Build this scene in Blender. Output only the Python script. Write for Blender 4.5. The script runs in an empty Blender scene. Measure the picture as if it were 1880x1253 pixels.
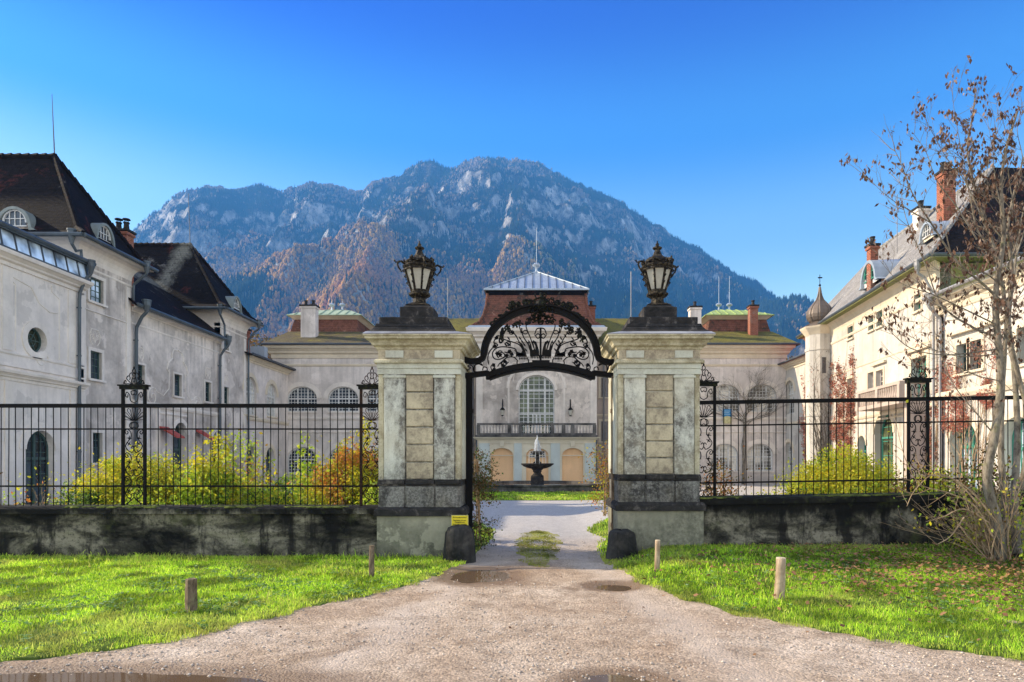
import bpy, math, random
import numpy as np
from mathutils import Vector, Matrix
from mathutils.geometry import tessellate_polygon
sc = bpy.context.scene
COL = sc.collection
PI = math.pi
R = math.radians
rnd = random.Random(7)
nr = np.random.RandomState(11)
# ---------------- camera ----------------
EYE = 1.7
F = 1200.0          # focal length in photograph pixels (1880 wide)
VX, HY = 985.0, 848.0
cam_d = bpy.data.cameras.new('camera')
cam_d.sensor_width = 36.0
cam_d.lens = 36.0 * F / 1880.0
cam_d.shift_x = -(VX - 940.0) / 1880.0
cam_d.shift_y = (HY - 626.5) / 1880.0
cam_d.clip_start = 0.1
cam_d.clip_end = 20000
cam = bpy.data.objects.new('camera', cam_d)
cam.location = (0, 0, EYE)
cam.rotation_euler = (PI / 2, 0, 0)
COL.objects.link(cam)
sc.camera = cam
# ---------------- sky and sun ----------------
SUN_EL = R(29.0)
sun_dir = Vector((-0.963 * math.cos(SUN_EL), 0.27 * math.cos(SUN_EL), math.sin(SUN_EL))).normalized()
SOUTH_SAT, SOUTH_VAL = 0.42, 1.04
NORTH = [(0.20, (1.55, 1.30, 0.92)), (0.32, (0.95, 0.96, 0.84)), (0.44, (0.18, 0.54, 0.84)), (0.58, (0.0, 0.12, 0.66))]
w = bpy.data.worlds.new('World'); sc.world = w; w.use_nodes = True
wn = w.node_tree.nodes; wl = w.node_tree.links
wn.clear()
sky = wn.new('ShaderNodeTexSky'); sky.sky_type = 'NISHITA'; sky.sun_disc = False
sky.sun_elevation = SUN_EL
sky.sun_rotation = math.atan2(sun_dir.x, sun_dir.y)
sky.altitude = 500; sky.air_density = 1.0; sky.dust_density = 0.4; sky.ozone_density = 2.0
bg = wn.new('ShaderNodeBackground'); bg.inputs['Strength'].default_value = 0.15
wo = wn.new('ShaderNodeOutputWorld'); wtc = wn.new('ShaderNodeTexCoord'); wsp = wn.new('ShaderNodeSeparateXYZ')
wl.new(wtc.outputs['Generated'], wsp.inputs[0])
# north sky tinted deep blue; unseen south half desaturated to neutralise the fill light
h_s = wn.new('ShaderNodeHueSaturation'); h_s.inputs['Saturation'].default_value = SOUTH_SAT
h_s.inputs['Value'].default_value = SOUTH_VAL
h_n = wn.new('ShaderNodeHueSaturation'); h_n.inputs['Saturation'].default_value = 1.15
el = wn.new('ShaderNodeValToRGB'); el.color_ramp.interpolation = 'EASE'
for i_, (p_, c_) in enumerate(NORTH):
    if i_ > 1: el.color_ramp.elements.new(p_)
    el.color_ramp.elements[i_].position = p_; el.color_ramp.elements[i_].color = c_+(1,)
mu = wn.new('ShaderNodeMix'); mu.data_type = 'RGBA'; mu.blend_type = 'MULTIPLY'; mu.inputs[0].default_value = 1.0
nf_ = wn.new('ShaderNodeMapRange'); nf_.interpolation_type = 'SMOOTHSTEP'
nf_.inputs['From Min'].default_value = -0.1; nf_.inputs['From Max'].default_value = 0.5
mx_ = wn.new('ShaderNodeMix'); mx_.data_type = 'RGBA'
wl.new(sky.outputs[0], h_s.inputs['Color']); wl.new(sky.outputs[0], h_n.inputs['Color'])
wl.new(wsp.outputs[2], el.inputs[0]); wl.new(h_n.outputs[0], mu.inputs[6]); wl.new(el.outputs[0], mu.inputs[7])
wl.new(wsp.outputs[1], nf_.inputs['Value']); wl.new(nf_.outputs[0], mx_.inputs[0])
wl.new(h_s.outputs[0], mx_.inputs[6]); wl.new(mu.outputs[2], mx_.inputs[7])
wl.new(mx_.outputs[2], bg.inputs['Color']); wl.new(bg.outputs[0], wo.inputs['Surface'])
sd = bpy.data.lights.new('sun', 'SUN'); sd.energy = 5.0; sd.angle = R(0.5); sd.color = (1.0, 0.84, 0.62)
sun = bpy.data.objects.new('sun', sd); COL.objects.link(sun)
sun.rotation_euler = (-sun_dir).to_track_quat('-Z', 'Y').to_euler()
sc.view_settings.view_transform = 'Standard'; sc.view_settings.look = 'None'
sc.view_settings.gamma = 1.0; sc.view_settings.exposure = 1.30
sc.cycles.volume_bounces = 0
sc.cycles.max_bounces = 6
sc.cycles.diffuse_bounces = 3
sc.cycles.transparent_max_bounces = 12
sc.cycles.use_denoising = True
sc.cycles.volume_step_rate = 1.0

# ---------------- photograph measure helpers (real points at real depths) ----------------
def at(px, py, Y):
    return Vector(((px - VX) / F * Y, Y, EYE + (HY - py) / F * Y))
def onground(px, py, z=0.0):
    Y = (EYE - z) * F / (py - HY)
    return Vector(((px - VX) / F * Y, Y, z))

# ---------------- object helpers ----------------
def tag(o, label=None, cat=None, group=None, kind=None):
    if label: o['label'] = label
    if cat: o['category'] = cat
    if group: o['group'] = group
    if kind: o['kind'] = kind
    return o
def empty(name, loc, label=None, cat=None, group=None):
    o = bpy.data.objects.new(name, None); COL.objects.link(o)
    o.location = loc; o.empty_display_size = 0.3
    return tag(o, label, cat, group)
def copy_tree(o, parent=None, keep=('category', 'group', 'kind')):
    c = o.copy(); COL.objects.link(c)
    if parent is not None: c.parent = parent
    for ch in [x for x in COL.objects if x.parent == o]:
        copy_tree(ch, c)
    return c

class MB:
    """collects faces; build() links them as one mesh object"""
    def __init__(s, M=None):
        s.V = []; s.Fc = []; s.MI = []; s.M = M; s.flip = bool(M and M.to_3x3().determinant() < 0)
    def add(s, vs, fs, mi=0):
        b = len(s.V)
        for v in vs:
            v = Vector(v)
            s.V.append(tuple(s.M @ v) if s.M else tuple(v))
        for f in fs:
            f = [b + i for i in f]
            s.Fc.append(f[::-1] if s.flip else f); s.MI.append(mi)
    def box(s, x0, x1, y0, y1, z0, z1, mi=0):
        x0, x1 = min(x0, x1), max(x0, x1); y0, y1 = min(y0, y1), max(y0, y1); z0, z1 = min(z0, z1), max(z0, z1)
        s.add([(x0,y0,z0),(x1,y0,z0),(x1,y1,z0),(x0,y1,z0),(x0,y0,z1),(x1,y0,z1),(x1,y1,z1),(x0,y1,z1)],
              [(0,3,2,1),(4,5,6,7),(0,1,5,4),(1,2,6,5),(2,3,7,6),(3,0,4,7)], mi)
    def frustum(s, a, z0, b, z1, mi=0):
        # a, b = (x0,x1,y0,y1) rectangles
        s.add([(a[0],a[2],z0),(a[1],a[2],z0),(a[1],a[3],z0),(a[0],a[3],z0),(b[0],b[2],z1),(b[1],b[2],z1),(b[1],b[3],z1),(b[0],b[3],z1)],
              [(0,3,2,1),(4,5,6,7),(0,1,5,4),(1,2,6,5),(2,3,7,6),(3,0,4,7)], mi)
    def bar(s, p, q, w, h=None, up=(0,0,1), mi=0):
        h = h or w
        p = Vector(p); q = Vector(q); d = (q - p)
        if d.length < 1e-6: return
        d.normalize(); up = Vector(up)
        a = d.cross(up)
        if a.length < 1e-4: a = d.cross(Vector((0,1,0)))
        a.normalize(); b = a.cross(d)
        a *= w/2; b *= h/2
        s.add([p-a-b,p+a-b,p+a+b,p-a+b,q-a-b,q+a-b,q+a+b,q-a+b],
              [(0,1,2,3),(7,6,5,4),(0,4,5,1),(1,5,6,2),(2,6,7,3),(3,7,4,0)], mi)
    def tube(s, path, r, n=6, r1=None, mi=0, cap=True):
        P = [Vector(p) for p in path]
        m = len(P)
        if m < 2: return
        rs = r if isinstance(r, (list, tuple)) else [r + ((r1 if r1 is not None else r) - r) * i / (m-1) for i in range(m)]
        vs = []; ref = None
        for i in range(m):
            t = (P[min(i+1,m-1)] - P[max(i-1,0)])
            if t.length < 1e-9: t = Vector((0,0,1))
            t.normalize()
            if ref is None:
                ref = t.cross(Vector((0,0,1)))
                if ref.length < 0.1: ref = t.cross(Vector((0,1,0)))
            a = ref - t * ref.dot(t)
            if a.length < 1e-6: a = t.orthogonal()
            a.normalize(); ref = a; b = t.cross(a)
            for k in range(n):
                an = 2*PI*k/n
                vs.append(P[i] + (a*math.cos(an) + b*math.sin(an)) * rs[i])
        fs = []
        for i in range(m-1):
            for k in range(n):
                k2 = (k+1) % n
                fs.append((i*n+k, i*n+k2, (i+1)*n+k2, (i+1)*n+k))
        if cap:
            fs.append(tuple(range(n))[::-1]); fs.append(tuple(range((m-1)*n, m*n)))
        s.add(vs, fs, mi)
    def lathe(s, prof, c, n=16, ph=0.0, mi=0, sx=1, sy=1):
        # prof: (r,z) from bottom to top
        c = Vector(c); vs = []
        for r, z in prof:
            for k in range(n):
                an = 2*PI*k/n + ph
                vs.append(c + Vector((math.cos(an)*r*sx, math.sin(an)*r*sy, z)))
        fs = []
        for i in range(len(prof)-1):
            for k in range(n):
                k2 = (k+1) % n
                fs.append((i*n+k, i*n+k2, (i+1)*n+k2, (i+1)*n+k))
        fs.append(tuple(range(n))[::-1]); fs.append(tuple(range((len(prof)-1)*n, len(prof)*n)))
        s.add(vs, fs, mi)
    def profile(s, prof, s0, s1, mi=0, m0=0.0, m1=0.0):
        # (t,z) closed profile swept along local x from s0 to s1 (m0/m1: mitre per unit t)
        n = len(prof)
        vs = [(s0 - t*m0, t, z) for t, z in prof] + [(s1 + t*m1, t, z) for t, z in prof]
        fs = [(i, (i+1) % n, n+(i+1) % n, n+i) for i in range(n)]
        fs = [f[::-1] for f in fs]
        fs += [tuple(range(n)), tuple(range(n, 2*n))[::-1]]
        s.add(vs, fs, mi)
    def prism(s, poly, t0, t1, mi=0):
        # poly in local (x,z), extruded along local y
        n = len(poly)
        vs = [(x, t0, z) for x, z in poly] + [(x, t1, z) for x, z in poly]
        fs = [(i, n+i, n+(i+1) % n, (i+1) % n) for i in range(n)] + [tuple(range(n)), tuple(range(n, 2*n))[::-1]]
        s.add(vs, fs, mi)
    def strip(s, A, B, t0, t1, mi=0):
        # band between polylines A and B (x,z), raised from t0 to t1
        n = len(A)
        vs = [(x, t0, z) for x, z in A] + [(x, t0, z) for x, z in B] + [(x, t1, z) for x, z in A] + [(x, t1, z) for x, z in B]
        fs = []
        for i in range(n-1):
            fs += [(2*n+i, 2*n+i+1, 3*n+i+1, 3*n+i), (i, n+i, n+i+1, i+1), (i, i+1, 2*n+i+1, 2*n+i), (n+i+1, n+i, 3*n+i, 3*n+i+1)]
        fs += [(0, 2*n, 3*n, n), (n-1, 2*n-1, 4*n-1, 3*n-1)]
        s.add(vs, fs, mi)
    def build(s, name, mats, parent=None, smooth=False, bevel=0.0):
        me = bpy.data.meshes.new(name)
        me.from_pydata(s.V, [], s.Fc)
        if not isinstance(mats, (list, tuple)): mats = [mats]
        for m in mats: me.materials.append(m)
        if len(mats) > 1: me.polygons.foreach_set('material_index', s.MI)
        plane_uv(me)
        if smooth: me.polygons.foreach_set('use_smooth', [True]*len(me.polygons))
        me.update()
        o = bpy.data.objects.new(name, me); COL.objects.link(o)
        if parent is not None:
            o.parent = parent
            o.matrix_parent_inverse = Matrix.Translation(parent_world(parent)).inverted()
        if bevel > 0:
            b = o.modifiers.new('bevel', 'BEVEL'); b.width = bevel; b.segments = 2; b.limit_method = 'ANGLE'; b.angle_limit = R(40)
        return o
def parent_world(o):
    # parents are unrotated; children meshes hold world coordinates
    p = Vector(o.location) if o.type == 'EMPTY' else Vector((0,0,0))
    return p
def plane_uv(me):
    n = len(me.polygons)
    if n == 0: return
    nv = len(me.vertices)
    co = np.empty(nv*3); me.vertices.foreach_get('co', co); co = co.reshape(-1, 3)
    me.update()
    nm = np.empty(n*3); me.polygons.foreach_get('normal', nm); nm = nm.reshape(-1, 3)
    u = np.stack([-nm[:,1], nm[:,0], np.zeros(n)], 1)
    ln = np.linalg.norm(u, axis=1); flat = ln < 1e-3
    u[flat] = (1, 0, 0); ln[flat] = 1; u /= ln[:, None]
    v = np.cross(nm, u)
    lt = np.empty(n, dtype=np.int32); me.polygons.foreach_get('loop_total', lt)
    li = np.empty(len(me.loops), dtype=np.int32); me.loops.foreach_get('vertex_index', li)
    pi = np.repeat(np.arange(n), lt)
    uv = np.stack([(co[li]*u[pi]).sum(1), (co[li]*v[pi]).sum(1)], 1)
    l = me.uv_layers.new(name='UVMap'); l.data.foreach_set('uv', uv.ravel())
def np_mesh(name, V, Fa, mats, parent=None, smooth=False, MI=None, colors=None):
    """fast mesh from arrays; Fa (n,k) faces of equal size"""
    me = bpy.data.meshes.new(name)
    V = np.asarray(V, dtype=np.float32); Fa = np.asarray(Fa, dtype=np.int32)
    k = Fa.shape[1]
    me.vertices.add(len(V)); me.vertices.foreach_set('co', V.ravel())
    me.loops.add(Fa.size); me.loops.foreach_set('vertex_index', Fa.ravel())
    me.polygons.add(len(Fa)); me.polygons.foreach_set('loop_start', np.arange(0, Fa.size, k, dtype=np.int32))
    me.polygons.foreach_set('loop_total', np.full(len(Fa), k, dtype=np.int32))
    if not isinstance(mats, (list, tuple)): mats = [mats]
    for m in mats: me.materials.append(m)
    if MI is not None: me.polygons.foreach_set('material_index', np.asarray(MI, dtype=np.int32))
    if smooth: me.polygons.foreach_set('use_smooth', np.ones(len(Fa), dtype=bool))
    if colors is not None:
        ca = me.color_attributes.new('tint', 'FLOAT_COLOR', 'POINT')
        c4 = np.concatenate([colors, np.ones((len(V), 1))], 1).astype(np.float32)
        ca.data.foreach_set('color', c4.ravel())
    me.update(calc_edges=True); me.validate()
    o = bpy.data.objects.new(name, me); COL.objects.link(o)
    if parent is not None:
        o.parent = parent; o.matrix_parent_inverse = Matrix.Translation(parent_world(parent)).inverted()
    return o

# ---------------- materials ----------------
class NT:
    def __init__(s, name):
        s.m = bpy.data.materials.new(name); s.m.use_nodes = True
        s.n = s.m.node_tree.nodes; s.l = s.m.node_tree.links
        s.b = s.n['Principled BSDF']; s.out = s.n['Material Output']
        s.tc = s.n.new('ShaderNodeTexCoord')
    def node(s, t, **k):
        x = s.n.new(t)
        for a, b in k.items(): setattr(x, a, b)
        return x
    def mapping(s, src='Object', scale=(1,1,1), rot=(0,0,0), loc=(0,0,0)):
        m = s.node('ShaderNodeMapping')
        m.inputs['Scale'].default_value = scale; m.inputs['Rotation'].default_value = rot; m.inputs['Location'].default_value = loc
        s.l.new(s.tc.outputs[src], m.inputs['Vector']); return m.outputs[0]
    def noise(s, vec, scale, detail=6, rough=0.6, dist=0.0):
        x = s.node('ShaderNodeTexNoise')
        x.inputs['Scale'].default_value = scale; x.inputs['Detail'].default_value = detail
        x.inputs['Roughness'].default_value = rough; x.inputs['Distortion'].default_value = dist
        s.l.new(vec, x.inputs['Vector']); return x.outputs[0]
    def voronoi(s, vec, scale, feature='F1', out=0, rand=1.0):
        x = s.node('ShaderNodeTexVoronoi', feature=feature)
        x.inputs['Scale'].default_value = scale; x.inputs['Randomness'].default_value = rand
        s.l.new(vec, x.inputs['Vector']); return x.outputs[out]
    def ramp(s, fac, stops, interp='LINEAR'):
        x = s.node('ShaderNodeValToRGB'); x.color_ramp.interpolation = interp
        e = x.color_ramp.elements
        while len(e) < len(stops): e.new(0.5)
        for i, (p, c) in enumerate(stops):
            e[i].position = p
            if isinstance(c, (int, float)): c = (c, c, c)
            e[i].color = tuple(c) + (1,)
        s.l.new(fac, x.inputs[0]); return x.outputs[0]
    def mix(s, fac, a, b, mode='MIX'):
        x = s.node('ShaderNodeMix', data_type='RGBA', blend_type=mode)
        x.clamp_factor = True
        s.set(x.inputs[0], fac); s.set(x.inputs[6], a); s.set(x.inputs[7], b)
        return x.outputs[2]
    def math(s, op, a, b=0.0, clamp=False):
        x = s.node('ShaderNodeMath', operation=op); x.use_clamp = clamp
        s.set(x.inputs[0], a); s.set(x.inputs[1], b); return x.outputs[0]
    def sep(s, src='Object'):
        x = s.node('ShaderNodeSeparateXYZ'); s.l.new(s.tc.outputs[src], x.inputs[0]); return x.outputs
    def set(s, inp, v):
        if hasattr(v, 'is_output') or isinstance(v, bpy.types.NodeSocket): s.l.new(v, inp)
        elif isinstance(v, (tuple, list)): inp.default_value = tuple(v) + ((1,) if len(v) == 3 and len(inp.default_value) == 4 else ())
        else:
            if hasattr(inp.default_value, '__len__'): inp.default_value = (v, v, v, 1)
            else: inp.default_value = v
    def bump(s, h, strength=0.3, dist=0.02, prev=None):
        x = s.node('ShaderNodeBump'); x.inputs['Strength'].default_value = strength; x.inputs['Distance'].default_value = dist
        s.l.new(h, x.inputs['Height'])
        if prev is not None: s.l.new(prev, x.inputs['Normal'])
        return x.outputs[0]
    def done(s, color=None, rough=None, normal=None, metal=None, spec=None, trans=None):
        if color is not None: s.set(s.b.inputs['Base Color'], color)
        if rough is not None: s.set(s.b.inputs['Roughness'], rough)
        if metal is not None: s.set(s.b.inputs['Metallic'], metal)
        if spec is not None: s.b.inputs['Specular IOR Level'].default_value = spec
        if normal is not None: s.l.new(normal, s.b.inputs['Normal'])
        return s.m

def plaster(name, base, stain, amount=0.5, streak=0.5, fine=0.5, light=None, scale=1.0, damp=0.0):
    t = NT(name); o = t.mapping()
    n1 = t.noise(o, 0.35*scale, 8, 0.62, 0.4)
    f1 = t.ramp(n1, [(0.42-0.1*amount, 0.0), (0.72-0.12*amount, 1.0)])
    st = t.noise(t.mapping(scale=(1.3*scale, 1.3*scale, 0.16*scale)), 1.6, 7, 0.65, 0.2)
    f2 = t.ramp(st, [(0.48, 0.0), (0.75, 1.0)])
    n3 = t.noise(o, 5.0*scale, 8, 0.7)
    f3 = t.ramp(n3, [(0.45, 0.0), (0.7, 1.0)])
    c = t.mix(t.math('MULTIPLY', f1, amount), base, stain)
    c = t.mix(t.math('MULTIPLY', f2, streak), c, stain)
    c = t.mix(t.math('MULTIPLY', f3, 0.35*fine), c, stain)
    lt = light or tuple(min(1, x*1.22) for x in base)
    n4 = t.noise(t.mapping(loc=(17, 3, 9)), 0.8*scale, 5, 0.6)
    c = t.mix(t.ramp(n4, [(0.5, 0.0), (0.75, 0.6)]), c, lt)
    if damp > 0:
        sz = t.sep()[2]
        sk = t.noise(t.mapping(scale=(3.2, 3.2, 0.10), loc=(7, 7, 0)), 1.0, 8, 0.72)
        skm = t.ramp(sk, [(0.50, 0.0), (0.62, 1.0)])
        # runs start under the eaves cornice and under the string course
        top1 = t.ramp(t.math('DIVIDE', sz, 12.0), [(0.52, 0.0), (0.86, 0.85)]); top2 = t.ramp(t.math('ABSOLUTE', t.math('SUBTRACT', sz, 3.6)), [(0.1, 0.9), (1.0, 0.0)])
        c = t.mix(t.math('MULTIPLY', skm, t.math('MULTIPLY', t.math('MAXIMUM', top1, top2), 0.75*damp)), c, tuple(x*0.75 for x in stain))
        zl_ = t.math('ADD', sz, t.math('MULTIPLY', t.math('SUBTRACT', n1, 0.5), 3.0))
        c = t.mix(t.math('MULTIPLY', t.ramp(zl_, [(0.3, 0.75*damp), (1.6, 0.0)]), t.ramp(n3, [(0.35, 0.5), (0.6, 1)])), c, tuple(x*0.6 for x in stain))
        # patched render: paler mended areas with hard edges
        vp = t.node('ShaderNodeTexNoise'); vp.inputs['Scale'].default_value = 0.45; vp.inputs['Detail'].default_value = 9; vp.inputs['Roughness'].default_value = 0.62; t.l.new(t.mapping(loc=(31, 11, 5)), vp.inputs['Vector'])
        c = t.mix(t.ramp(vp.outputs[0], [(0.585, 0.0), (0.595, 0.35*damp)]), c, lt)
        c = t.mix(t.ramp(vp.outputs[0], [(0.39, 0.55*damp), (0.405, 0.0)]), c, stain)
    b1 = t.bump(t.noise(o, 28, 6, 0.7), 0.25, 0.01)
    return t.done(c, 0.9, t.bump(n3, 0.3, 0.03, b1), spec=0.2)
M = {}
M['plaster_grey'] = plaster('plaster_grey', (0.80, 0.705, 0.61), (0.28, 0.24, 0.205), 0.85, 0.6, 0.9, damp=1.0)
M['plaster_near'] = plaster('plaster_near', (0.78, 0.70, 0.62), (0.42, 0.375, 0.33), 0.4, 0.4, 0.5, damp=0.7)
M['plaster_pavilion'] = plaster('plaster_pavilion', (0.76, 0.675, 0.605), (0.38, 0.335, 0.295), 0.6, 0.5, 0.7, damp=0.7)
M['plaster_cream'] = plaster('plaster_cream', (0.70, 0.60, 0.45), (0.42, 0.34, 0.24), 0.4, 0.35, 0.5)
M['plaster_white'] = plaster('plaster_white', (0.60, 0.56, 0.49), (0.36, 0.31, 0.26), 0.4, 0.5, 0.6, damp=0.9)
M['plaster_trim'] = plaster('plaster_trim', (0.78, 0.70, 0.61), (0.40, 0.355, 0.31), 0.4, 0.4, 0.6)
M['plaster_pink'] = plaster('plaster_pink', (0.50, 0.40, 0.33), (0.30, 0.25, 0.21), 0.4, 0.5, 0.5)
M['plaster_orange'] = plaster('plaster_orange', (0.78, 0.50, 0.27), (0.55, 0.36, 0.20), 0.3, 0.3, 0.3)
M['plaster_paleblue'] = plaster('plaster_paleblue', (0.50, 0.55, 0.52), (0.34, 0.36, 0.34), 0.3, 0.3, 0.4)
M['plaster_portico'] = plaster('plaster_portico', (0.66, 0.60, 0.46), (0.42, 0.37, 0.28), 0.3, 0.3, 0.4)
M['stone_dirty'] = plaster('stone_dirty', (0.20, 0.185, 0.165), (0.022, 0.021, 0.02), 0.9, 0.9, 0.9, scale=2.2)

def pier_mat(name, base, dirt, seed, amt):
    t = NT(name); o = t.mapping(loc=(seed, seed*1.7, seed*0.6))
    z = t.sep()[2]
    n1 = t.noise(t.mapping(scale=(1, 1, 0.5), loc=(seed, seed, seed)), 0.95, 10, 0.74, 0.4)
    n2 = t.noise(o, 24, 9, 0.78, 0.1)
    n3 = t.noise(o, 38, 6, 0.7)
    patch = t.ramp(n1, [(0.40, 0.0), (0.54, 1.0)])
    n2b = t.noise(o, 7, 9, 0.72, 0.3)
    speck = t.math('ADD', t.math('MULTIPLY', t.ramp(n2, [(0.44, 0.0), (0.60, 1.0)]), 0.40), t.math('MULTIPLY', t.ramp(n2b, [(0.42, 0), (0.60, 1)]), 0.6))
    m1 = t.math('MULTIPLY', patch, t.math('ADD', speck, 0.38), True)
    c = t.mix(t.math('MULTIPLY', m1, amt), base, dirt)
    c = t.mix(t.math('MULTIPLY', t.ramp(n3, [(0.55, 0), (0.66, 1)]), 0.5*amt), c, tuple(x*0.35 for x in dirt))
    n5 = t.noise(t.mapping(loc=(seed+30, 4, 2)), 0.9, 4, 0.6)
    c = t.mix(t.ramp(n5, [(0.5, 0), (0.68, 0.45)]), c, (0.46, 0.40, 0.27))
    # black mould that grows upwards from the foot of the shaft and under the upper ledges (real growth, keeps its shape)
    zz = t.math('ADD', z, t.math('MULTIPLY', t.math('SUBTRACT', n1, 0.5), 1.4))
    low = t.ramp(t.math('MULTIPLY', zz, 0.25), [(0.30, 0.85), (0.42, 0.0)])
    c = t.mix(t.math('MULTIPLY', low, t.ramp(n2, [(0.36, 0.25), (0.6, 1)])), c, (0.05, 0.047, 0.043))
    b = t.bump(n2, 0.5, 0.012, t.bump(n3, 0.4, 0.004))
    return t.done(c, 0.92, b, spec=0.15)
M['pier_pale'] = pier_mat('pier_pale', (0.68, 0.68, 0.58), (0.12, 0.11, 0.095), 3.0, 0.95)
M['pier_pale_clean'] = pier_mat('pier_pale_clean', (0.58, 0.59, 0.49), (0.24, 0.21, 0.15), 9.0, 0.45)
M['pier_cream'] = pier_mat('pier_cream', (0.58, 0.50, 0.34), (0.14, 0.11, 0.085), 14.0, 0.72)
M['pier_trim'] = pier_mat('pier_trim', (0.66, 0.61, 0.43), (0.20, 0.155, 0.085), 21.0, 0.75)

def black_stone():
    t = NT('black_stone'); o = t.mapping()
    n = t.noise(o, 5, 9, 0.75, 0.5)
    c = t.ramp(n, [(0.35, (0.012, 0.012, 0.011)), (0.55, (0.035, 0.032, 0.03)), (0.66, (0.14, 0.125, 0.11)), (0.8, (0.30, 0.28, 0.25))])
    return t.done(c, 0.9, t.bump(t.noise(o, 30, 6, 0.7), 0.6, 0.01), spec=0.2)
M['black_stone'] = black_stone()
def wall_stone():
    t = NT('garden_wall_stone'); o = t.mapping()
    z = t.sep()[2]
    n = t.noise(t.mapping(scale=(0.8, 0.8, 1.3)), 1.5, 9, 0.68, 0.5)
    n2 = t.noise(o, 18, 8, 0.75)
    drip = t.noise(t.mapping(scale=(3.0, 3.0, 0.45)), 1.2, 7, 0.65)
    c = t.ramp(n, [(0.38, (0.006, 0.006, 0.005)), (0.48, (0.06, 0.055, 0.04)), (0.60, (0.25, 0.225, 0.165))])
    c = t.mix(t.math('MULTIPLY', t.ramp(n2, [(0.5, 0), (0.62, 1)]), 0.75), c, (0.02, 0.019, 0.017))
    c = t.mix(t.ramp(drip, [(0.52, 0.0), (0.62, 0.9)]), c, (0.012, 0.011, 0.010))
    zz = t.math('ADD', z, t.math('MULTIPLY', t.math('SUBTRACT', drip, 0.5), 0.7))
    c = t.mix(t.ramp(zz, [(0.72, 0.0), (0.86, 0.92)]), c, (0.009, 0.0085, 0.0075))
    mo = t.noise(t.mapping(loc=(5, 5, 5)), 2.2, 6, 0.7)
    c = t.mix(t.ramp(mo, [(0.56, 0), (0.7, 0.6)]), c, (0.07, 0.08, 0.025))
    return t.done(c, 0.92, t.bump(n2, 0.7, 0.02, t.bump(n, 0.6, 0.05)), spec=0.15)
M['garden_wall'] = wall_stone()
def moss(name='moss'):
    t = NT(name); o = t.mapping()
    n = t.noise(o, 6, 8, 0.7)
    c = t.ramp(n, [(0.3, (0.03, 0.03, 0.015)), (0.5, (0.10, 0.12, 0.03)), (0.7, (0.27, 0.30, 0.07))])
    return t.done(c, 0.95, t.bump(t.noise(o, 45, 5, 0.7), 0.9, 0.02), spec=0.1)
M['moss'] = moss()

def tiles(name, dark, mid, hi, row=0.17, width=0.18, patch=(0.5, 0.62), hi2=None, rough=0.85, moss_amt=0.0, mortar=0.35, swath=False):
    t = NT(name)
    uv = t.mapping('UV')
    br = t.node('ShaderNodeTexBrick'); br.offset = 0.5
    br.inputs['Scale'].default_value = 1.0
    br.inputs['Brick Width'].default_value = width; br.inputs['Row Height'].default_value = row
    br.inputs['Mortar Size'].default_value = 0.012; br.inputs['Mortar Smooth'].default_value = 0.4
    br.inputs['Color1'].default_value = (0.2, 0.2, 0.2, 1); br.inputs['Color2'].default_value = (0.8, 0.8, 0.8, 1)
    br.inputs['Mortar'].default_value = (0, 0, 0, 1)
    t.l.new(uv, br.inputs['Vector'])
    o = t.mapping()
    n1 = t.noise(o, 0.55, 6, 0.7, 0.5)
    n2 = t.noise(o, 4.5, 6, 0.75)
    v = t.voronoi(t.mapping('UV', scale=(1/width, 1/row, 1)), 1.0, 'F1', 1)
    c = t.mix(v, dark, mid)
    c = t.mix(t.ramp(n2, [(0.40, 0.0), (0.62, 0.7)]), c, mid)
    pm = t.math('MULTIPLY', t.ramp(n1, [(patch[0], 0), (patch[1], 1)]), t.ramp(n2, [(0.42, 0), (0.55, 1)]))
    c = t.mix(pm, c, hi)
    if hi2 is not None:
        n5 = t.noise(t.mapping(loc=(9, 2, 4)), 0.7, 6, 0.7, 0.6)
        pm2 = t.math('MULTIPLY', t.ramp(n5, [(0.58, 0), (0.66, 1)]), t.ramp(n2, [(0.45, 0), (0.55, 1)]))
        c = t.mix(pm2, c, hi2)
    if swath:   # a streak of pale lichen running down one roof slope
        so = t.sep(); q = t.math('ADD', t.math('ADD', so[0], 22.2), t.math('MULTIPLY', t.math('SUBTRACT', so[2], 12.5), -0.25))
        q = t.math('ADD', t.math('ABSOLUTE', q), t.math('MULTIPLY', t.math('SUBTRACT', n1, 0.5), 2.2))
        sm = t.math('MULTIPLY', t.ramp(q, [(0.25, 1), (0.75, 0)]), t.math('GREATER_THAN', so[1], 35.0))
        c = t.mix(t.math('MULTIPLY', sm, t.ramp(n2, [(0.35, 0.2), (0.5, 1)])), c, (0.17, 0.165, 0.14))
    if moss_amt > 0:
        n6 = t.noise(t.mapping(loc=(1, 7, 3), scale=(0.7, 0.7, 0.7)), 1.6, 6, 0.7)
        c = t.mix(t.ramp(n6, [(0.6-0.22*moss_amt, 0), (0.66, 0.9)]), c, (0.21, 0.18, 0.045))
    c = t.mix(t.math('MULTIPLY', br.outputs[1], mortar), c, tuple(x*0.3 for x in dark))
    # each course steps out: sawtooth height up the slope
    sx = t.node('ShaderNodeSeparateXYZ'); t.l.new(uv, sx.inputs[0])
    saw = t.math('SUBTRACT', 1.0, t.math('FRACT', t.math('DIVIDE', sx.outputs[1], row)))
    h = t.math('ADD', saw, t.math('MULTIPLY', br.outputs[1], -0.6))
    h = t.math('ADD', h, t.math('MULTIPLY', n2, 0.8))
    return t.done(c, rough, t.bump(h, 0.8, 0.03), spec=0.08)
M['tile_dark'] = tiles('tile_dark', (0.004, 0.0035, 0.0035), (0.014, 0.011, 0.011), (0.13, 0.12, 0.11), hi2=(0.07, 0.02, 0.016), patch=(0.60, 0.67), swath=True)
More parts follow.
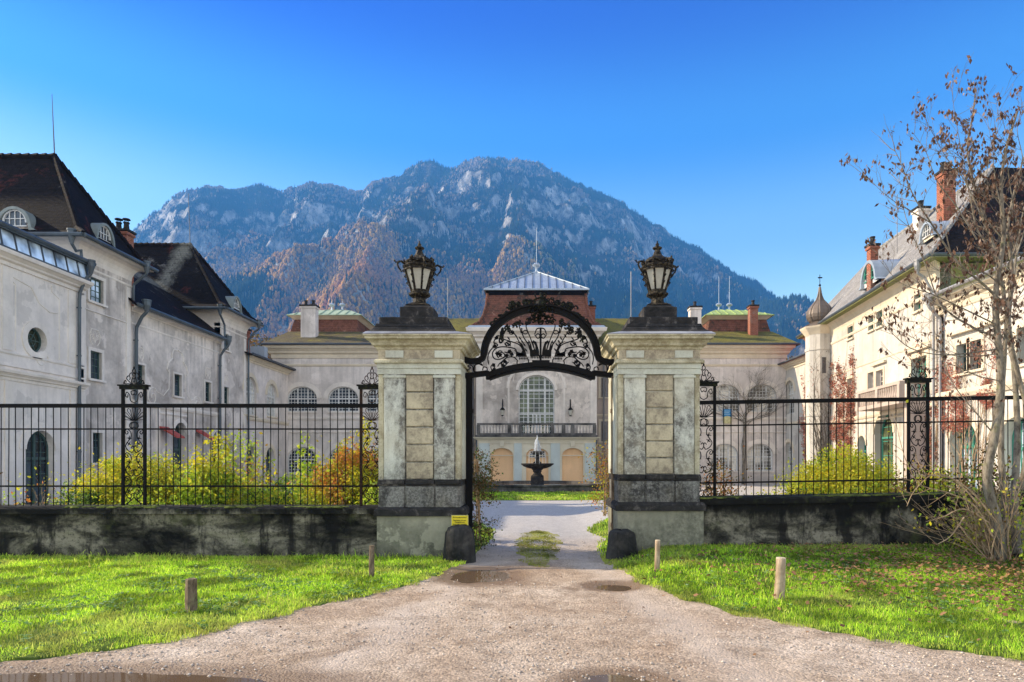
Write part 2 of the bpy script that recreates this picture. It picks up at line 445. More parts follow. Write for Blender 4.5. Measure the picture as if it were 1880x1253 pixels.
M['tile_red'] = tiles('tile_red', (0.11, 0.045, 0.03), (0.24, 0.105, 0.07), (0.055, 0.045, 0.035), hi2=(0.42, 0.24, 0.17), patch=(0.46, 0.58))
M['tile_moss'] = tiles('tile_moss', (0.075, 0.062, 0.038), (0.14, 0.115, 0.065), (0.05, 0.042, 0.032), row=0.22, width=0.2, moss_amt=0.5, patch=(0.5, 0.62))
M['tile_moss_green'] = tiles('tile_moss_green', (0.075, 0.068, 0.035), (0.13, 0.115, 0.05), (0.20, 0.19, 0.04), row=0.24, width=0.22, moss_amt=1.0, patch=(0.42, 0.55))
M['slate'] = tiles('slate', (0.17, 0.16, 0.15), (0.30, 0.285, 0.265), (0.38, 0.365, 0.34), row=0.24, width=0.3, patch=(0.45, 0.6), mortar=0.8, rough=0.75)
M['brick'] = tiles('brick', (0.24, 0.085, 0.05), (0.40, 0.16, 0.10), (0.30, 0.2, 0.15), row=0.085, width=0.25, mortar=0.6)

def metal_sheet(name, base, dark, rough=0.5, metal=0.0, seam=0.0):
    t = NT(name); o = t.mapping()
    n = t.noise(t.mapping(scale=(1, 1, 0.4)), 1.5, 7, 0.7, 0.3)
    n2 = t.noise(o, 9, 6, 0.7)
    c = t.mix(t.ramp(n, [(0.38, 0), (0.72, 1)]), base, dark)
    c = t.mix(t.math('MULTIPLY', n2, 0.3), c, dark)
    return t.done(c, rough, t.bump(n2, 0.15, 0.01), metal=metal, spec=0.4)
M['copper_green'] = metal_sheet('copper_green', (0.42, 0.50, 0.33), (0.26, 0.34, 0.22), 0.6)
M['copper_moss'] = metal_sheet('copper_moss', (0.40, 0.50, 0.18), (0.22, 0.30, 0.10), 0.8)
M['copper_grey'] = metal_sheet('copper_grey', (0.26, 0.29, 0.27), (0.13, 0.15, 0.14), 0.6)
M['zinc'] = metal_sheet('zinc', (0.42, 0.48, 0.55), (0.28, 0.33, 0.38), 0.4, 0.2)
M['zinc_dark'] = metal_sheet('zinc_dark', (0.10, 0.115, 0.13), (0.05, 0.055, 0.06), 0.5, 0.3)
M['pipe'] = metal_sheet('pipe', (0.10, 0.125, 0.14), (0.05, 0.055, 0.06), 0.45, 0.3)
M['pipe_pale'] = metal_sheet('pipe_pale', (0.36, 0.35, 0.35), (0.2, 0.2, 0.2), 0.5, 0.3)
M['dome'] = metal_sheet('dome', (0.22, 0.17, 0.13), (0.11, 0.085, 0.065), 0.55, 0.2)
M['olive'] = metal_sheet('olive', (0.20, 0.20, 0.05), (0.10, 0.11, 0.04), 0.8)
M['rod'] = metal_sheet('rod', (0.20, 0.20, 0.21), (0.12, 0.12, 0.12), 0.5, 0.5)
def iron(name, base, rust, amt):
    t = NT(name); o = t.mapping()
    n = t.noise(o, 22, 7, 0.75)
    c = t.mix(t.ramp(n, [(0.62-amt*0.3, 0), (0.75-amt*0.2, 1)]), base, rust)
    return t.done(c, t.ramp(n, [(0.3, 0.5), (0.7, 0.85)]), t.bump(n, 0.4, 0.003), spec=0.12)
M['iron'] = iron('iron', (0.006, 0.0055, 0.005), (0.022, 0.013, 0.008), 0.3)
M['iron_rust'] = iron('iron_rust', (0.014, 0.009, 0.007), (0.06, 0.026, 0.013), 0.6)
M['iron_lantern'] = iron('iron_lantern', (0.012, 0.010, 0.008), (0.15, 0.12, 0.075), 0.42)
M['iron_moss'] = iron('iron_moss', (0.008, 0.0075, 0.006), (0.05, 0.055, 0.018), 0.35)
def simple(name, c, rough=0.7, spec=0.3, nscale=8, var=0.25, metal=0):
    t = NT(name); n = t.noise(t.mapping(), nscale, 6, 0.65)
    col = t.mix(t.ramp(n, [(0.3, 0), (0.7, 1)]), tuple(x*(1-var) for x in c), tuple(min(1, x*(1+var)) for x in c))
    return t.done(col, rough, t.bump(n, 0.15, 0.01), spec=spec, metal=metal)
M['win_white'] = simple('window_white_paint', (0.62, 0.61, 0.58), 0.6)
M['win_dark'] = simple('window_dark_green', (0.05, 0.085, 0.075), 0.5)
M['win_green'] = simple('window_green_paint', (0.05, 0.24, 0.17), 0.6)
M['shutter'] = simple('shutter_grey', (0.33, 0.28, 0.245), 0.8)
M['door_green'] = simple('door_green_paint', (0.10, 0.27, 0.22), 0.6)
M['red_tile'] = simple('red_canopy', (0.42, 0.08, 0.06), 0.7)
M['dark_interior'] = simple('dark_opening', (0.10, 0.09, 0.085), 0.9)
M['yellow_sign'] = simple('yellow_sign_paint', (0.72, 0.58, 0.02), 0.5, nscale=20, var=0.12)
M['sign_ink'] = simple('sign_lettering', (0.02, 0.018, 0.015), 0.6)
M['sign_border'] = simple('sign_border', (0.55, 0.5, 0.2), 0.6)
M['blue_notice'] = simple('blue_notice_paint', (0.03, 0.19, 0.40), 0.6)
M['notice_yellow'] = simple('notice_pale_yellow', (0.50, 0.46, 0.24), 0.6)
M['notice_white'] = simple('notice_lettering', (0.30, 0.45, 0.55), 0.6)
M['curtain'] = simple('window_curtain', (0.5, 0.46, 0.38), 0.9)
def glass(name, tint, rough=0.06, spec=0.9):
    t = NT(name); n = t.noise(t.mapping(), 0.9, 3, 0.5)
    c = t.mix(t.ramp(n, [(0.4, 0), (0.6, 1)]), tuple(x*0.4 for x in tint), tuple(x*2.6 for x in tint))
    return t.done(c, rough, t.bump(t.noise(t.mapping(), 2.2, 2, 0.5), 0.06, 0.05), spec=spec)
M['glass'] = glass('window_glass', (0.02, 0.028, 0.036), 0.08, 0.45)
M['glass_green'] = glass('window_glass_greenish', (0.05, 0.058, 0.028), 0.1, 0.35)
M['glass_pale'] = glass('window_glass_pale', (0.30, 0.28, 0.24), 0.25, 0.5)
M['glass_sky'] = glass('skylight_glass', (0.30, 0.36, 0.42), 0.12, 1.0)
def lantern_glass():
    t = NT('lantern_frosted_glass'); n = t.noise(t.mapping(), 18, 5, 0.6)
    c = t.mix(n, (0.72, 0.70, 0.60), (0.95, 0.93, 0.84))
    t.b.inputs['Transmission Weight'].default_value = 0.35
    t.b.inputs['Subsurface Weight'].default_value = 0.0
    return t.done(c, 0.5, None, spec=0.4)
def translucent(t, col, frac=0.45, rough=0.6):
    """leaf shader: diffuse front plus light passing through"""
    tr = t.node('ShaderNodeBsdfTranslucent'); t.set(tr.inputs[0], col)
    mx = t.node('ShaderNodeMixShader'); mx.inputs[0].default_value = frac
    t.set(t.b.inputs['Base Color'], col); t.b.inputs['Roughness'].default_value = rough
    t.b.inputs['Specular IOR Level'].default_value = 0.25
    t.l.new(t.b.outputs[0], mx.inputs[1]); t.l.new(tr.outputs[0], mx.inputs[2]); t.l.new(mx.outputs[0], t.out.inputs[0])
    return t.m
def lg2():
    t = NT('lantern_frosted_glass'); n = t.noise(t.mapping(), 18, 5, 0.6)
    return translucent(t, t.mix(n, (0.62, 0.60, 0.50), (0.90, 0.88, 0.80)), 0.55, 0.35)
M['lantern_glass'] = lg2()
def leaf(name, cols, frac=0.45):
    t = NT(name)
    g = t.node('ShaderNodeNewGeometry')
    n = g.outputs['Random Per Island']
    k = len(cols)
    c = t.ramp(n, [(i/k, c) for i, c in enumerate(cols)], 'CONSTANT')
    n2 = t.noise(t.mapping(), 1.3, 3, 0.5)
    c = t.mix(t.ramp(n2, [(0.35, 0), (0.7, 0.5)]), c, cols[0])
    return translucent(t, c, frac)
M['leaf_yellow'] = leaf('leaves_yellow_green', [(0.56, 0.52, 0.03), (0.42, 0.46, 0.04), (0.66, 0.56, 0.03), (0.28, 0.34, 0.04), (0.62, 0.46, 0.03), (0.50, 0.54, 0.06)])
M['leaf_lime'] = leaf('leaves_lime', [(0.40, 0.54, 0.04), (0.52, 0.62, 0.05), (0.26, 0.40, 0.04), (0.62, 0.60, 0.05), (0.16, 0.26, 0.03)])
M['leaf_orange'] = leaf('leaves_orange', [(0.50, 0.27, 0.03), (0.55, 0.16, 0.03), (0.48, 0.36, 0.04), (0.60, 0.22, 0.08), (0.30, 0.28, 0.04)])
M['leaf_brown'] = leaf('leaves_brown_olive', [(0.12, 0.08, 0.025), (0.18, 0.10, 0.03), (0.10, 0.11, 0.03), (0.25, 0.12, 0.03), (0.07, 0.06, 0.02)])
M['leaf_green'] = leaf('leaves_dark_green', [(0.05, 0.10, 0.02), (0.09, 0.16, 0.03), (0.14, 0.22, 0.04), (0.04, 0.07, 0.02)])
M['leaf_red'] = leaf('creeper_leaves_red', [(0.42, 0.11, 0.07), (0.52, 0.20, 0.12), (0.34, 0.13, 0.10), (0.50, 0.30, 0.20), (0.30, 0.17, 0.11)], 0.3)
M['leaf_dry'] = leaf('dry_hanging_leaves', [(0.10, 0.05, 0.03), (0.20, 0.11, 0.07), (0.06, 0.03, 0.02), (0.38, 0.27, 0.20), (0.14, 0.07, 0.035)], 0.3)
M['leaf_fallen'] = leaf('fallen_leaves', [(0.22, 0.11, 0.05), (0.30, 0.17, 0.08), (0.14, 0.07, 0.035), (0.38, 0.2, 0.08)], 0.1)
def bark(name, a, b, sc=14):
    t = NT(name); n = t.noise(t.mapping(scale=(1, 1, 0.35)), sc, 8, 0.7, 0.4)
    l = t.noise(t.mapping(loc=(3, 3, 3)), 5, 6, 0.7)
    c = t.mix(t.ramp(n, [(0.35, 0), (0.65, 1)]), a, b)
    c = t.mix(t.ramp(l, [(0.58, 0), (0.68, 0.7)]), c, (0.20, 0.20, 0.10))
    return t.done(c, 0.9, t.bump(n, 0.7, 0.012), spec=0.15)
M['bark'] = bark('bark_grey', (0.07, 0.055, 0.04), (0.30, 0.26, 0.20))
M['bark_twig'] = bark('bark_twigs', (0.22, 0.14, 0.08), (0.46, 0.34, 0.21))
M['post_dark'] = bark('post_wood_weathered', (0.06, 0.04, 0.025), (0.24, 0.18, 0.12), 20)
M['post_pale'] = bark('post_wood_peeled', (0.22, 0.15, 0.09), (0.50, 0.39, 0.27), 12)
M['post_top'] = simple('post_sawn_top', (0.55, 0.44, 0.30), 0.9, nscale=40)
def water_mat():
    t = NT('water'); n = t.noise(t.mapping(), 6, 3, 0.5)
    return t.done((0.13, 0.085, 0.05), 0.04, t.bump(n, 0.02, 0.01), spec=0.6)
M['puddle'] = water_mat()
def jet():
    t = NT('fountain_water'); t.b.inputs['Roughness'].default_value = 0.2
    return translucent(t, t.mix(t.noise(t.mapping(), 9), (0.75, 0.78, 0.8), (0.9, 0.92, 0.94)), 0.5, 0.2)
M['jet'] = jet()
# ---------------- numpy noise ----------------
def hash2(ix, iy, seed=0):
    h = (ix.astype(np.int64)*374761393 + iy.astype(np.int64)*668265263 + seed*1442695041) & 0xffffffff
    h = ((h ^ (h >> 13)) * 1274126177) & 0xffffffff
    h = (h ^ (h >> 16)) & 0xffffffff
    return h.astype(np.float64) / 4294967295.0
def vnoise(x, y, seed=0):
    x0 = np.floor(x); y0 = np.floor(y); fx = x-x0; fy = y-y0
    fx = fx*fx*(3-2*fx); fy = fy*fy*(3-2*fy)
    a = hash2(x0, y0, seed); b = hash2(x0+1, y0, seed); c = hash2(x0, y0+1, seed); d = hash2(x0+1, y0+1, seed)
    return (a*(1-fx)+b*fx)*(1-fy) + (c*(1-fx)+d*fx)*fy
def fbm(x, y, oct=5, seed=0, gain=0.5):
    s = 0; a = 1; t = 0
    for i in range(oct):
        s = s + a*vnoise(x*2**i, y*2**i, seed+i*17); t += a; a *= gain
    return s/t
def ridged(x, y, oct=5, seed=0, gain=0.55):
    s = 0; a = 1; t = 0
    for i in range(oct):
        s = s + a*(1-abs(2*vnoise(x*2**i, y*2**i, seed+i*31)-1)); t += a; a *= gain
    return s/t
def sstep(x, a, b):
    t = np.clip((x-a)/(b-a), 0, 1); return t*t*(3-2*t)

# ---------------- ground ----------------
PUD = [(-0.85, 9.75, 0.50, 0.62), (1.05, 8.95, 0.36, 0.26), (0.62, 5.05, 0.36, 0.26), (-3.6, 4.98, 1.6, 0.36)]
def gz(x, y):
    """height of the land near the gate (rises slightly to the right of it)"""
    x = np.asarray(x, float); y = np.asarray(y, float)
    return 0.20*sstep(x, 1.1, 2.4)*sstep(y, 7.0, 10.6)*(1-sstep(y, 17, 30)) + 0.02*sstep(y, 9, 12)*(1-sstep(y, 16, 26))
def gdet(x, y):
    d = (fbm(x*1.3+50, y*1.3+50, 4, 3)-0.5)*0.05 + (fbm(x*7, y*7, 3, 5)-0.5)*0.012
    rut = np.exp(-((np.abs(x+0.05)-0.85)/0.35)**2)*0.018*sstep(y, 9, 12)*(1-sstep(y, 16, 20))
    d = d - rut
    for cx, cy, a, b in PUD:
        q = ((x-cx)/a)**2 + ((y-cy)/b)**2
        d = d - (0.055 if cx < -3 else 0.035)*np.exp(-q*q*0.9)
    near = sstep(y, 2, 4)*(1-sstep(y, 20, 28))*(1-sstep(np.abs(x), 8, 11))
    return d*near
xs = np.concatenate([-np.geomspace(14, 6000, 26)[::-1], np.arange(-9, -5, 0.25), np.arange(-5, 5, 0.055), np.arange(5, 9, 0.25), np.geomspace(14, 6000, 26)])
ys = np.concatenate([[-3000, -600, -100, -20, 0, 3, 4], np.arange(4.6, 13, 0.055), np.arange(13, 26, 0.4), np.geomspace(28, 6500, 34)])
XX, YY = np.meshgrid(xs, ys)
ZZ = gz(XX, YY) + gdet(XX, YY)
nx, ny = len(xs), len(ys)
idx = np.arange(nx*ny).reshape(ny, nx)
fa = np.stack([idx[:-1, :-1], idx[:-1, 1:], idx[1:, 1:], idx[1:, :-1]], -1).reshape(-1, 4)

def road_mat():
    t = NT('gravel_ground'); o = t.mapping()
    s = t.sep()
    big = t.noise(o, 0.55, 7, 0.62, 0.4)
    med = t.noise(o, 3.2, 8, 0.68)
    fin = t.noise(o, 52, 8, 0.8)
    c = t.ramp(big, [(0.32, (0.40, 0.285, 0.195)), (0.5, (0.54, 0.42, 0.31)), (0.68, (0.68, 0.565, 0.45))])
    c = t.mix(t.ramp(med, [(0.42, 0), (0.66, 0.65)]), c, (0.27, 0.19, 0.125))
    v = t.voronoi(o, 46, 'F1', 1)
    sp = t.node('ShaderNodeSeparateColor'); t.l.new(v, sp.inputs[0])
    st = t.ramp(sp.outputs[0], [(0.0, 0.55), (0.55, 1.0), (0.85, 1.25)])
    c = t.mix(0.75, c, st, 'MULTIPLY')
    c = t.mix(t.ramp(fin, [(0.53, 0), (0.66, 0.75)]), c, (0.10, 0.07, 0.045))
    tr_ = t.math('ABSOLUTE', t.math('SUBTRACT', t.math('ABSOLUTE', t.math('ADD', s[0], t.math('MULTIPLY', t.math('SUBTRACT', big, 0.5), 1.6))), t.math('ADD', 0.35, t.math('MULTIPLY', t.math('SUBTRACT', 15.0, s[1]), 0.13))))
    trk = t.ramp(tr_, [(0.0, 0.75), (0.45, 0.0)])
    c = t.mix(t.math('MULTIPLY', trk, 0.7), c, (0.62, 0.52, 0.43))
    # pale grey gravel in the court behind the gate
    far = t.ramp(t.math('DIVIDE', s[1], 40.0), [(0.26, 0.0), (0.38, 1.0)])
    gc = t.mix(t.ramp(med, [(0.4, 0), (0.65, 0.5)]), (0.50, 0.475, 0.445), (0.36, 0.33, 0.30))
    gc = t.mix(0.55, gc, st, 'MULTIPLY')
    c = t.mix(far, c, gc)
    # damp mud round the puddles (damp ground has its own outline)
    damp = None
    for cx, cy, a, b in PUD:
        dx = t.math('MULTIPLY', t.math('SUBTRACT', s[0], cx), 1/(a*1.55)); dy = t.math('MULTIPLY', t.math('SUBTRACT', s[1], cy), 1/(b*1.6))
        q = t.math('ADD', t.math('MULTIPLY', dx, dx), t.math('MULTIPLY', dy, dy))
        q = t.math('ADD', q, t.math('MULTIPLY', t.math('SUBTRACT', med, 0.5), 1.6))
        e = t.math('SUBTRACT', 1.25, q, True)
        damp = e if damp is None else t.math('MAXIMUM', damp, e)
    dn = t.ramp(t.noise(t.mapping(loc=(4, 8, 1)), 0.8, 6, 0.65, 0.8), [(0.57, 0), (0.66, 0.8)])
    damp = t.math('MAXIMUM', t.ramp(damp, [(0.05, 0), (0.7, 1)]), t.math('MULTIPLY', dn, t.ramp(t.math('DIVIDE', s[1], 40.0), [(0.24, 1.0), (0.28, 0.0)])))
    c = t.mix(t.math('MULTIPLY', damp, 0.85), c, (0.20, 0.125, 0.07))
    rough = t.ramp(damp, [(0.3, 0.92), (1.0, 0.42)])
    vd = t.voronoi(o, 46, 'F1', 0)
    h = t.math('ADD', t.math('MULTIPLY', fin, 1.1), t.math('MULTIPLY', vd, -0.9))
    nb = t.bump(h, 0.9, 0.016, t.bump(med, 0.2, 0.03))
    return t.done(c, rough, nb, spec=0.3)
M['road'] = road_mat()
g = np_mesh('ground', np.stack([XX, YY, ZZ], -1).reshape(-1, 3), fa, M['road'], smooth=True)
tag(g, kind='structure')
# puddles: water lying in the hollows
for i, (cx, cy, a, b) in enumerate(PUD):
    mb = MB(); zc = float(gz(cx, cy)) - (0.024 if i != 3 else 0.022)
    n = 40
    mb.add([(cx+1.7*a*math.cos(2*PI*k/n), cy+1.7*b*math.sin(2*PI*k/n), zc) for k in range(n)], [tuple(range(n))])
    tag(mb.build('puddle', M['puddle']), kind='structure')

# ---------------- lawns ----------------
L_EDGE = [(-14, 4.9), (-8, 5.0), (-6.2, 5.2), (-4.48, 5.5), (-4.16, 5.68), (-3.51, 6.18), (-3.01, 6.8), (-2.68, 7.5), (-2.1, 8.3), (-1.6, 9.2), (-1.30, 10.4), (-1.12, 12.0), (-0.97, 14.2), (-0.97, 16), (-1.6, 18.0), (-3.0, 19.5), (-16.5, 20.5), (-16.5, 12), (-14, 11.7)]
R_EDGE = [(1.20, 15.6), (1.36, 14.2), (1.15, 12.6), (1.12, 11.2), (1.25, 10.3), (1.42, 8.99), (1.74, 8.1), (2.2, 7.25), (2.8, 6.56), (3.55, 5.98), (4.15, 5.58), (6, 5.05), (14, 4.6), (14, 20), (3.0, 18.5), (1.5, 17.2)]
C_EDGE = [(0.0+0.46*math.cos(a)*(1.0), 13.2+2.8*math.sin(a)) for a in [2*PI*k/28 for k in range(28)]]
C_EDGE = [(x*(1.12 if y > 13.5 else 0.9) + 0.04, y) for x, y in C_EDGE]
F_EDGE = [(-7.5, 28.6), (7.5, 28.6), (8.4, 33), (7.5, 46), (-7.5, 46), (-8.4, 33)]
def densify(P, step=0.12, amp=0.05, seed=1):
    out = []
    n = len(P)
    for i in range(n):
        a = np.array(P[i]); b = np.array(P[(i+1) % n]); L = np.linalg.norm(b-a); k = max(1, int(L/step))
        for j in range(k):
            p = a + (b-a)*j/k
            out.append((p[0] + amp*(2*float(fbm(p[0]*4, p[1]*4, 3, seed))-1), p[1] + amp*(2*float(fbm(p[0]*4+9, p[1]*4, 3, seed+5))-1)))
    return out
def inside(P, x, y):
    P = np.array(P); r = np.zeros(x.shape, bool); n = len(P); j = n-1
    for i in range(n):
        xi, yi = P[i]; xj, yj = P[j]
        c = ((yi > y) != (yj > y)) & (x < (xj-xi)*(y-yi)/(yj-yi+1e-12)+xi)
        r ^= c; j = i
    return r
def soil_mat():
    t = NT('lawn_soil'); o = t.mapping()
    n = t.noise(o, 2.0, 7, 0.7); n2 = t.noise(o, 30, 6, 0.75)
    c = t.ramp(n, [(0.35, (0.07, 0.11, 0.02)), (0.6, (0.14, 0.21, 0.03)), (0.75, (0.20, 0.23, 0.045))])
    c = t.mix(t.ramp(n2, [(0.5, 0), (0.7, 0.6)]), c, (0.05, 0.07, 0.015))
    return t.done(c, 0.95, t.bump(n2, 1.0, 0.03), spec=0.1)
M['lawn'] = soil_mat()
def sheet(name, P, zoff, step=0.35):
    """lawn sheet: grid triangulated inside the outline, following the land"""
    P = densify(P)
    bnd = [Vector((p[0], p[1], 0)) for p in P]
    tri = tessellate_polygon([bnd])
    import bmesh
    bm = bmesh.new(); vs = [bm.verts.new(p) for p in bnd]
    for t3 in tri:
        try: bm.faces.new([vs[i] for i in t3])
        except ValueError: pass
    for ax in (0, 1):
        lo = min(p[ax] for p in P); hi = min(max(p[ax] for p in P), 22)
        v = lo + step
        while v < hi:
            co = Vector((v, 0, 0)) if ax == 0 else Vector((0, v, 0))
            no = Vector((1, 0, 0)) if ax == 0 else Vector((0, 1, 0))
            bmesh.ops.bisect_plane(bm, geom=bm.verts[:]+bm.edges[:]+bm.faces[:], plane_co=co, plane_no=no)
            v += step
    bmesh.ops.recalc_face_normals(bm, faces=bm.faces[:])
    for f in bm.faces:
        if f.normal.z < 0: f.normal_flip()
    for v in bm.verts:
        v.co.z = float(gz(v.co.x, v.co.y)) + zoff
    # the turf runs out into the ground at its edge
    for v in bm.verts:
        if any(len(e.link_faces) == 1 for e in v.link_edges): v.co.z -= 0.045
    me = bpy.data.meshes.new(name); bm.to_mesh(me); bm.free(); me.materials.append(M['lawn'])
    o = bpy.data.objects.new(name, me); COL.objects.link(o)
    return tag(o, kind='structure')
sheet('lawn', L_EDGE, 0.018); sheet('lawn', R_EDGE, 0.018); sheet('lawn', C_EDGE, -0.004); sheet('lawn', F_EDGE, 0.02, 2.0)

def grass_shader():
    t = NT('grass_blades')
    a = t.node('ShaderNodeAttribute'); a.attribute_name = 'tint'
    return translucent(t, a.outputs['Color'], 0.5, 0.55)
M['grass'] = grass_shader()
def blades(name, P, dens, hmin, hmax, wd, seed, ymax, xr=(-11, 11), cols=None, far=1.0):
    r = np.random.RandomState(seed)
    A = np.array(P); x0, x1 = max(A[:,0].min(), xr[0]), min(A[:,0].max(), xr[1]); y0, y1 = A[:,1].min(), min(A[:,1].max(), ymax)
    n = int((x1-x0)*(y1-y0)*dens)
    x = r.uniform(x0, x1, n); y = r.uniform(y0, y1, n)
    Pd = densify(P, 0.07, 0.16, 7)
    k = inside(Pd, x, y) & (np.abs(x) < 0.80*y + 1.0)
    k &= r.uniform(0, 1, n) < np.clip((8.0/np.maximum(y, 1))**far, 0, 1)
    cl = fbm(x*3.0, y*3.0, 3, seed)
    k &= r.uniform(0, 1, n) < np.clip(0.55 + (cl-0.35)*2.2, 0.25, 1)
    x = x[k]; y = y[k]; n = len(x); cl = cl[k]
    z = gz(x, y) + 0.004
    h = r.uniform(hmin, hmax, n) * (0.6 + 0.9*fbm(x*1.7+3, y*1.7, 3, seed+3)) * np.where(r.uniform(0, 1, n) < 0.03, 1.8, 1)
    C = np.array(cols or [(0.22, 0.40, 0.02), (0.35, 0.54, 0.03), (0.50, 0.66, 0.05), (0.60, 0.60, 0.14), (0.10, 0.22, 0.02)])
    pi = r.choice(len(C), n, p=[0.25, 0.3, 0.22, 0.08, 0.15] if len(C) == 5 else None)
    base = C[pi]*(0.85+0.5*fbm(x*0.8, y*0.8, 4, seed+9))[:,None]
    dry = sstep(fbm(x*0.9+20, y*0.9, 4, seed+13) + 0.14*(r.uniform(0, 1, n)-0.5), 0.48, 0.66)[:,None]
    base = base*(0.55+0.9*sstep(fbm(x*2.6, y*2.6, 4, seed+31), 0.3, 0.66))[:,None]
    dd = np.full(n, 9.0); A_ = np.array(P)
    for i_ in range(len(A_)):
        p_, q_ = A_[i_], A_[(i_+1) % len(A_)]; e_ = q_-p_; t_ = np.clip(((x-p_[0])*e_[0]+(y-p_[1])*e_[1])/(e_@e_), 0, 1)
        dd = np.minimum(dd, np.hypot(x-p_[0]-t_*e_[0], y-p_[1]-t_*e_[1]))
    edge = np.exp(-(dd/0.16)**2)*(0.35+0.65*(fbm(x*2.5, y*2.5, 3, 41) > 0.48))
    h *= 1-0.45*edge
    dry = np.maximum(dry, edge[:,None]*0.9)
    base = base*(1-0.5*dry) + np.array([0.60, 0.55, 0.16])*0.5*dry
    an = r.uniform(0, 2*PI, n); lean = r.uniform(0.15, 0.8, n); la = r.uniform(0, 2*PI, n)
    w_ = wd*r.uniform(0.7, 1.3, n)*np.clip(y/8, 0.8, 1.6)
    ca, sa = np.cos(an)*w_/2, np.sin(an)*w_/2
    dx, dy = np.cos(la)*lean*h, np.sin(la)*lean*h
    V = np.empty((n, 5, 3))
    V[:,0] = np.stack([x-ca, y-sa, z], 1); V[:,1] = np.stack([x+ca, y+sa, z], 1)
    V[:,2] = np.stack([x+ca*0.8+dx*0.3, y+sa*0.8+dy*0.3, z+h*0.6], 1); V[:,3] = np.stack([x-ca*0.8+dx*0.3, y-sa*0.8+dy*0.3, z+h*0.6], 1)
    V[:,4] = np.stack([x+dx, y+dy, z+h*(1-0.25*lean)], 1)
    b = np.arange(n)[:,None]*5
    T = np.concatenate([b+np.array([0,1,2]), b+np.array([0,2,3]), b+np.array([3,2,4])], 0)
    cc = np.repeat(base, 5, 0)
    o = np_mesh(name, V.reshape(-1, 3), T, M['grass'], colors=cc)
    return tag(o, 'short bright green grass covering the verge beside the gravel drive', 'grass', kind='stuff')
LF = [p for p in L_EDGE if True]
o = blades('grass', L_EDGE, 4300, 0.028, 0.068, 0.007, 21, 11.45); o['label'] = 'bright green grass on the left of the gravel drive up to the dark garden wall'
o = blades('grass', R_EDGE, 3900, 0.028, 0.066, 0.007, 22, 11.6); o['label'] = 'bright green grass strewn with leaves on the right of the drive'
o = blades('grass', L_EDGE, 500, 0.04, 0.09, 0.012, 23, 20.5, xr=(-3.6, 0), far=0.5); o['label'] = 'grass behind the left gate pier beside the drive'
o = blades('grass', R_EDGE, 500, 0.04, 0.09, 0.012, 24, 20, xr=(0, 3.8), far=0.5); o['label'] = 'grass behind the right gate pier beside the drive'
o = blades('grass', C_EDGE, 3000, 0.008, 0.024, 0.008, 25, 16.5, far=0.0, cols=[(0.22, 0.24, 0.04), (0.30, 0.30, 0.06), (0.16, 0.22, 0.03), (0.36, 0.34, 0.10), (0.13, 0.15, 0.03)]); o['label'] = 'tuft of short grass growing in the middle of the drive between the ruts'
o = blades('grass', F_EDGE, 160, 0.05, 0.10, 0.03, 26, 36, far=0.0, xr=(-6, 6)); o['label'] = 'strip of sunlit grass in front of the fountain basin'
# tall tufts along the foot of the wall and round the piers
TW = [(-11, 10.7), (-2.8, 10.9), (-1.2, 11.1), (-1.2, 11.35), (-11, 11.42)]
o = blades('grass', TW, 900, 0.06, 0.15, 0.008, 27, 12); o['label'] = 'longer grass tufts along the foot of the left garden wall'
TW = [(1.3, 10.6), (11, 10.2), (11, 11.2), (1.3, 11.3)]
o = blades('grass', TW, 700, 0.05, 0.13, 0.008, 28, 12, cols=[(0.08, 0.17, 0.02), (0.13, 0.22, 0.03), (0.2, 0.26, 0.05), (0.3, 0.28, 0.1), (0.06, 0.12, 0.02)]); o['label'] = 'longer grass tufts along the foot of the right garden wall'
# fallen leaves on the right verge, one mass
def scatter_leaves(name, mat, n, cx, cy, sx, sy, size, seed, zo=0.07, label='', P=None):
    r = np.random.RandomState(seed)
    x = r.normal(cx, sx, n); y = r.normal(cy, sy, n)
    if P is not None:
        k = inside(P, x, y); x = x[k]; y = y[k]; n = len(x)
    z = gz(x, y) + zo + r.uniform(-0.02, 0.025, n)
    V = []; s = size*r.uniform(0.6, 1.3, n); a = r.uniform(0, 2*PI, n)
    t1, t2 = r.uniform(-0.5, 0.5, n), r.uniform(-0.5, 0.5, n)
    ux = np.stack([np.cos(a)*s, np.sin(a)*s, t1*s], 1); vy = np.stack([-np.sin(a)*s*0.7, np.cos(a)*s*0.7, t2*s], 1)
    c = np.stack([x, y, z], 1)
    V = np.stack([c-ux, c-vy*0.8+ux*0.1, c+ux, c+vy], 1)
    o = np_mesh(name, V.reshape(-1, 3), np.arange(n*4).reshape(-1, 4), mat)
    return tag(o, label, 'leaves', kind='stuff')
scatter_leaves('fallen_leaves', M['leaf_fallen'], 5200, 6.6, 9.1, 1.9, 1.1, 0.030, 31, label='brown fallen leaves scattered on the grass under the bare tree', P=R_EDGE)
scatter_leaves('fallen_leaves', M['leaf_fallen'], 260, 0.2, 8.5, 1.8, 2.0, 0.016, 32, zo=0.01, label='small dark leaves and twigs scattered on the gravel drive')
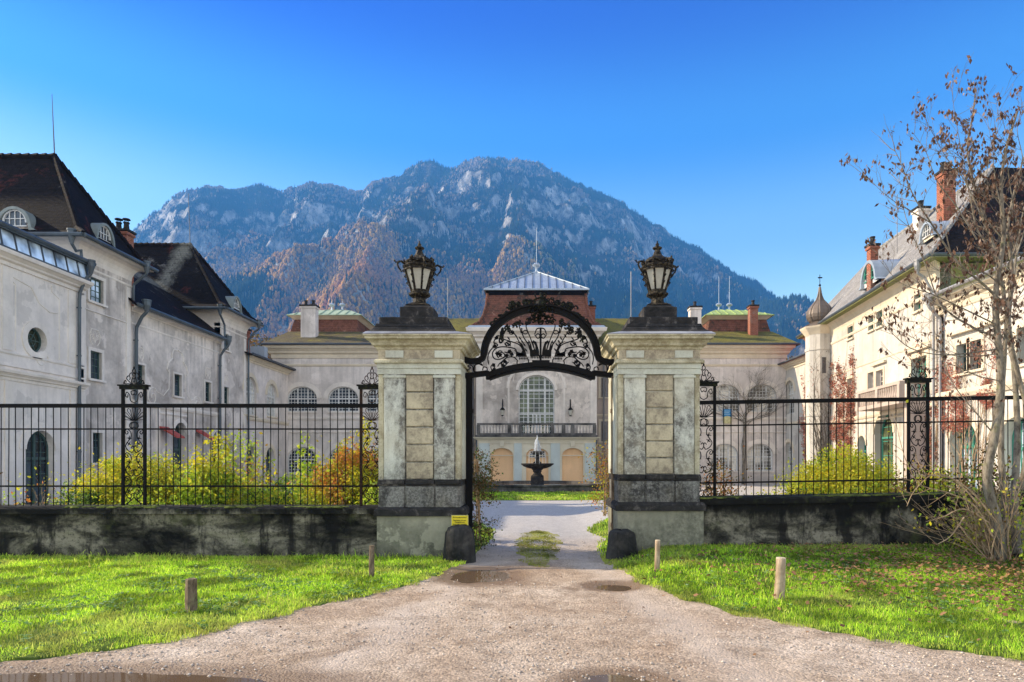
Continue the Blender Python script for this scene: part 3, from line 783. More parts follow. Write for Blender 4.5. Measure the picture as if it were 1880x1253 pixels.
def weeds(name, P, n, cx, cy, sx, sy, seed, label):
    r = np.random.RandomState(seed); x = r.normal(cx, sx, n); y = r.normal(cy, sy, n)
    k = inside(P, x, y) & (fbm(x*1.6, y*1.6, 3, seed) > 0.50); x = x[k]; y = y[k]
    C = np.repeat(np.stack([x, y, gz(x, y)+0.05], 1), 5, 0); m = len(C); C += r.normal(size=(m, 3))*np.array([0.022, 0.022, 0.008])
    s = 0.020*r.uniform(0.6, 1.4, m); a = r.uniform(0, 6.3, m); t1 = r.uniform(-0.3, 0.5, m)
    u = np.stack([np.cos(a)*s, np.sin(a)*s, t1*s], 1); v = np.stack([-np.sin(a)*s*0.8, np.cos(a)*s*0.8, 0*s], 1)
    o = np_mesh(name, np.stack([C-u, C-v, C+u, C+v], 1).reshape(-1, 3), np.arange(m*4).reshape(-1, 4), M['weed'])
    tag(o, label, 'weeds', kind='stuff')
M['weed'] = leaf('clover_leaves', [(0.12, 0.26, 0.05), (0.22, 0.36, 0.10), (0.34, 0.46, 0.20), (0.09, 0.18, 0.04)], 0.3)
weeds('weeds', L_EDGE, 1500, -4.6, 8.4, 2.2, 1.3, 51, 'patches of broad leaved clover and weeds in the left lawn')
weeds('weeds', R_EDGE, 1300, 4.2, 8.4, 2.4, 1.4, 52, 'patches of broad leaved weeds in the right lawn')
# loose stones on the drive
def stones():
    r = np.random.RandomState(5); n = 34000
    x = r.uniform(-5.5, 5.5, n); y = 4.7 + 9*r.uniform(0, 1, n)**1.6
    cl = fbm(x*1.1, y*1.1, 4, 77)
    k = (r.uniform(0, 1, n) < np.clip((cl-0.36)*3.2, 0.04, 1)) & ~inside(L_EDGE, x, y) & ~inside(R_EDGE, x, y)
    x = x[k]; y = y[k]; n = len(x)
    s = 0.0035 + 0.015*r.uniform(0, 1, n)**4
    z = gz(x, y)+gdet(x, y)+s*0.25
    D = np.array([(1,0,0),(0,1,0),(-1,0,0),(0,-1,0),(0,0,0.7),(0,0,-0.6)], float)
    V = D[None]*s[:,None,None]*r.uniform(0.6, 1.3, (n, 6, 1)); a = r.uniform(0, 6.3, n)
    c, s_ = np.cos(a)[:,None], np.sin(a)[:,None]
    V = np.stack([V[:,:,0]*c-V[:,:,1]*s_, V[:,:,0]*s_+V[:,:,1]*c, V[:,:,2]], -1) + np.stack([x, y, z], 1)[:,None]
    T = np.array([(0,1,4),(1,2,4),(2,3,4),(3,0,4),(1,0,5),(2,1,5),(3,2,5),(0,3,5)])
    Fa = (np.arange(n)[:,None,None]*6 + T[None]).reshape(-1, 3)
    g0 = r.uniform(0.30, 0.68, n)[:,None]*np.array([1.0, 0.85, 0.70]); 
    o = np_mesh('loose_gravel', V.reshape(-1, 3), Fa, M['stonechip'], colors=np.repeat(g0, 6, 0))
    tag(o, 'loose pale stones lying on the gravel drive', 'gravel', kind='stuff')
def chip():
    t = NT('gravel_stones'); a = t.node('ShaderNodeAttribute'); a.attribute_name = 'tint'
    return t.done(a.outputs['Color'], 0.9, spec=0.2)
M['stonechip'] = chip()
stones()

# ---------------- mountain ----------------
SKY = [(-900, 700), (-300, 640), (0, 560), (120, 505), (200, 462), (240, 430), (262, 410), (300, 380), (322, 362), (345, 350), (375, 343), (420, 347), (450, 349), (480, 345), (520, 353), (545, 343), (575, 339), (600, 344), (640, 350), (665, 352), (680, 338), (720, 325), (745, 318), (765, 304), (792, 299), (815, 304), (838, 310), (855, 298), (875, 291), (900, 292), (950, 296), (985, 301), (1005, 309), (1030, 325), (1060, 340), (1110, 360), (1170, 390), (1230, 428), (1280, 457), (1330, 487), (1380, 518), (1430, 548), (1475, 582), (1520, 606), (1600, 640), (1800, 680), (2300, 730), (2900, 760)]
sx_, sy_ = np.array(SKY, float).T
YR = 2600.0
def spur(X, Y, pts, slope):
    best = np.full(X.shape, -1e9)
    P = [at(a, b, c) for a, b, c in pts]
    for p, q in zip(P[:-1], P[1:]):
        dx, dy = q.x-p.x, q.y-p.y
        t = np.clip(((X-p.x)*dx+(Y-p.y)*dy)/(dx*dx+dy*dy), 0, 1)
        d = np.hypot(X-(p.x+t*dx), Y-(p.y+t*dy))
        best = np.maximum(best, p.z+(q.z-p.z)*t - slope*np.sqrt(d*d+900) + slope*30)
    return best
SPURS = [
 ([(930, 330, 2550), (850, 392, 2250), (770, 396, 2000), (722, 412, 1850), (690, 490, 1500), (660, 590, 1150), (640, 660, 900)], 0.74),
 ([(940, 340, 2540), (1000, 415, 2300), (1110, 470, 2050), (1260, 545, 1750), (1400, 610, 1450), (1500, 650, 1200)], 0.62),
 ([(480, 375, 2560), (450, 440, 2300), (400, 505, 2000), (330, 580, 1700)], 0.75),
 ([(640, 375, 2560), (615, 430, 2350), (540, 480, 2100), (480, 540, 1850)], 0.75),
 ([(770, 330, 2560), (740, 380, 2400), (690, 430, 2200)], 0.85),
 ([(300, 420, 2560), (250, 490, 2200), (150, 560, 1800)], 0.7),
 ([(1230, 450, 2560), (1290, 520, 2200), (1380, 580, 1800)], 0.7),
]
def hmount(X, Y):
    px = X/Y*F + VX
    zr = EYE + (HY - np.interp(px, sx_, sy_))/F*YR
    jag = (fbm(X*0.014, Y*0.0+3, 5, 71)-0.5)*42 + (ridged(X*0.035, Y*0.0+5, 3, 72)-0.5)*9
    d = YR - Y
    main = np.where(d > 0, zr + jag - 0.80*d*(0.85+0.25*fbm(X*0.002, Y*0.002, 3, 9)), zr + jag + 0.5*d)
    z = main
    for p, s in SPURS:
        sp = spur(X, Y, p, s)
        k = 40.0; h = np.clip(0.5+0.5*(z-sp)/k, 0, 1)
        z = sp*(1-h) + z*h + k*h*(1-h)
    amp = np.clip(d/260, 0, 1)*np.clip((z-20)/200, 0.1, 1)
    wx = X + 60*(fbm(X*0.004, Y*0.004, 3, 41)-0.5)
    z = z + amp*((ridged(wx*0.0042, Y*0.0018, 5, 19)-0.55)*230 + (ridged(wx*0.016, Y*0.008, 4, 29)-0.5)*34)
    # rock bands: steps
    z = z + amp*8*np.sin(z/28.0 + 5*fbm(X*0.003, Y*0.003, 2, 3))
    return np.maximum(z*sstep(Y, 770, 1050) - 2, -2)
pu = np.arange(-100, 2040, 4.0); pv = np.concatenate([np.geomspace(750, 2480, 190), np.arange(2488, 2640, 8), np.array([2680, 2760, 2900, 3200])])
PU, PV = np.meshgrid(pu, pv)
MX = (PU-VX)/F*PV; MY = PV; MZ = hmount(MX, MY)
idx = np.arange(MX.size).reshape(MX.shape)
fa = np.stack([idx[:-1, :-1], idx[:-1, 1:], idx[1:, 1:], idx[1:, :-1]], -1).reshape(-1, 4)
def mountain_mat():
    t = NT('mountain_slope'); o = t.mapping()
    g = t.node('ShaderNodeNewGeometry'); sx = t.node('ShaderNodeSeparateXYZ'); t.l.new(g.outputs['Normal'], sx.inputs[0])
    n = t.noise(o, 0.012, 8, 0.7, 0.5); n2 = t.noise(o, 0.06, 8, 0.75)
    steep = t.math('ADD', sx.outputs[2], t.math('MULTIPLY', t.math('SUBTRACT', n2, 0.5), 0.5))
    rock = t.ramp(t.noise(t.mapping(scale=(1, 1, 0.25)), 0.03, 8, 0.75), [(0.38, (0.07, 0.065, 0.06)), (0.5, (0.32, 0.30, 0.26)), (0.62, (0.64, 0.60, 0.54))])
    wood = t.ramp(n, [(0.35, (0.02, 0.028, 0.016)), (0.5, (0.07, 0.052, 0.034)), (0.65, (0.15, 0.10, 0.065))])
    wood = t.mix(t.ramp(n2, [(0.45, 0), (0.65, 0.8)]), wood, (0.035, 0.045, 0.03))
    c = t.mix(t.ramp(steep, [(0.56, 1), (0.68, 0)]), wood, rock)
    return t.done(c, 0.95, t.bump(n2, 1.0, 14.0), spec=0.05)
M['mountain'] = mountain_mat()
mt = np_mesh('mountain', np.stack([MX, MY, MZ], -1).reshape(-1, 3), fa, M['mountain'], smooth=False)
tag(mt, kind='structure')
def forest_mat(name, rough=0.95):
    t = NT(name); a = t.node('ShaderNodeAttribute'); a.attribute_name = 'tint'
    n = t.noise(t.mapping(), 0.35, 4, 0.7)
    c = t.mix(t.ramp(n, [(0.4, 0), (0.7, 0.6)]), a.outputs['Color'], tuple([0.02, 0.025, 0.02]))
    return t.done(c, rough, t.bump(n, 0.6, 1.0), spec=0.05)
M['forest'] = forest_mat('forest_foliage')
def forest():
    r = np.random.RandomState(3)
    N = 260000
    px = r.uniform(120, 1640, N); Y = 950 + (2600-950)*r.uniform(0, 1, N)**0.8
    X = (px-VX)/F*Y; Z = hmount(X, Y)
    e = 6.0
    nxx = (hmount(X+e, Y)-hmount(X-e, Y))/(2*e); nyy = (hmount(X, Y+e)-hmount(X, Y-e))/(2*e)
    sl = np.hypot(nxx, nyy)
    cov = fbm(X*0.006, Y*0.006, 4, 55)
    vis = (Z-EYE)/Y*F
    strip = ridged(X*0.011+0.6*Z*0.002, Y*0.0025, 3, 61)
    k = (vis > 215) & (r.uniform(0, 1, N) < np.clip(1.1 - np.clip(sl-1.05, 0, 2)*1.9*sstep(Z, 430, 760) + (cov-0.5)*2.2*sstep(Z, 250, 700) - 4.0*np.clip(strip-0.64, 0, 1)*(Z > 420), 0.03, 1))
    X, Y, Z, px, cov, sl, nxx, vis = [q[k] for q in (X, Y, Z, px, cov, sl, nxx, vis)]
    # seen from the place: thin out those hidden behind a nearer rise is not needed; keep to 70000
    if len(X) > 120000:
        s = r.choice(len(X), 120000, replace=False); X, Y, Z, px, cov, sl, nxx, vis = [q[s] for q in (X, Y, Z, px, cov, sl, nxx, vis)]
    n = len(X)
    # broadleaf woods low on the left-facing flanks, conifers elsewhere
    bl = fbm(X*0.003+7, Y*0.003, 3, 91)
    low = np.clip((700-Z)/500, 0, 1)
    bl = 0.65*bl+0.35*fbm(X*0.013, Y*0.009, 3, 93)
    pb = np.clip(0.22 + 0.75*low*(px < 960)*(1-0.6*sstep(px, 720, 960)) + (bl-0.5)*4.5 - (px > 1000)*0.35, 0.02, 0.95)
    broad = r.uniform(0, 1, n) < pb
    col = np.empty((n, 3))
    con = np.array([(0.012, 0.025, 0.014), (0.02, 0.038, 0.018), (0.015, 0.03, 0.022), (0.035, 0.048, 0.02)])
    bro = np.array([(0.40, 0.20, 0.09), (0.30, 0.18, 0.11), (0.48, 0.29, 0.09), (0.24, 0.17, 0.12), (0.55, 0.32, 0.08), (0.34, 0.25, 0.19), (0.26, 0.24, 0.08)])
    col = con[r.randint(0, 4, n)]
    cb = bro[np.clip((fbm(X*0.006, Y*0.005, 3, 111)*9.5-1.2+r.uniform(-1.2, 1.2, n)), 0, 6).astype(int)]
    hi = np.clip((Z-500)/400, 0, 1)[:,None]
    cb = cb*(1-hi*0.8) + np.array([0.30, 0.25, 0.235])*hi*0.8
    og = (sstep(px, 380, 470)*(1-sstep(px, 600, 760))*(Y < 2150)*sstep(fbm(X*0.005, Y*0.005, 3, 141), 0.35, 0.6))[:,None]
    cb = cb + og*np.array([0.20, 0.07, -0.01])
    col = np.where(broad[:,None], cb*0.8, col)*r.uniform(0.88, 1.12, (n, 1))*(0.55+0.9*fbm(X*0.008+3, Y*0.006, 4, 99))[:,None]
    col = np.clip(col, 0.005, 1)
    # conifers: two stacked ragged cones
    def cones(sel, k=5):
        X_, Y_, Z_ = X[sel], Y[sel], Z[sel]; m = len(X_)
        h = r.uniform(10, 21, m)*(0.75+0.4*(vis[sel] < 330)); w_ = h*r.uniform(0.12, 0.18, m); ph = r.uniform(0, 6.3, m)
        V = []; T = []
        for tier, (z0, z1, ww) in enumerate(((0.0, 0.72, 1.0), (0.42, 1.0, 0.62))):
            ring = np.stack([np.stack([X_+np.cos(ph+2*PI*j/k)*w_*ww*r.uniform(0.7, 1.2, m), Y_+np.sin(ph+2*PI*j/k)*w_*ww, Z_-1+h*z0*np.ones(m)], 1) for j in range(k)], 1)
            apex = np.stack([X_, Y_, Z_+h*z1], 1)[:,None]
            V.append(np.concatenate([ring, apex], 1))
        V = np.concatenate(V, 1)
        T = [(j, (j+1) % k, k) for j in range(k)] + [(k+1+j, k+1+(j+1) % k, 2*k+1) for j in range(k)]
        Fa = (np.arange(m)[:,None,None]*(2*k+2) + np.array(T)[None]).reshape(-1, 3)
        return V.reshape(-1, 3), Fa, np.repeat(col[sel], 2*k+2, 0)
    V, Fa, C = cones(~broad)
    tag(np_mesh('conifer_forest', V, Fa, M['forest'], colors=C), 'dark conifers covering the far mountain slopes', 'forest', kind='stuff')
    # broadleaf crowns: lumpy polyhedra
    sel = broad; m = int(sel.sum()); k = 6
    h = r.uniform(6, 13, m); w_ = h*r.uniform(0.26, 0.40, m); ph = r.uniform(0, 6.3, m)
    X_, Y_, Z_ = X[sel], Y[sel], Z[sel]
    rings = []
    for zz, ww in ((0.15, 0.55), (0.5, 1.0), (0.85, 0.6)):
        rings.append(np.stack([np.stack([X_+np.cos(ph+zz+2*PI*j/k)*w_*ww*r.uniform(0.6, 1.2, m), Y_+np.sin(ph+zz+2*PI*j/k)*w_*ww*r.uniform(0.6, 1.2, m), Z_+h*(zz+r.uniform(-0.08, 0.08, m))], 1) for j in range(k)], 1))
    V = np.concatenate(rings + [np.stack([X_, Y_, Z_+h*1.02], 1)[:,None]], 1)
    T = []
    for a in range(2):
        for j in range(k):
            j2 = (j+1) % k; T += [(a*k+j, a*k+j2, (a+1)*k+j2), (a*k+j, (a+1)*k+j2, (a+1)*k+j)]
    T += [(2*k+j, 2*k+(j+1) % k, 3*k) for j in range(k)]
    Fa = (np.arange(m)[:,None,None]*(3*k+1) + np.array(T)[None]).reshape(-1, 3)
    tag(np_mesh('broadleaf_forest', V.reshape(-1, 3), Fa, M['forest'], colors=np.repeat(col[sel], 3*k+1, 0)), 'brown and orange broadleaf woods on the lower mountain flanks', 'forest', kind='stuff')
forest()
# ---------------- air ----------------
def haze():
    mb = MB(); mb.box(-2500, 2400, -60, 3250, -4, 1290)
    m = bpy.data.materials.new('haze_air'); m.use_nodes = True; nt = m.node_tree; nt.nodes.clear()
    v = nt.nodes.new('ShaderNodeVolumePrincipled'); out = nt.nodes.new('ShaderNodeOutputMaterial')
    v.inputs['Color'].default_value = (0.10, 0.40, 0.98, 1); v.inputs['Density'].default_value = 0.00023
    v.inputs['Anisotropy'].default_value = 0.0
    nt.links.new(v.outputs[0], out.inputs['Volume'])
    tag(mb.build('haze', m), 'bluish autumn haze between the palace and the mountain', 'haze', kind='stuff')
haze()
# ---------------- facades ----------------
class Fr:
    """facade frame: origin O (on the ground), u along the wall, n outwards"""
    def __init__(s, O, u, n):
        s.O = Vector(O); s.u = Vector(u).normalized(); s.n = Vector(n).normalized()
        s.M = Matrix(((s.u.x, s.n.x, 0, s.O.x), (s.u.y, s.n.y, 0, s.O.y), (0, 0, 1, s.O.z), (0, 0, 0, 1)))
    def px(s, px, py):
        """facade coordinates of the wall point seen at a photograph pixel"""
        d = Vector(((px-VX)/F, 1, (HY-py)/F)); e = Vector((0, 0, EYE))
        k = (s.O-e).dot(s.n)/d.dot(s.n); p = e + d*k - s.O
        return p.dot(s.u), p.z
    def mb(s): return MB(s.M)
    def w(s, a, t, z): return s.O + s.u*a + s.n*t + Vector((0, 0, z))
def arch_pts(s0, s1, z0, z1, rise=None, n=14):
    c = (s0+s1)/2; a = (s1-s0)/2; rise = a if rise is None else rise; zs = z1-rise
    P = [(s0, z0), (s1, z0)]
    P += [(c+a*math.cos(PI*i/n), zs+rise*math.sin(PI*i/n)) for i in range(0, n+1)]
    return P
def circ_pts(c, z, r, n=20, ry=None):
    return [(c+r*math.cos(2*PI*i/n), z+(ry or r)*math.sin(2*PI*i/n)) for i in range(n)]
def hole_pts(h):
    k = h[0]
    if k == 'rect': return [(h[1], h[3]), (h[2], h[3]), (h[2], h[4]), (h[1], h[4])]
    if k == 'arch': return arch_pts(*h[1:5], rise=h[5] if len(h) > 5 else None)
    if k == 'round': return circ_pts(h[1], h[2], h[3])
def wall_face(mb, outline, holes, t=0.0, depth=0.35, mi=0):
    polys = [outline] + [hole_pts(h) for h in holes]
    vec = [[Vector((x, z, 0)) for x, z in P] for P in polys]
    tri = tessellate_polygon(vec)
    flat = [p for P in polys for p in P]
    fs = []
    for a, b, c in tri:
        (x0, z0), (x1, z1), (x2, z2) = flat[a], flat[b], flat[c]
        cr = (x1-x0)*(z2-z0)-(z1-z0)*(x2-x0)
        if abs(cr) < 1e-9: continue
        fs.append((a, b, c) if cr < 0 else (a, c, b))   # faces +t in local frame
    mb.add([(x, t, z) for x, z in flat], fs, mi)
    for P in polys[1:]:
        n = len(P)
        vs = [(x, t, z) for x, z in P] + [(x, t-depth, z) for x, z in P]
        mb.add(vs, [(i, (i+1) % n, n+(i+1) % n, n+i) for i in range(n)], mi)
    # back of the wall, so that it has thickness
    xs_ = [p[0] for p in outline]; zs_ = [p[1] for p in outline]
    n = len(outline)
    vs = [(x, t, z) for x, z in outline] + [(x, t-depth, z) for x, z in outline]
    mb.add(vs, [(i, n+i, n+(i+1) % n, (i+1) % n) for i in range(n)], mi)
def window(parent, fr, h, cols=3, rows=4, frame='win_white', gl='glass', rec=0.2, fw=0.07, mw=0.03, mull=(), trans=(), sub=True, name='window', split=1):
    """one window: frame with glazing bars, its pane a sub-part"""
    mb = fr.mb(); t1, t0 = -rec+0.05, -rec-0.02
    P = hole_pts(h)
    if h[0] == 'round':
        c, z, r = h[1:4]
        Q = circ_pts(c, z, r-fw)
        mb.strip(P+[P[0]], Q+[Q[0]], t0, t1)
        for k in range(cols):
            an = PI*k/cols
            mb.bar((c+math.cos(an)*(r-fw*.5), -rec, z+math.sin(an)*(r-fw*.5)), (c-math.cos(an)*(r-fw*.5), -rec, z-math.sin(an)*(r-fw*.5)), mw, 0.03, up=(0, 1, 0))
        Q2 = circ_pts(c, z, r*0.5); Q3 = circ_pts(c, z, r*0.5-mw)
        mb.strip(Q2+[Q2[0]], Q3+[Q3[0]], -rec-0.015, -rec+0.016)
    else:
        s0, s1, z0, z1 = h[1:5]
        rise = 0
        if h[0] == 'arch': rise = h[5] if len(h) > 5 else (s1-s0)/2
        c = (s0+s1)/2; a = (s1-s0)/2; zs = z1-rise
        def top(x):
            if rise == 0: return z1
            q = max(0, 1-((x-c)/a)**2); return zs + rise*math.sqrt(q)
        def halfw(z):
            if z <= zs or rise == 0: return a
            return a*math.sqrt(max(0, 1-((z-zs)/rise)**2))
        # outer frame
        if h[0] == 'arch':
            n = 14
            A = [(s0, z0)] + [(c-a*math.cos(PI*i/n), zs+rise*math.sin(PI*i/n)) for i in range(n+1)] + [(s1, z0)]
            B = [(s0+fw, z0)] + [(c-(a-fw)*math.cos(PI*i/n), zs+(rise-fw)*math.sin(PI*i/n)) for i in range(n+1)] + [(s1-fw, z0)]
            mb.strip(A, B, t0, t1)
        else:
            mb.box(s0, s0+fw, t0, t1, z0, z1); mb.box(s1-fw, s1, t0, t1, z0, z1); mb.box(s0+fw, s1-fw, t0, t1, z1-fw, z1)
        mb.box(s0+fw, s1-fw, t0, t1, z0, z0+fw)
        for m in mull:
            x = s0+(s1-s0)*m; mb.box(x-fw*.6, x+fw*.6, t0, t1+0.006, z0+fw, top(x)-fw*0.5)
        for m in trans:
            z = z0+(z1-z0)*m; hw = halfw(z)-fw*0.6; mb.box(c-hw, c+hw, t0-0.004, t1+0.012, z-fw*.6, z+fw*.6)
        for i in range(1, cols):
            x = s0+(s1-s0)*i/cols
            if any(abs((x-s0)/(s1-s0)-m) < 0.02 for m in mull): continue
            mb.box(x-mw/2, x+mw/2, -rec-0.012, -rec+0.022, z0+fw, top(x)-fw*0.4)
        for i in range(1, rows):
            z = z0+(z1-z0)*i/rows
            if any(abs(i/rows-m) < 0.02 for m in trans): continue
            hw = halfw(z)-fw*0.6
            if hw > 0.05: mb.box(c-hw, c+hw, -rec-0.010, -rec+0.020, z-mw/2, z+mw/2)
    o = mb.build(name, M[frame], parent)
    mp = fr.mb(); n = len(P)
    mp.add([(x, -rec-0.005, z) for x, z in P], [tuple(range(n))[::-1]])
    mp.build('pane', M[gl], o)
    return o
def surround(mb, fr, h, wd, t0=0.0, t1=0.04, sill=True, mi=0, keystone=False):
    """raised plaster band round an opening"""
    if h[0] == 'rect':
        _, s0, s1, z0, z1 = h
        mb.box(s0-wd, s0, t0, t1, z0, z1+wd, mi); mb.box(s1, s1+wd, t0, t1, z0, z1+wd, mi); mb.box(s0, s1, t0, t1, z1, z1+wd, mi)
        if sill: mb.box(s0-wd-0.04, s1+wd+0.04, t0-0.1, t1+0.07, z0-0.09, z0, mi)
    elif h[0] == 'arch':
        s0, s1, z0, z1 = h[1:5]; rise = h[5] if len(h) > 5 else (s1-s0)/2
        c = (s0+s1)/2; a = (s1-s0)/2; zs = z1-rise; n = 16
        A = [(c-a*math.cos(PI*i/n), zs+rise*math.sin(PI*i/n)) for i in range(n+1)]
        B = [(c-(a+wd)*math.cos(PI*i/n), zs+(rise+wd)*math.sin(PI*i/n)) for i in range(n+1)]
        mb.strip(B, A, t0, t1, mi)
        if sill: mb.box(s0-0.06, s1+0.06, t0-0.1, t1+0.06, z0-0.1, z0, mi)
    else:
        c, z, r = h[1:4]
        A = circ_pts(c, z, r, 24); B = circ_pts(c, z, r+wd, 24)
        mb.strip(B+[B[0]], A+[A[0]], t0, t1, mi)
def cornice(mb, s0, s1, z, prj, hh, t=0.0, mi=0, m0=1.0, m1=1.0):
    """classical cornice profile, top at z, height hh, projecting prj"""
    pr = [(t-0.02, z-hh), (t+prj*0.12, z-hh), (t+prj*0.15, z-hh*0.72), (t+prj*0.4, z-hh*0.62), (t+prj*0.45, z-hh*0.5), (t+prj*0.75, z-hh*0.32), (t+prj*0.92, z-hh*0.28), (t+prj, z-hh*0.05), (t+prj, z), (t-0.02, z)]
    mb.profile(pr, s0, s1, mi, m0, m1)
def coved(mb, s0, s1, z0, z1, prj, t=0.0, mi=0, m0=0.0, m1=0.0):
    """smooth cove under wide eaves"""
    pr = [(t-0.02, z0)] + [(t+prj*(1-math.cos(PI/2*i/6)), z0+(z1-z0)*math.sin(PI/2*i/6)) for i in range(7)] + [(t+prj, z1+0.03), (t-0.02, z1+0.03)]
    mb.profile(pr, s0, s1, mi, m0, m1)
def band(mb, s0, s1, z, hh=0.14, prj=0.05, mi=0):
    mb.profile([(-0.02, z-hh), (prj*0.5, z-hh), (prj, z-hh*0.5), (prj, z), (-0.02, z+0.03)], s0, s1, mi)
def downpipe(parent, fr, s, z0, z1, prj=0.6, r=0.06, mat='pipe', hop=True, dz=0.9, bend=0.0, t=0.14):
    """rainwater pipe with a hopper under the eaves gutter"""
    mb = fr.mb()
    P = [(s, prj, z1-0.25), (s, prj, z1-0.4), (s-bend*0.5, prj*0.55+t*0.45, z1-0.62), (s-bend, t+0.02, z1-dz), (s-bend, t, z1-dz-0.3), (s-bend, t, z0)]
    mb.tube([p for p in P], r, 8)
    if hop:
        mb.M = fr.M
        mb.lathe([(r*1.2, z1-0.38), (r*1.5, z1-0.3), (r*2.4, z1-0.1), (r*2.5, z1+0.08), (r*2.8, z1+0.1), (r*2.8, z1+0.16)], (s, prj, 0), 10)
    zz = z1-dz-0.6
    while zz > z0+0.4:
        mb.lathe([(r*1.25, zz-0.03), (r*1.25, zz+0.03)], (s-bend, t, 0), 8); mb.box(s-bend-0.02, s-bend+0.02, 0, t, zz-0.02, zz+0.02); zz -= 1.9
    return mb.build('downpipe', M[mat], parent, smooth=False)
def roof_poly(parent, polys, mat, th=0.10, name='roof'):
    """roof skin from 3D polygons with a thickness below"""
    mb = MB()
    for P in polys:
        P = [Vector(p) for p in P]; n = len(P)
        nn = Vector((0, 0, 0))
        for i in range(n): nn += P[i].cross(P[(i+1) % n])
        if nn.z < 0: P = P[::-1]
        mb.add(P, [tuple(range(n))])
        Q = [p - Vector((0, 0, th)) for p in P]
        mb.add(P+Q, [tuple(range(n, 2*n))[::-1]] + [(i, n+i, n+(i+1) % n, (i+1) % n) for i in range(n)])
    return mb.build(name, M[mat], parent)
def chimney(parent, x, y, z0, z1, w, d, mat='brick', pots=1, cap='black_stone', hat=False, name='chimney'):
    mb = MB(); mb.box(x-w/2, x+w/2, y-d/2, y+d/2, z0, z1-0.18); mb.box(x-w/2-0.06, x+w/2+0.06, y-d/2-0.06, y+d/2+0.06, z1-0.34, z1-0.22)
    o = mb.build(name, M[mat], parent)
    mb = MB(); mb.box(x-w/2-0.09, x+w/2+0.09, y-d/2-0.09, y+d/2+0.09, z1-0.18, z1-0.08)
    for i in range(pots):
        px_ = x + (i-(pots-1)/2)*w/max(1, pots)
        mb.lathe([(0.14, z1-0.08), (0.11, z1+0.25), (0.14, z1+0.27), (0.14, z1+0.33)], (px_, y, 0), 10)
        if hat:
            for q in (-0.09, 0.09): mb.box(px_+q-0.01, px_+q+0.01, y-0.01, y+0.01, z1+0.32, z1+0.45)
            mb.lathe([(0.19, z1+0.45), (0.16, z1+0.5), (0.02, z1+0.52)], (px_, y, 0), 10)
    mb.build('chimney_cap', M[cap], o)
    return o
def finial(parent, x, y, z, s=1.0, rod=2.0, name='finial', mat='zinc', lean=0.0):
    mb = MB()
    mb.lathe([(0.16*s, z), (0.10*s, z+0.12*s), (0.07*s, z+0.3*s), (0.10*s, z+0.42*s), (0.26*s, z+0.5*s), (0.30*s, z+0.6*s), (0.2*s, z+0.7*s), (0.06*s, z+0.76*s)], (x, y, 0), 10)
    mb.tube([(x, y, z+0.7*s), (x+lean, y, z+0.76*s+rod)], 0.020, 5, r1=0.012)
    return mb.build(name, M[mat], parent)
def dormer(parent, P, fwd, up_n, wd, ht, length, mat='zinc', frame='win_white', glassm='glass', front='plaster_cream', sheet='zinc'):
    """eyebrow dormer: P foot centre of its face, fwd horizontal outward direction"""
    fwd = Vector(fwd).normalized(); side = Vector((fwd.y, -fwd.x, 0)); P = Vector(P)
    Mx = Matrix(((side.x, fwd.x, 0, P.x), (side.y, fwd.y, 0, P.y), (0, 0, 1, P.z), (0, 0, 0, 1)))
    mb = MB(Mx); n = 12
    A = [(-wd/2*1.25, 0)] + [(-wd/2*math.cos(PI*i/n), 0.12*ht+ht*0.88*math.sin(PI*i/n)) for i in range(n+1)] + [(wd/2*1.25, 0)]
    m = len(A)
    vs = [(x, 0.12, z) for x, z in A] + [(x*1.0, -length, z) for x, z in A]
    fs = [(i, i+1, m+i+1, m+i) for i in range(m-1)]
    mb.add(vs, fs)
    B = [(x*0.86, max(0, z-0.12*ht)) for x, z in A]
    mb.add([(x, 0.12, z) for x, z in A] + [(x, 0.12, z) for x, z in B] + [(x, -0.05, z) for x, z in B],
           [(i, m+i, m+i+1, i+1) for i in range(m-1)] + [(m+i, 2*m+i, 2*m+i+1, m+i+1) for i in range(m-1)])
    o = mb.build('dormer', M[mat], parent)
    mb = MB(Mx)
    mb.add([(x, -0.04, z) for x, z in B], [tuple(range(m))])
    mb.build('dormer_front', M[front], o)
    mw_ = MB(Mx); r = wd*0.30; zb = 0.22*ht
    Q = [(-r, zb), (r, zb)] + [(r*math.cos(PI*i/10), zb+0.12*ht+(ht*0.5)*math.sin(PI*i/10)) for i in range(11)]
    mw_.add([(x, -0.015, z) for x, z in Q], [tuple(range(len(Q)))])
    mw_.build('dormer_window', M[glassm], o)
    mf = MB(Mx)
    C = [(-r*math.cos(PI*i/10), zb+0.12*ht+(ht*0.5)*math.sin(PI*i/10)) for i in range(11)]; D = [(x*1.14, zb+0.12*ht+(z-zb-0.12*ht)*1.14) for x, z in C]
    mf.strip(D, C, -0.02, 0.05); mf.box(-r*1.14, r*1.14, -0.02, 0.05, zb-0.05, zb)
    for q in (-0.5, 0, 0.5): mf.box(q*r-0.015, q*r+0.015, -0.012, 0.02, zb, zb+0.12*ht+ht*0.5*math.sqrt(1-q*q))
    mf.box(-r, r, -0.012, 0.018, zb+0.28*ht, zb+0.31*ht)
    mf.build('dormer_frame', M[frame], o)
    return o
def gutter(parent, a, b, r=0.09, mat='pipe'):
    mb = MB(); mb.tube([a, b], r, 8); return mb.build('gutter', M[mat], parent)
def relief(mb, pts, w=0.05, t=0.03):
    """raised stucco line on a wall, local (s,z) points"""
    mb.tube([(x, 0.0, z) for x, z in pts], w*0.5, 6)
def spiral(cx, cz, r0, r1, a0, turns, n=18):
    return [(cx+(r0+(r1-r0)*i/n)*math.cos(a0+turns*2*PI*i/n), cz+(r0+(r1-r0)*i/n)*math.sin(a0+turns*2*PI*i/n)) for i in range(n+1)]
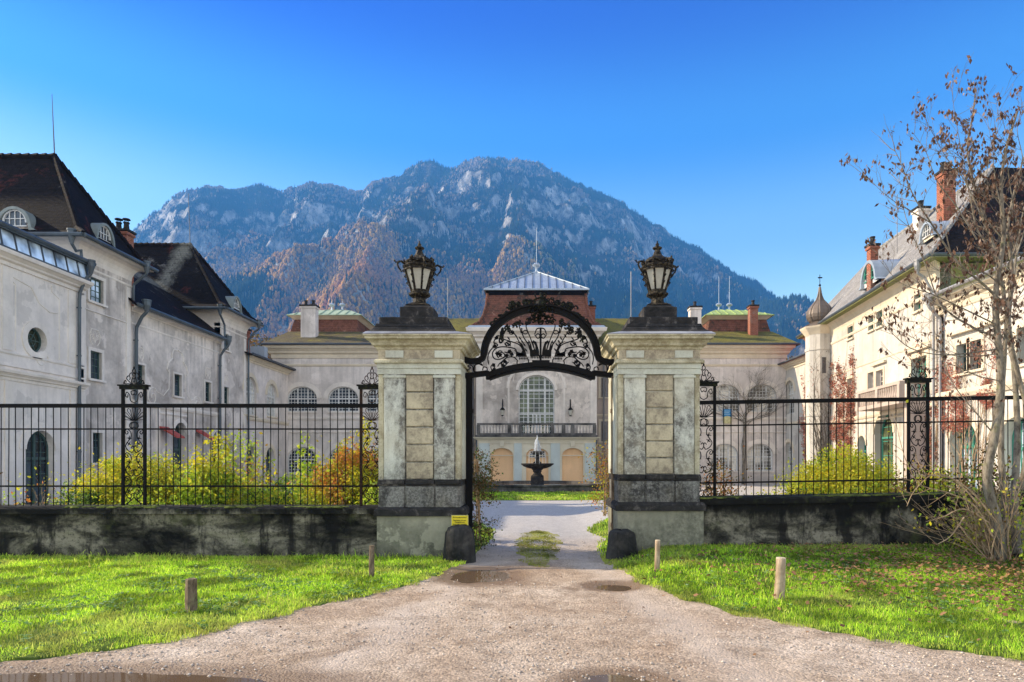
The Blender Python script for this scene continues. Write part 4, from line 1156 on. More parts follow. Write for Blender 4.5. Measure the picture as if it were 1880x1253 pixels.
def shell(mb, c, z, s):
    for sg in (-1, 1):
        relief(mb, [(c+sg*x*s, z+y*s) for x, y in [(0.0, 0.62), (0.2, 0.6), (0.3, 0.4), (0.26, 0.15), (0.12, 0.0)]], 0.05)
        relief(mb, [(c+sg*x*s, z+y*s) for x, y in spiral(0.14, 0.3, 0.13, 0.02, 0, 1.2, 10)], 0.035)
    for a in (-0.5, -0.2, 0.2, 0.5): relief(mb, [(c, z+0.1*s), (c+a*0.5*s, z+0.5*s)], 0.03)

XL = -18.6
frL = Fr((XL, 0, 0), (0, 1, 0), (1, 0, 0))
# ============ left: near wing ============
Bw = empty('side_wing', (XL-4, 20, 0), 'near grey wing with round window and glazed strip under its eaves', 'building')
fr = Fr((XL+0.35, 0, 0), (0, 1, 0), (1, 0, 0))
y1 = 26.35
hs = [('round', fr.px(67, 625)[0], fr.px(67, 625)[1], 0.46), ('arch', 23.35, 24.75, 0.05, 2.85), ('arch', 21.15, 22.05, 0.05, 2.85)]
mb = fr.mb(); wall_face(mb, [(21, 0), (y1, 0), (y1, 8.85), (21, 8.85)], hs)
fe = Fr((XL+0.35, y1, 0), (-1, 0, 0), (0, 1, 0)); m2 = fe.mb(); m2.box(0, 8, -0.35, 0, 0, 8.84)
Wn = mb.build('wall', M['plaster_near'], Bw); m2.build('wall', M['plaster_near'], Bw)
mb = fr.mb()
cornice(mb, 21, y1, 8.9, 0.42, 0.45, m1=0); cornice(mb, 21, y1, 4.85, 0.28, 0.34, m1=0); band(mb, 21, y1, 5.5, 0.08, 0.04)
for h in hs: surround(mb, fr, h, 0.24 if h[0] == 'round' else 0.3, sill=False)
mb.box(21, y1, 0, 0.05, 5.0, 5.06)
for a, b in ((25.55, y1), (22.4, 22.75)): mb.box(a, b, 0, 0.045, 0, 4.5); mb.box(a-0.1, b, 0, 0.03, 5.56, 8.4)
for s_ in (25.0, 22.9): relief(mb, [(s_, 5.6), (s_, 7.9), (s_-0.4, 8.1), (s_-0.4, 8.3)], 0.05)
relief(mb, [(22.7, 8.15), (23.6, 8.0), (24.0, 7.5), (24.5, 7.3), (24.9, 7.35)], 0.06)
relief(mb, spiral(24.1, 5.45, 0.35, 0.05, 0, 1.4), 0.05)
mb.box(y1-0.02, y1, 0, 0.03, 0, 1)
mb.build('cornice', M['plaster_trim'], Bw)
window(Bw, fr, hs[0], 3, 1, 'win_dark', 'glass_green', rec=0.22, fw=0.05)
for h in hs[1:]: window(Bw, fr, h, 4, 7, 'win_dark', 'glass', rec=0.28, fw=0.08, mull=(0.5,), trans=(0.63,), name='door')
# glazed strip and its roof
mb = fr.mb(); mb.add([(21, 0.26, 8.95), (y1-0.15, 0.26, 8.95), (y1-0.15, 0.12, 9.62), (21, 0.12, 9.62)], [(0, 1, 2, 3)])
gs = mb.build('skylight', M['glass_sky'], Bw)
mb = fr.mb(); z = 0
s_ = 21.4
while s_ < y1: mb.bar((s_, 0.27, 8.93), (s_, 0.13, 9.64), 0.05, 0.05); s_ += 0.62
mb.bar((21, 0.28, 8.96), (y1-0.1, 0.28, 8.96), 0.08); mb.bar((21, 0.13, 9.64), (y1-0.1, 0.13, 9.64), 0.1, 0.1); mb.bar((y1-0.13, 0.28, 8.93), (y1-0.13, 0.12, 9.64), 0.09)
mb.build('skylight_frame', M['zinc_dark'], gs)
roof_poly(Bw, [[(XL+0.62, 21, 9.72), (XL+0.62, y1+0.12, 9.72), (XL-5, y1+0.12, 10.7), (XL-5, 21, 10.7)]], 'zinc', 0.12)
gutter(Bw, fr.w(21, 0.36, 9.68), fr.w(y1+0.1, 0.36, 9.68))
downpipe(Bw, fr, y1-0.2, 0, 9.6, prj=0.42, mat='pipe', dz=1.2, bend=0.25)
# ============ left tower blocks and middle wing ============
def tower_block(name_label, Y0, Y1, ze, zr, apexY, group, wins, ridge_x, depth=9, seed=0, dorm=(), rod=None, zb=0.0):
    T = empty('tower_block', (XL-3, (Y0+Y1)/2, 0), name_label, 'building', group)
    f = Fr((XL+0.02, 0, 0), (0, 1, 0), (1, 0, 0))
    mb = f.mb(); wall_face(mb, [(Y0, zb), (Y1, zb), (Y1, ze), (Y0, ze)], wins)
    mb.build('wall', M['plaster_grey'], T)
    ff = Fr((XL+0.02, Y0, 0), (1, 0, 0), (0, -1, 0)); mb = ff.mb(); mb.box(-depth, -0.004, -0.3, 0, 0, ze)
    fb = Fr((XL+0.02, Y1, 0), (-1, 0, 0), (0, 1, 0)); mb2 = fb.mb(); mb2.box(0.004, depth, -0.3, 0, 0, ze)
    mb.build('wall', M['plaster_near'], T); mb2.build('wall', M['plaster_near'], T)
    mb = f.mb(); ov = 0.62
    coved(mb, Y0, Y1, ze-0.75, ze-0.04, ov, m0=1, m1=1)
    m2 = ff.mb(); coved(m2, -depth, 0, ze-0.75, ze-0.04, ov, m1=1)
    band(mb, Y0, Y1, ze-0.95, 0.08, 0.03); m2.box(-depth, 0, 0, 0.03, ze-1.02, ze-0.95)
    for h in wins: surround(mb, f, h, 0.14)
    for a in (Y0+0.12, Y1-0.42): mb.box(a, a+0.3, 0, 0.03, 0, ze-1.1)
    mb.build('cornice', M['plaster_trim'], T); m2.build('cornice', M['plaster_trim'], T)
    for h in wins: window(T, f, h, 3, 4, 'win_dark', 'glass_sky' if h[3] > 7.5 else 'glass', rec=0.14, fw=0.05, mull=(0.5,) if False else ())
    x1 = XL+ov+0.1; x0 = XL-depth-0.3; ya, yb = Y0-ov-0.1, Y1+ov+0.1; rx0 = ridge_x-(x0-x0)-0; za = ze
    A, B, Cc, D = (x0, ya, za), (x1, ya, za), (x1, yb, za), (x0, yb, za)
    # flared foot: lower slope is gentler
    k = 0.16; mid = (ya+yb)/2
    def inner(p, q, f_): return tuple(p[i]+(q[i]-p[i])*f_ for i in range(3))
    Rr = (ridge_x, apexY, zr); Rl = (x0+1.0, apexY, zr)
    B2 = inner(B, Rr, k); C2 = inner(Cc, Rr, k); A2 = (A[0], B2[1], B2[2]); D2 = (D[0], C2[1], C2[2])
    dz = 0.42
    B2 = (B2[0], B2[1], B2[2]-dz); C2 = (C2[0], C2[1], C2[2]-dz); A2 = (A2[0], A2[1], A2[2]-dz); D2 = (D2[0], D2[1], D2[2]-dz)
    rf = roof_poly(T, [[A, B, B2, A2], [A2, B2, Rr, Rl], [B, Cc, C2, B2], [B2, C2, Rr], [Cc, D, D2, C2], [C2, D2, Rl, Rr]], 'tile_dark')
    mb = MB(); r_ = random.Random(seed)
    # ridge and hip tiles
    for P, Q in ((Rl, Rr), (B2, Rr), (C2, Rr), (B, B2), (Cc, C2)):
        P = Vector(P); Q = Vector(Q); L = (Q-P).length; n = int(L/0.36)
        for i in range(n):
            a = P.lerp(Q, i/n); b = P.lerp(Q, (i+1.15)/n); mb.tube([a+Vector((0, 0, 0.02)), b+Vector((0, 0, 0.06))], [0.10, 0.125], 6)
    mb.build('ridge_tiles', M['tile_dark'], rf)
    mb = MB(); mb.box(x0+0.1, x1-0.06, ya+0.06, yb-0.06, za-0.14, za-0.07); mb.build('soffit', M['plaster_trim'], T)
    gutter(T, (x1+0.05, ya, za-0.06), (x1+0.05, yb, za-0.06)); gutter(T, (x0, ya-0.05, za-0.06), (x1, ya-0.05, za-0.06))
    for P, fw_, wd, ht, ln in dorm: dormer(rf, P, fw_, None, wd, ht, ln, mat='copper_grey', front='plaster_grey')
    if rod:
        mb = MB(); mb.tube([(ridge_x, apexY, zr-0.1), (ridge_x-0.12, apexY, zr+rod)], 0.03, 5, r1=0.012); mb.lathe([(0.09, zr), (0.05, zr+0.15)], (ridge_x, apexY, 0), 8)
        mb.build('lightning_rod', M['rod'], T)
    return T, f
def wl_(px0, px1, pyt, pyb):
    s0, z1 = frL.px(px0, pyt); s1 = frL.px(px1, pyt)[0]; sm = (s0+s1)/2
    cz = (px0+px1)/2
    return ('rect', s0, s1, frL.px(cz, pyb)[1], frL.px(cz, pyt)[1])
w1 = [wl_(163, 188, 512, 556), wl_(164, 185, 646, 697), wl_(168, 186, 795, 850)]
T1, f1 = tower_block('larger grey tower block with steep dark tiled roof, taller of the two on the left', 26.5, 30.0, 10.72, 14.9, 28.35, 'left tower blocks', w1, -20.9, rod=2.75,
    dorm=[((-20.9, 26.2, 10.95), (0, -1, 0), 1.45, 0.95, 1.1), ((-18.55, 28.0, 11.0), (1, 0, 0), 1.2, 0.9, 1.1)])
downpipe(T1, Fr((XL, 26.5, 0), (1, 0, 0), (0, -1, 0)), 0.25, 9.8, 10.72, prj=0.7, dz=0.5, hop=True)
downpipe(T1, f1, 29.9, 8.9, 10.7, prj=0.75, dz=0.9)
mb = f1.mb()
shell(mb, 27.5, w1[1][4]+0.25, 1.1)
mb.tube([(26.8, 0.02, 8.0), (29.6, 0.02, 8.0)], 0.03, 5)
mb.build('stucco_ornament', M['plaster_trim'], T1)
chimney(T1, -20.2, 31.9, 9.0, 13.05, 0.75, 0.55, 'brick', 2, hat=True)
w2 = [wl_(407, 419, 613, 643), wl_(409, 419, 711, 742)]
T2, f2 = tower_block('smaller grey tower block with dark patchy hipped roof, second from the left end', 38.4, 41.9, 10.62, 15.0, 40.2, 'left tower blocks', w2, -21.3, rod=3.2, seed=4,
    dorm=[((-18.55, 40.3, 10.95), (1, 0, 0), 1.2, 0.95, 1.1)])
downpipe(T2, Fr((XL, 38.4, 0), (1, 0, 0), (0, -1, 0)), 0.35, 8.9, 10.6, prj=0.7, dz=0.9)
downpipe(T2, f2, 41.85, 0, 10.6, prj=0.8, dz=1.1)
mb = f2.mb(); shell(mb, (w2[1][1]+w2[1][2])/2, w2[1][4]+0.2, 0.9); mb.build('stucco_ornament', M['plaster_trim'], T2)
# middle wing
Bm = empty('side_wing', (XL-4, 34, 0), 'grey wing with red door canopies between the two dark roofed tower blocks', 'building')
wm = [wl_(249, 265, 670, 708), wl_(319, 333, 688, 728), wl_(376, 387, 702, 738)]
am = [('arch', frL.px(319, 840)[0], frL.px(343, 840)[0], 0.05, frL.px(330, 776)[1], None), ('arch', frL.px(390, 840)[0], frL.px(407, 840)[0], 0.05, frL.px(398, 792)[1])]
am = [('arch',)+a[1:5] for a in am]
mb = frL.mb(); wall_face(mb, [(30.0, 0), (38.4, 0), (38.4, 8.8), (30.0, 8.8)], wm+am, depth=0.5)
mb.build('wall', M['plaster_grey'], Bm)
mb = frL.mb()
for h in wm: surround(mb, frL, h, 0.10)
for h in am: surround(mb, frL, h, 0.22, sill=False)
band(mb, 30.0, 38.4, 8.1, 0.07, 0.03); band(mb, 30.0, 38.4, 4.55, 0.22, 0.10); band(mb, 32.2, 34.8, 4.15, 0.1, 0.06)
cornice(mb, 30.0, 38.4, 8.84, 0.25, 0.22, m0=0, m1=0)
h = wm[1]; c = (h[1]+h[2])/2
for sg in (-1, 1):
    relief(mb, [(c+sg*x, h[4]+y) for x, y in [(0.05, 1.25), (0.4, 1.2), (0.55, 0.95), (0.5, 0.75), (0.85, 0.5), (1.0, 0.15), (0.85, 0.05)]], 0.09)
    relief(mb, [(c+sg*x, h[3]+y) for x, y in [(0.75, 1.3), (0.8, 0.3), (1.3, -0.1), (2.0, 0.1)]], 0.05)
relief(mb, spiral(c-2.2, h[3]-0.25, 0.5, 0.08, 0.5, 1.5), 0.06)
relief(mb, spiral(c+2.0, h[3]-0.25, 0.5, 0.08, PI-0.5, -1.5), 0.06)
for h in (wm[0], wm[2]): shell(mb, (h[1]+h[2])/2, h[4]+0.2, 1.0)
for x in (31.0, 32.0, 35.4, 37.9): mb.box(x, x+0.28, 0, 0.03, 0, 4.4)
mb.build('cornice', M['plaster_trim'], Bm)
for h in wm: window(Bm, frL, h, 2, 4, 'win_dark', 'glass', rec=0.16, fw=0.05)
for h in am: window(Bm, frL, h, 2, 5, 'win_dark', 'glass', rec=0.4, fw=0.08, trans=(0.62,), name='door')
roof_poly(Bm, [[(XL+0.45, 29.7, 8.86), (XL+0.45, 38.5, 8.86), (XL-5, 38.5, 13.2), (XL-5, 29.7, 13.2)]], 'tile_dark')
gutter(Bm, (XL+0.5, 29.7, 8.84), (XL+0.5, 38.6, 8.84), 0.1)
downpipe(Bm, frL, 30.15, 0, 9.0, prj=0.62, r=0.075, dz=1.1, mat='pipe')
downpipe(Bm, frL, 38.3, 0, 8.9, prj=0.55, r=0.07, dz=1.0, bend=0.15)
mb = frL.mb()   # red canopy over the door
for (a, b) in ((32.15, 32.9), (35.6, 36.2)):
    mb.add([(a, 0.05, 3.45), (b, 0.05, 3.45), (b, 0.9, 2.95), (a, 0.9, 2.95), (a, 0.05, 3.36), (b, 0.05, 3.36), (b, 0.9, 2.87), (a, 0.9, 2.87)], [(0, 1, 2, 3), (7, 6, 5, 4), (3, 2, 6, 7), (0, 3, 7, 4), (1, 5, 6, 2)])
mb.build('canopy', M['red_tile'], Bm)
# low far section
Bl = empty('side_wing', (XL-3, 45, 0), 'low grey wing with arched windows beside the left rear pavilion', 'building')
wf = [('arch', frL.px(448, 740)[0], frL.px(471, 740)[0], frL.px(459, 762)[1], frL.px(459, 692)[1]), ('arch', frL.px(490, 740)[0], frL.px(508, 740)[0], frL.px(499, 765)[1], frL.px(499, 705)[1])]
wf += [('arch', frL.px(452, 850)[0], frL.px(470, 850)[0], 0.05, frL.px(461, 818)[1]), ('arch', frL.px(488, 850)[0], frL.px(503, 850)[0], 0.05, frL.px(496, 822)[1])]
mb = frL.mb(); wall_face(mb, [(41.9, 0), (48.95, 0), (48.95, 8.5), (41.9, 8.5)], wf, depth=0.5); mb.build('wall', M['plaster_pavilion'], Bl)
mb = frL.mb()
for h in wf: surround(mb, frL, h, 0.28, sill=h[3] > 1)
cornice(mb, 41.9, 48.9, 8.55, 0.4, 0.4, m0=0, m1=0); band(mb, 41.9, 48.9, 4.6, 0.2, 0.1)
mb.build('cornice', M['plaster_cream'], Bl)
for h in wf[:2]: window(Bl, frL, h, 6, 8, 'win_white', 'glass_pale', rec=0.2, fw=0.08, mull=(0.33, 0.67), trans=(0.6,))
for h in wf[2:]: window(Bl, frL, h, 2, 4, 'win_dark', 'glass', rec=0.35, fw=0.08, name='door')
roof_poly(Bl, [[(XL+0.5, 41.5, 8.58), (XL+0.5, 48.9, 8.58), (XL-3.2, 48.9, 9.7), (XL-3.2, 41.5, 9.7)]], 'tile_dark')
gutter(Bl, (XL+0.55, 41.6, 8.58), (XL+0.55, 48.9, 8.58), 0.08, 'zinc_dark')
chimney(Bl, -19.4, 43.4, 8.4, 10.6, 0.55, 0.5, 'brick', 1)
mb = MB(); mb.box(-20.0, -19.0, 45.6, 46.2, 8.9, 9.75); mb.build('roof_box', M['zinc'], Bl)

# ============ rear pavilions ============
def pavilion(label, X0, X1, Y, ze, ax0, ax1, apx, copper, rooft, bearing, wins_up, wins_lo, ch, side, eave_x, trimx='plaster_cream'):
    P = empty('pavilion', ((X0+X1)/2, Y+5, 0), label, 'building', 'rear pavilions')
    f = Fr((0, Y, 0), (1, 0, 0), (0, -1, 0))
    hu = []
    def q(a, b, t, bt):
        s0, s1 = f.px(a, t)[0], f.px(b, t)[0]; z1 = f.px(a, t)[1]; z0 = f.px(a, bt)[1]
        return ('arch', s0, s1, z0, z1, (s1-s0)*0.40)
    U = [q(*w_) for w_ in wins_up]; Lw = [q(*w_) for w_ in wins_lo]
    mb = f.mb(); wall_face(mb, [(X0, 0), (X1, 0), (X1, ze-0.9), (X0, ze-0.9)], U+Lw, depth=0.4)
    P_w = mb.build('wall', M['plaster_pavilion'], P)
    s_ = Fr((X1 if side > 0 else X0, Y, 0), (0, 1, 0), (side, 0, 0)); mb = s_.mb(); mb.box(0.004, 11, -0.3, 0, 0, ze-0.9); mb.build('wall', M['plaster_pavilion'], P)
    mb = f.mb()
    cornice(mb, X0, X1, ze-0.02, 0.55, 0.98, m0=1, m1=1); band(mb, X0, X1, ze-1.45, 0.16, 0.07)
    mb.build('cornice', M[trimx], P)
    mb = f.mb()
    band(mb, X0, X1, 5.05, 0.22, 0.12); band(mb, X0, X1, 3.95, 0.1, 0.08)
    for h in U+Lw: surround(mb, f, h, 0.34, sill=True, t1=0.05)
    zb = U[0][4]-U[0][5]
    prev = X0
    for h in U:
        mb.box(prev, h[1]-0.42, 0, 0.06, zb-0.1, zb+0.06); prev = h[2]+0.42
    mb.box(prev, X1, 0, 0.06, zb-0.1, zb+0.06)
    mb.build('string_course', M['plaster_trim'], P)
    for h in U+Lw:
        window(P, f, h, 9, 8, 'win_white', 'glass' if side < 0 else 'glass_pale', rec=0.22, fw=0.08, mw=0.035, mull=(0.33, 0.67), trans=(0.52,))
    # roofs
    a0, a1 = ax0, ax1; ya, yb = Y+4.0, Y+9.5; za = 12.25
    e0, e1 = eave_x
    E = [(e0, Y-0.6, ze), (e1, Y-0.6, ze), (e1, Y+12, ze), (e0, Y+12, ze)]
    I = [(a0, ya, za), (a1, ya, za), (a1, yb, za), (a0, yb, za)]
    rf = roof_poly(P, [[E[i], E[(i+1) % 4], I[(i+1) % 4], I[i]] for i in range(4)], rooft)
    gutter(P, (e0, Y-0.65, ze-0.03), (e1, Y-0.65, ze-0.03), 0.08, 'zinc_dark')
    mb = MB(); zt = za+1.05
    mb.frustum((a0, a1, ya, yb), za-0.4, (a0+0.35, a1-0.35, ya+0.35, yb-0.35), zt)
    mb.build('attic', M['tile_red'], P)
    mb = MB(); mb.frustum((a0+0.33, a1-0.33, ya+0.33, yb-0.33), zt, (a0-0.05, a1+0.05, ya-0.05, yb+0.05), zt+0.28); mb.build('attic_cornice', M[trimx], P)
    cx = apx; zz = zt+0.30
    e = [(a0-0.15, ya-0.15, zz), (a1+0.15, ya-0.15, zz), (a1+0.15, yb+0.15, zz), (a0-0.15, yb+0.15, zz)]
    top0, top1 = (cx-0.3, (ya+yb)/2, zz+1.05), (cx+0.3, (ya+yb)/2, zz+1.05)
    # curved lantern roof in two pitches
    def lp(a, b, k): return tuple(a[i]+(b[i]-a[i])*k for i in range(3))
    tops = [top0, top1, top1, top0]; k = 0.5
    m_ = [tuple(list(lp(e[i], tops[i], k))[:2]+[zz+1.05*0.62]) for i in range(4)]
    polys = [[e[i], e[(i+1) % 4], m_[(i+1) % 4], m_[i]] for i in range(4)] + [[m_[i], m_[(i+1) % 4], tops[(i+1) % 4], tops[i]] if i in (0, 2) else [m_[i], m_[(i+1) % 4], tops[i]] for i in range(4)]
    cr = roof_poly(P, polys, copper, 0.06, name='copper_roof')
    mb = MB()
    n = 9
    for i in range(n+1):
        x = e[0][0]+(e[1][0]-e[0][0])*i/n
        k2 = max(0, min(1, (x-e[0][0])/(cx-e[0][0]) if x < cx else (e[1][0]-x)/(e[1][0]-cx)))
        xm, xt = x, x
        yk = (ya-0.15)+((ya+yb)/2-(ya-0.15))*min(k2, 0.5); zk = zz+1.05*0.62*min(k2, 0.5)/0.5
        mb.bar((x, ya-0.15, zz+0.02), (x, yk, zk+0.02), 0.05, 0.07)
        if k2 > 0.5: mb.bar((x, yk, zk+0.02), (x, (ya-0.15)+((ya+yb)/2-(ya-0.15))*k2, zz+1.05*0.62+(1.05*0.38)*(k2-0.5)/0.5+0.02), 0.05, 0.07)
    mb.build('standing_seams', M[copper], cr)
    for q_ in (-0.45, 0.45): finial(P, cx+q_, (ya+yb)/2, zz+0.95, 0.9, 2.3 if side > 0 else 0.2)
    for c_ in ch: chimney(rf, *c_)
    return P, f
PL, fPL = pavilion('left rear pavilion with seamed pale green copper roof over a red tiled attic', -19.8, -7.2, 49.0, 10.45, -20.1, -14.3, -17.0, 'copper_green', 'tile_moss', 0,
    [(527, 582, 710, 756), (602, 658, 710, 756), (672, 728, 710, 756), (745, 800, 710, 756)], [(527, 582, 821, 869), (602, 658, 821, 869), (672, 728, 821, 869), (745, 800, 821, 869)],
    [(-17.7, 51.0, 10.9, 13.95, 1.15, 0.7, 'plaster_pavilion', 2, 'black_stone')], -1, (-20.4, -6.6))
PR, fPR = pavilion('right rear pavilion with mossy green roof and bare climber on its wall', 7.6, 18.7, 49.0, 10.45, 13.8, 19.1, 16.0, 'copper_moss', 'tile_moss_green', 0,
    [(1230, 1286, 706, 756), (1305, 1358, 706, 756), (1372, 1426, 706, 756)], [(1230, 1286, 815, 865), (1305, 1355, 815, 865), (1371, 1419, 815, 865)],
    [(12.4, 51.2, 10.9, 13.9, 0.85, 0.7, 'plaster_pavilion', 1, 'black_stone'), (17.15, 51.8, 10.9, 14.15, 0.62, 0.6, 'brick', 1, 'black_stone')], 1, (6.9, 19.5))

# ============ link ranges ============
Bk = empty('link_range', (0, 54, 0), 'pinkish link range with louvred shutters either side of the central palace block', 'building')
f = Fr((0, 52.6, 0), (1, 0, 0), (0, -1, 0))
hk = []
for a, b, t, bt in ((1103, 1124, 694, 730), (1103, 1124, 774, 811), (846, 868, 694, 730), (846, 868, 774, 811)):
    s0, z1 = f.px(a, t); s1, z0 = f.px(b, bt); hk.append(('rect', s0, s1, z0, z1))
mb = f.mb(); wall_face(mb, [(-8.6, 0), (8.4, 0), (8.4, 11.0), (-8.6, 11.0)], hk); mb.build('wall', M['plaster_pink'], Bk)
mb = f.mb(); coved(mb, -8.6, 8.4, 10.1, 10.9, 0.5); band(mb, -8.6, 8.4, 5.5, 0.15, 0.08)
for h in hk: surround(mb, f, h, 0.18)
mb.build('cornice', M['plaster_cream'], Bk)
for h in hk:
    mb = f.mb(); _, s0, s1, z0, z1 = h; m_ = (s0+s1)/2
    for a, b in ((s0, m_-0.01), (m_+0.01, s1)):
        mb.box(a, a+0.06, -0.08, 0.0, z0, z1); mb.box(b-0.06, b, -0.08, 0.0, z0, z1); mb.box(a+0.06, b-0.06, -0.08, -0.003, z1-0.06, z1); mb.box(a+0.06, b-0.06, -0.08, -0.003, z0, z0+0.06)
        z = z0+0.1
        while z < z1-0.1: mb.add([(a+0.06, -0.07, z), (b-0.06, -0.07, z), (b-0.06, -0.01, z-0.055), (a+0.06, -0.01, z-0.055), (a+0.06, -0.07, z-0.012), (b-0.06, -0.07, z-0.012), (b-0.06, -0.01, z-0.067), (a+0.06, -0.01, z-0.067)], [(0, 1, 2, 3), (7, 6, 5, 4), (3, 2, 6, 7)]); z += 0.085
        mb.box(a+0.06, b-0.06, -0.1, -0.085, z0, z1)
    mb.build('shutter', M['shutter'], Bk)
roof_poly(Bk, [[(-8.8, 52.0, 10.95), (8.6, 52.0, 10.95), (8.6, 57.5, 14.3), (-8.8, 57.5, 14.3)]], 'tile_moss_green')
for x_, r_ in ((-7.8, 3.6), (8.3, 4.2)):
    mb = MB(); mb.tube([(x_, 57.4, 14.2), (x_, 57.4, 14.2+r_)], 0.035, 5); mb.build('lightning_rod', M['rod'], Bk)
downpipe(Bk, f, -5.1, 0, 10.9, prj=0.5, mat='pipe_pale'); downpipe(Bk, f, 5.4, 0, 10.9, prj=0.5, mat='pipe_pale')

# ============ central block ============
Bc = empty('central_palace_block', (0, 54, 0), 'central palace block with flared red mansard roof, balcony and three arched bays behind the fountain', 'building')
f = Fr((0, 51.0, 0), (1, 0, 0), (0, -1, 0))
s0, z1 = f.px(952, 689); s1, z0 = f.px(1018, 779)
hc = ('arch', s0, s1, 3.72, z1, (s1-s0)*0.42)
mb = f.mb(); wall_face(mb, [(-4.7, 0), (4.7, 0), (4.7, 11.6), (-4.7, 11.6)], [hc]); mb.build('wall', M['plaster_grey'], Bc)
for sg in (-1, 1):
    fs_ = Fr((4.7*sg, 51.0, 0), (0, 1, 0), (sg, 0, 0)); mb = fs_.mb(); mb.box(0.004, 8, -0.3, 0, 0, 11.6); mb.build('wall', M['plaster_grey'], Bc)
mb = f.mb()
cornice(mb, -4.7, 4.7, 12.05, 0.75, 1.0)
for sg in (-1, 1):
    a, b = sorted((sg*4.7, sg*4.2)); mb.box(a, b, 0, 0.07, 0, 10.9)
    a, b = sorted((sg*2.25, sg*2.1)); mb.box(a, b, 0, 0.03, 3.7, 8.3)
surround(mb, f, hc, 0.22, t1=0.08, sill=False); 
big = ('arch', s0-0.75, s1+0.75, 3.7, z1+0.8, (s1-s0+1.5)*0.42); surround(mb, f, big, 0.2, t1=0.06, sill=False)
for sg in (-1, 1): relief(mb, [(0.02+sg*x, z1+y) for x, y in [(0.1, 1.1), (0.9, 1.0), (1.5, 0.6), (1.75, 0.1), (1.85, -0.5)]], 0.1)
for sg in (-1, 1): relief(mb, spiral(sg*1.75, z1+0.75, 0.3, 0.05, 0, 1.2), 0.06)
mb.box(-4.2, 4.2, 0, 0.04, 9.9, 10.1)
mb.build('cornice', M['plaster_trim'], Bc)
window(Bc, f, hc, 7, 13, 'win_white', 'glass_green', rec=0.2, fw=0.09, mw=0.04, mull=(0.26, 0.74), trans=(0.36, 0.745), name='window')
mb = f.mb(); c_ = (s0+s1)/2; mb.box(c_-0.07, c_+0.07, -0.22, -0.12, 3.72, 3.72+(z1-3.72)*0.36)
mb.box(c_-0.33, c_-0.25, -0.22, -0.12, 3.72, 3.72+(z1-3.72)*0.36); mb.box(c_+0.25, c_+0.33, -0.22, -0.12, 3.72, 3.72+(z1-3.72)*0.36)
mb.build('balcony_door_frame', M['win_white'], Bc)
# mansard with flared foot
zz = 12.1
mb = MB()
def rect(x, y0, y1): return (-x, x, y0, y1)
mb.frustum(rect(5.35, 50.3, 60.5), zz-0.05, rect(5.2, 50.4, 60.4), zz+0.12)
mb.build('gutter_ledge', M['zinc'], Bc)
lv = [(5.0, 50.55, zz+0.12), (4.5, 51.0, zz+0.45), (4.2, 51.3, zz+1.0), (3.98, 51.5, zz+1.8), (3.88, 51.6, zz+2.75)]
mb = MB(); 
for (a, ya, za), (b, yb_, zb_) in zip(lv[:-1], lv[1:]):
    mb.add([(-a, ya, za), (a, ya, za), (a, 111-ya, za), (-a, 111-ya, za), (-b, yb_, zb_), (b, yb_, zb_), (b, 111-yb_, zb_), (-b, 111-yb_, zb_)], [(0, 1, 5, 4), (1, 2, 6, 5), (2, 3, 7, 6), (3, 0, 4, 7)])
rc = mb.build('mansard_roof', M['tile_red'], Bc)
mb = MB()
for sg in (-1, 1):
    for (a, ya, za), (b, yb_, zb_) in zip(lv[:-1], lv[1:]):
        P = Vector((sg*a, ya, za)); Q = Vector((sg*b, yb_, zb_)); n = max(2, int((Q-P).length/0.3))
        for i in range(n): mb.tube([P.lerp(Q, i/n), P.lerp(Q, (i+1.2)/n)+Vector((0, 0, 0.03))], [0.09, 0.13], 6)
mb.build('hip_tiles', M['tile_red'], rc)
mb = MB(); z2 = zz+2.75
mb.frustum(rect(3.85, 51.6, 59.4), z2-0.02, rect(4.05, 51.4, 59.6), z2+0.36); mb.build('roof_cornice', M['tile_dark'], Bc)
zc = z2+0.38; ap = (0, 55.5, 17.8); e = [(-4.12, 51.3, zc), (4.12, 51.3, zc), (4.12, 59.7, zc), (-4.12, 59.7, zc)]
zr_ = roof_poly(Bc, [[e[i], e[(i+1) % 4], ap] for i in range(4)], 'zinc', 0.08, name='metal_roof')
mb = MB(); n = 13
for i in range(n+1):
    x = -4.12+8.24*i/n; k = 1-abs(x)/4.12
    mb.bar((x, 51.3, zc+0.03), (x, 51.3+k*4.2, zc+0.03+k*(17.8-zc)), 0.035, 0.07)
mb.build('standing_seams', M['zinc_dark'], zr_)
mb = MB()
for sg in (-1, 1): mb.bar((sg*4.12, 51.3, zc+0.04), (0, 55.5, 17.84), 0.10, 0.08)
mb.bar((-4.15, 51.26, zc), (4.15, 51.26, zc), 0.09, 0.12)
mb.build('roof_edge', M['zinc'], zr_)
finial(Bc, 0, 55.5, 17.7, 1.15, 3.0)
chimney(Bc, 4.55, 54.5, 11.5, 14.75, 0.62, 0.6, 'brick', 1)
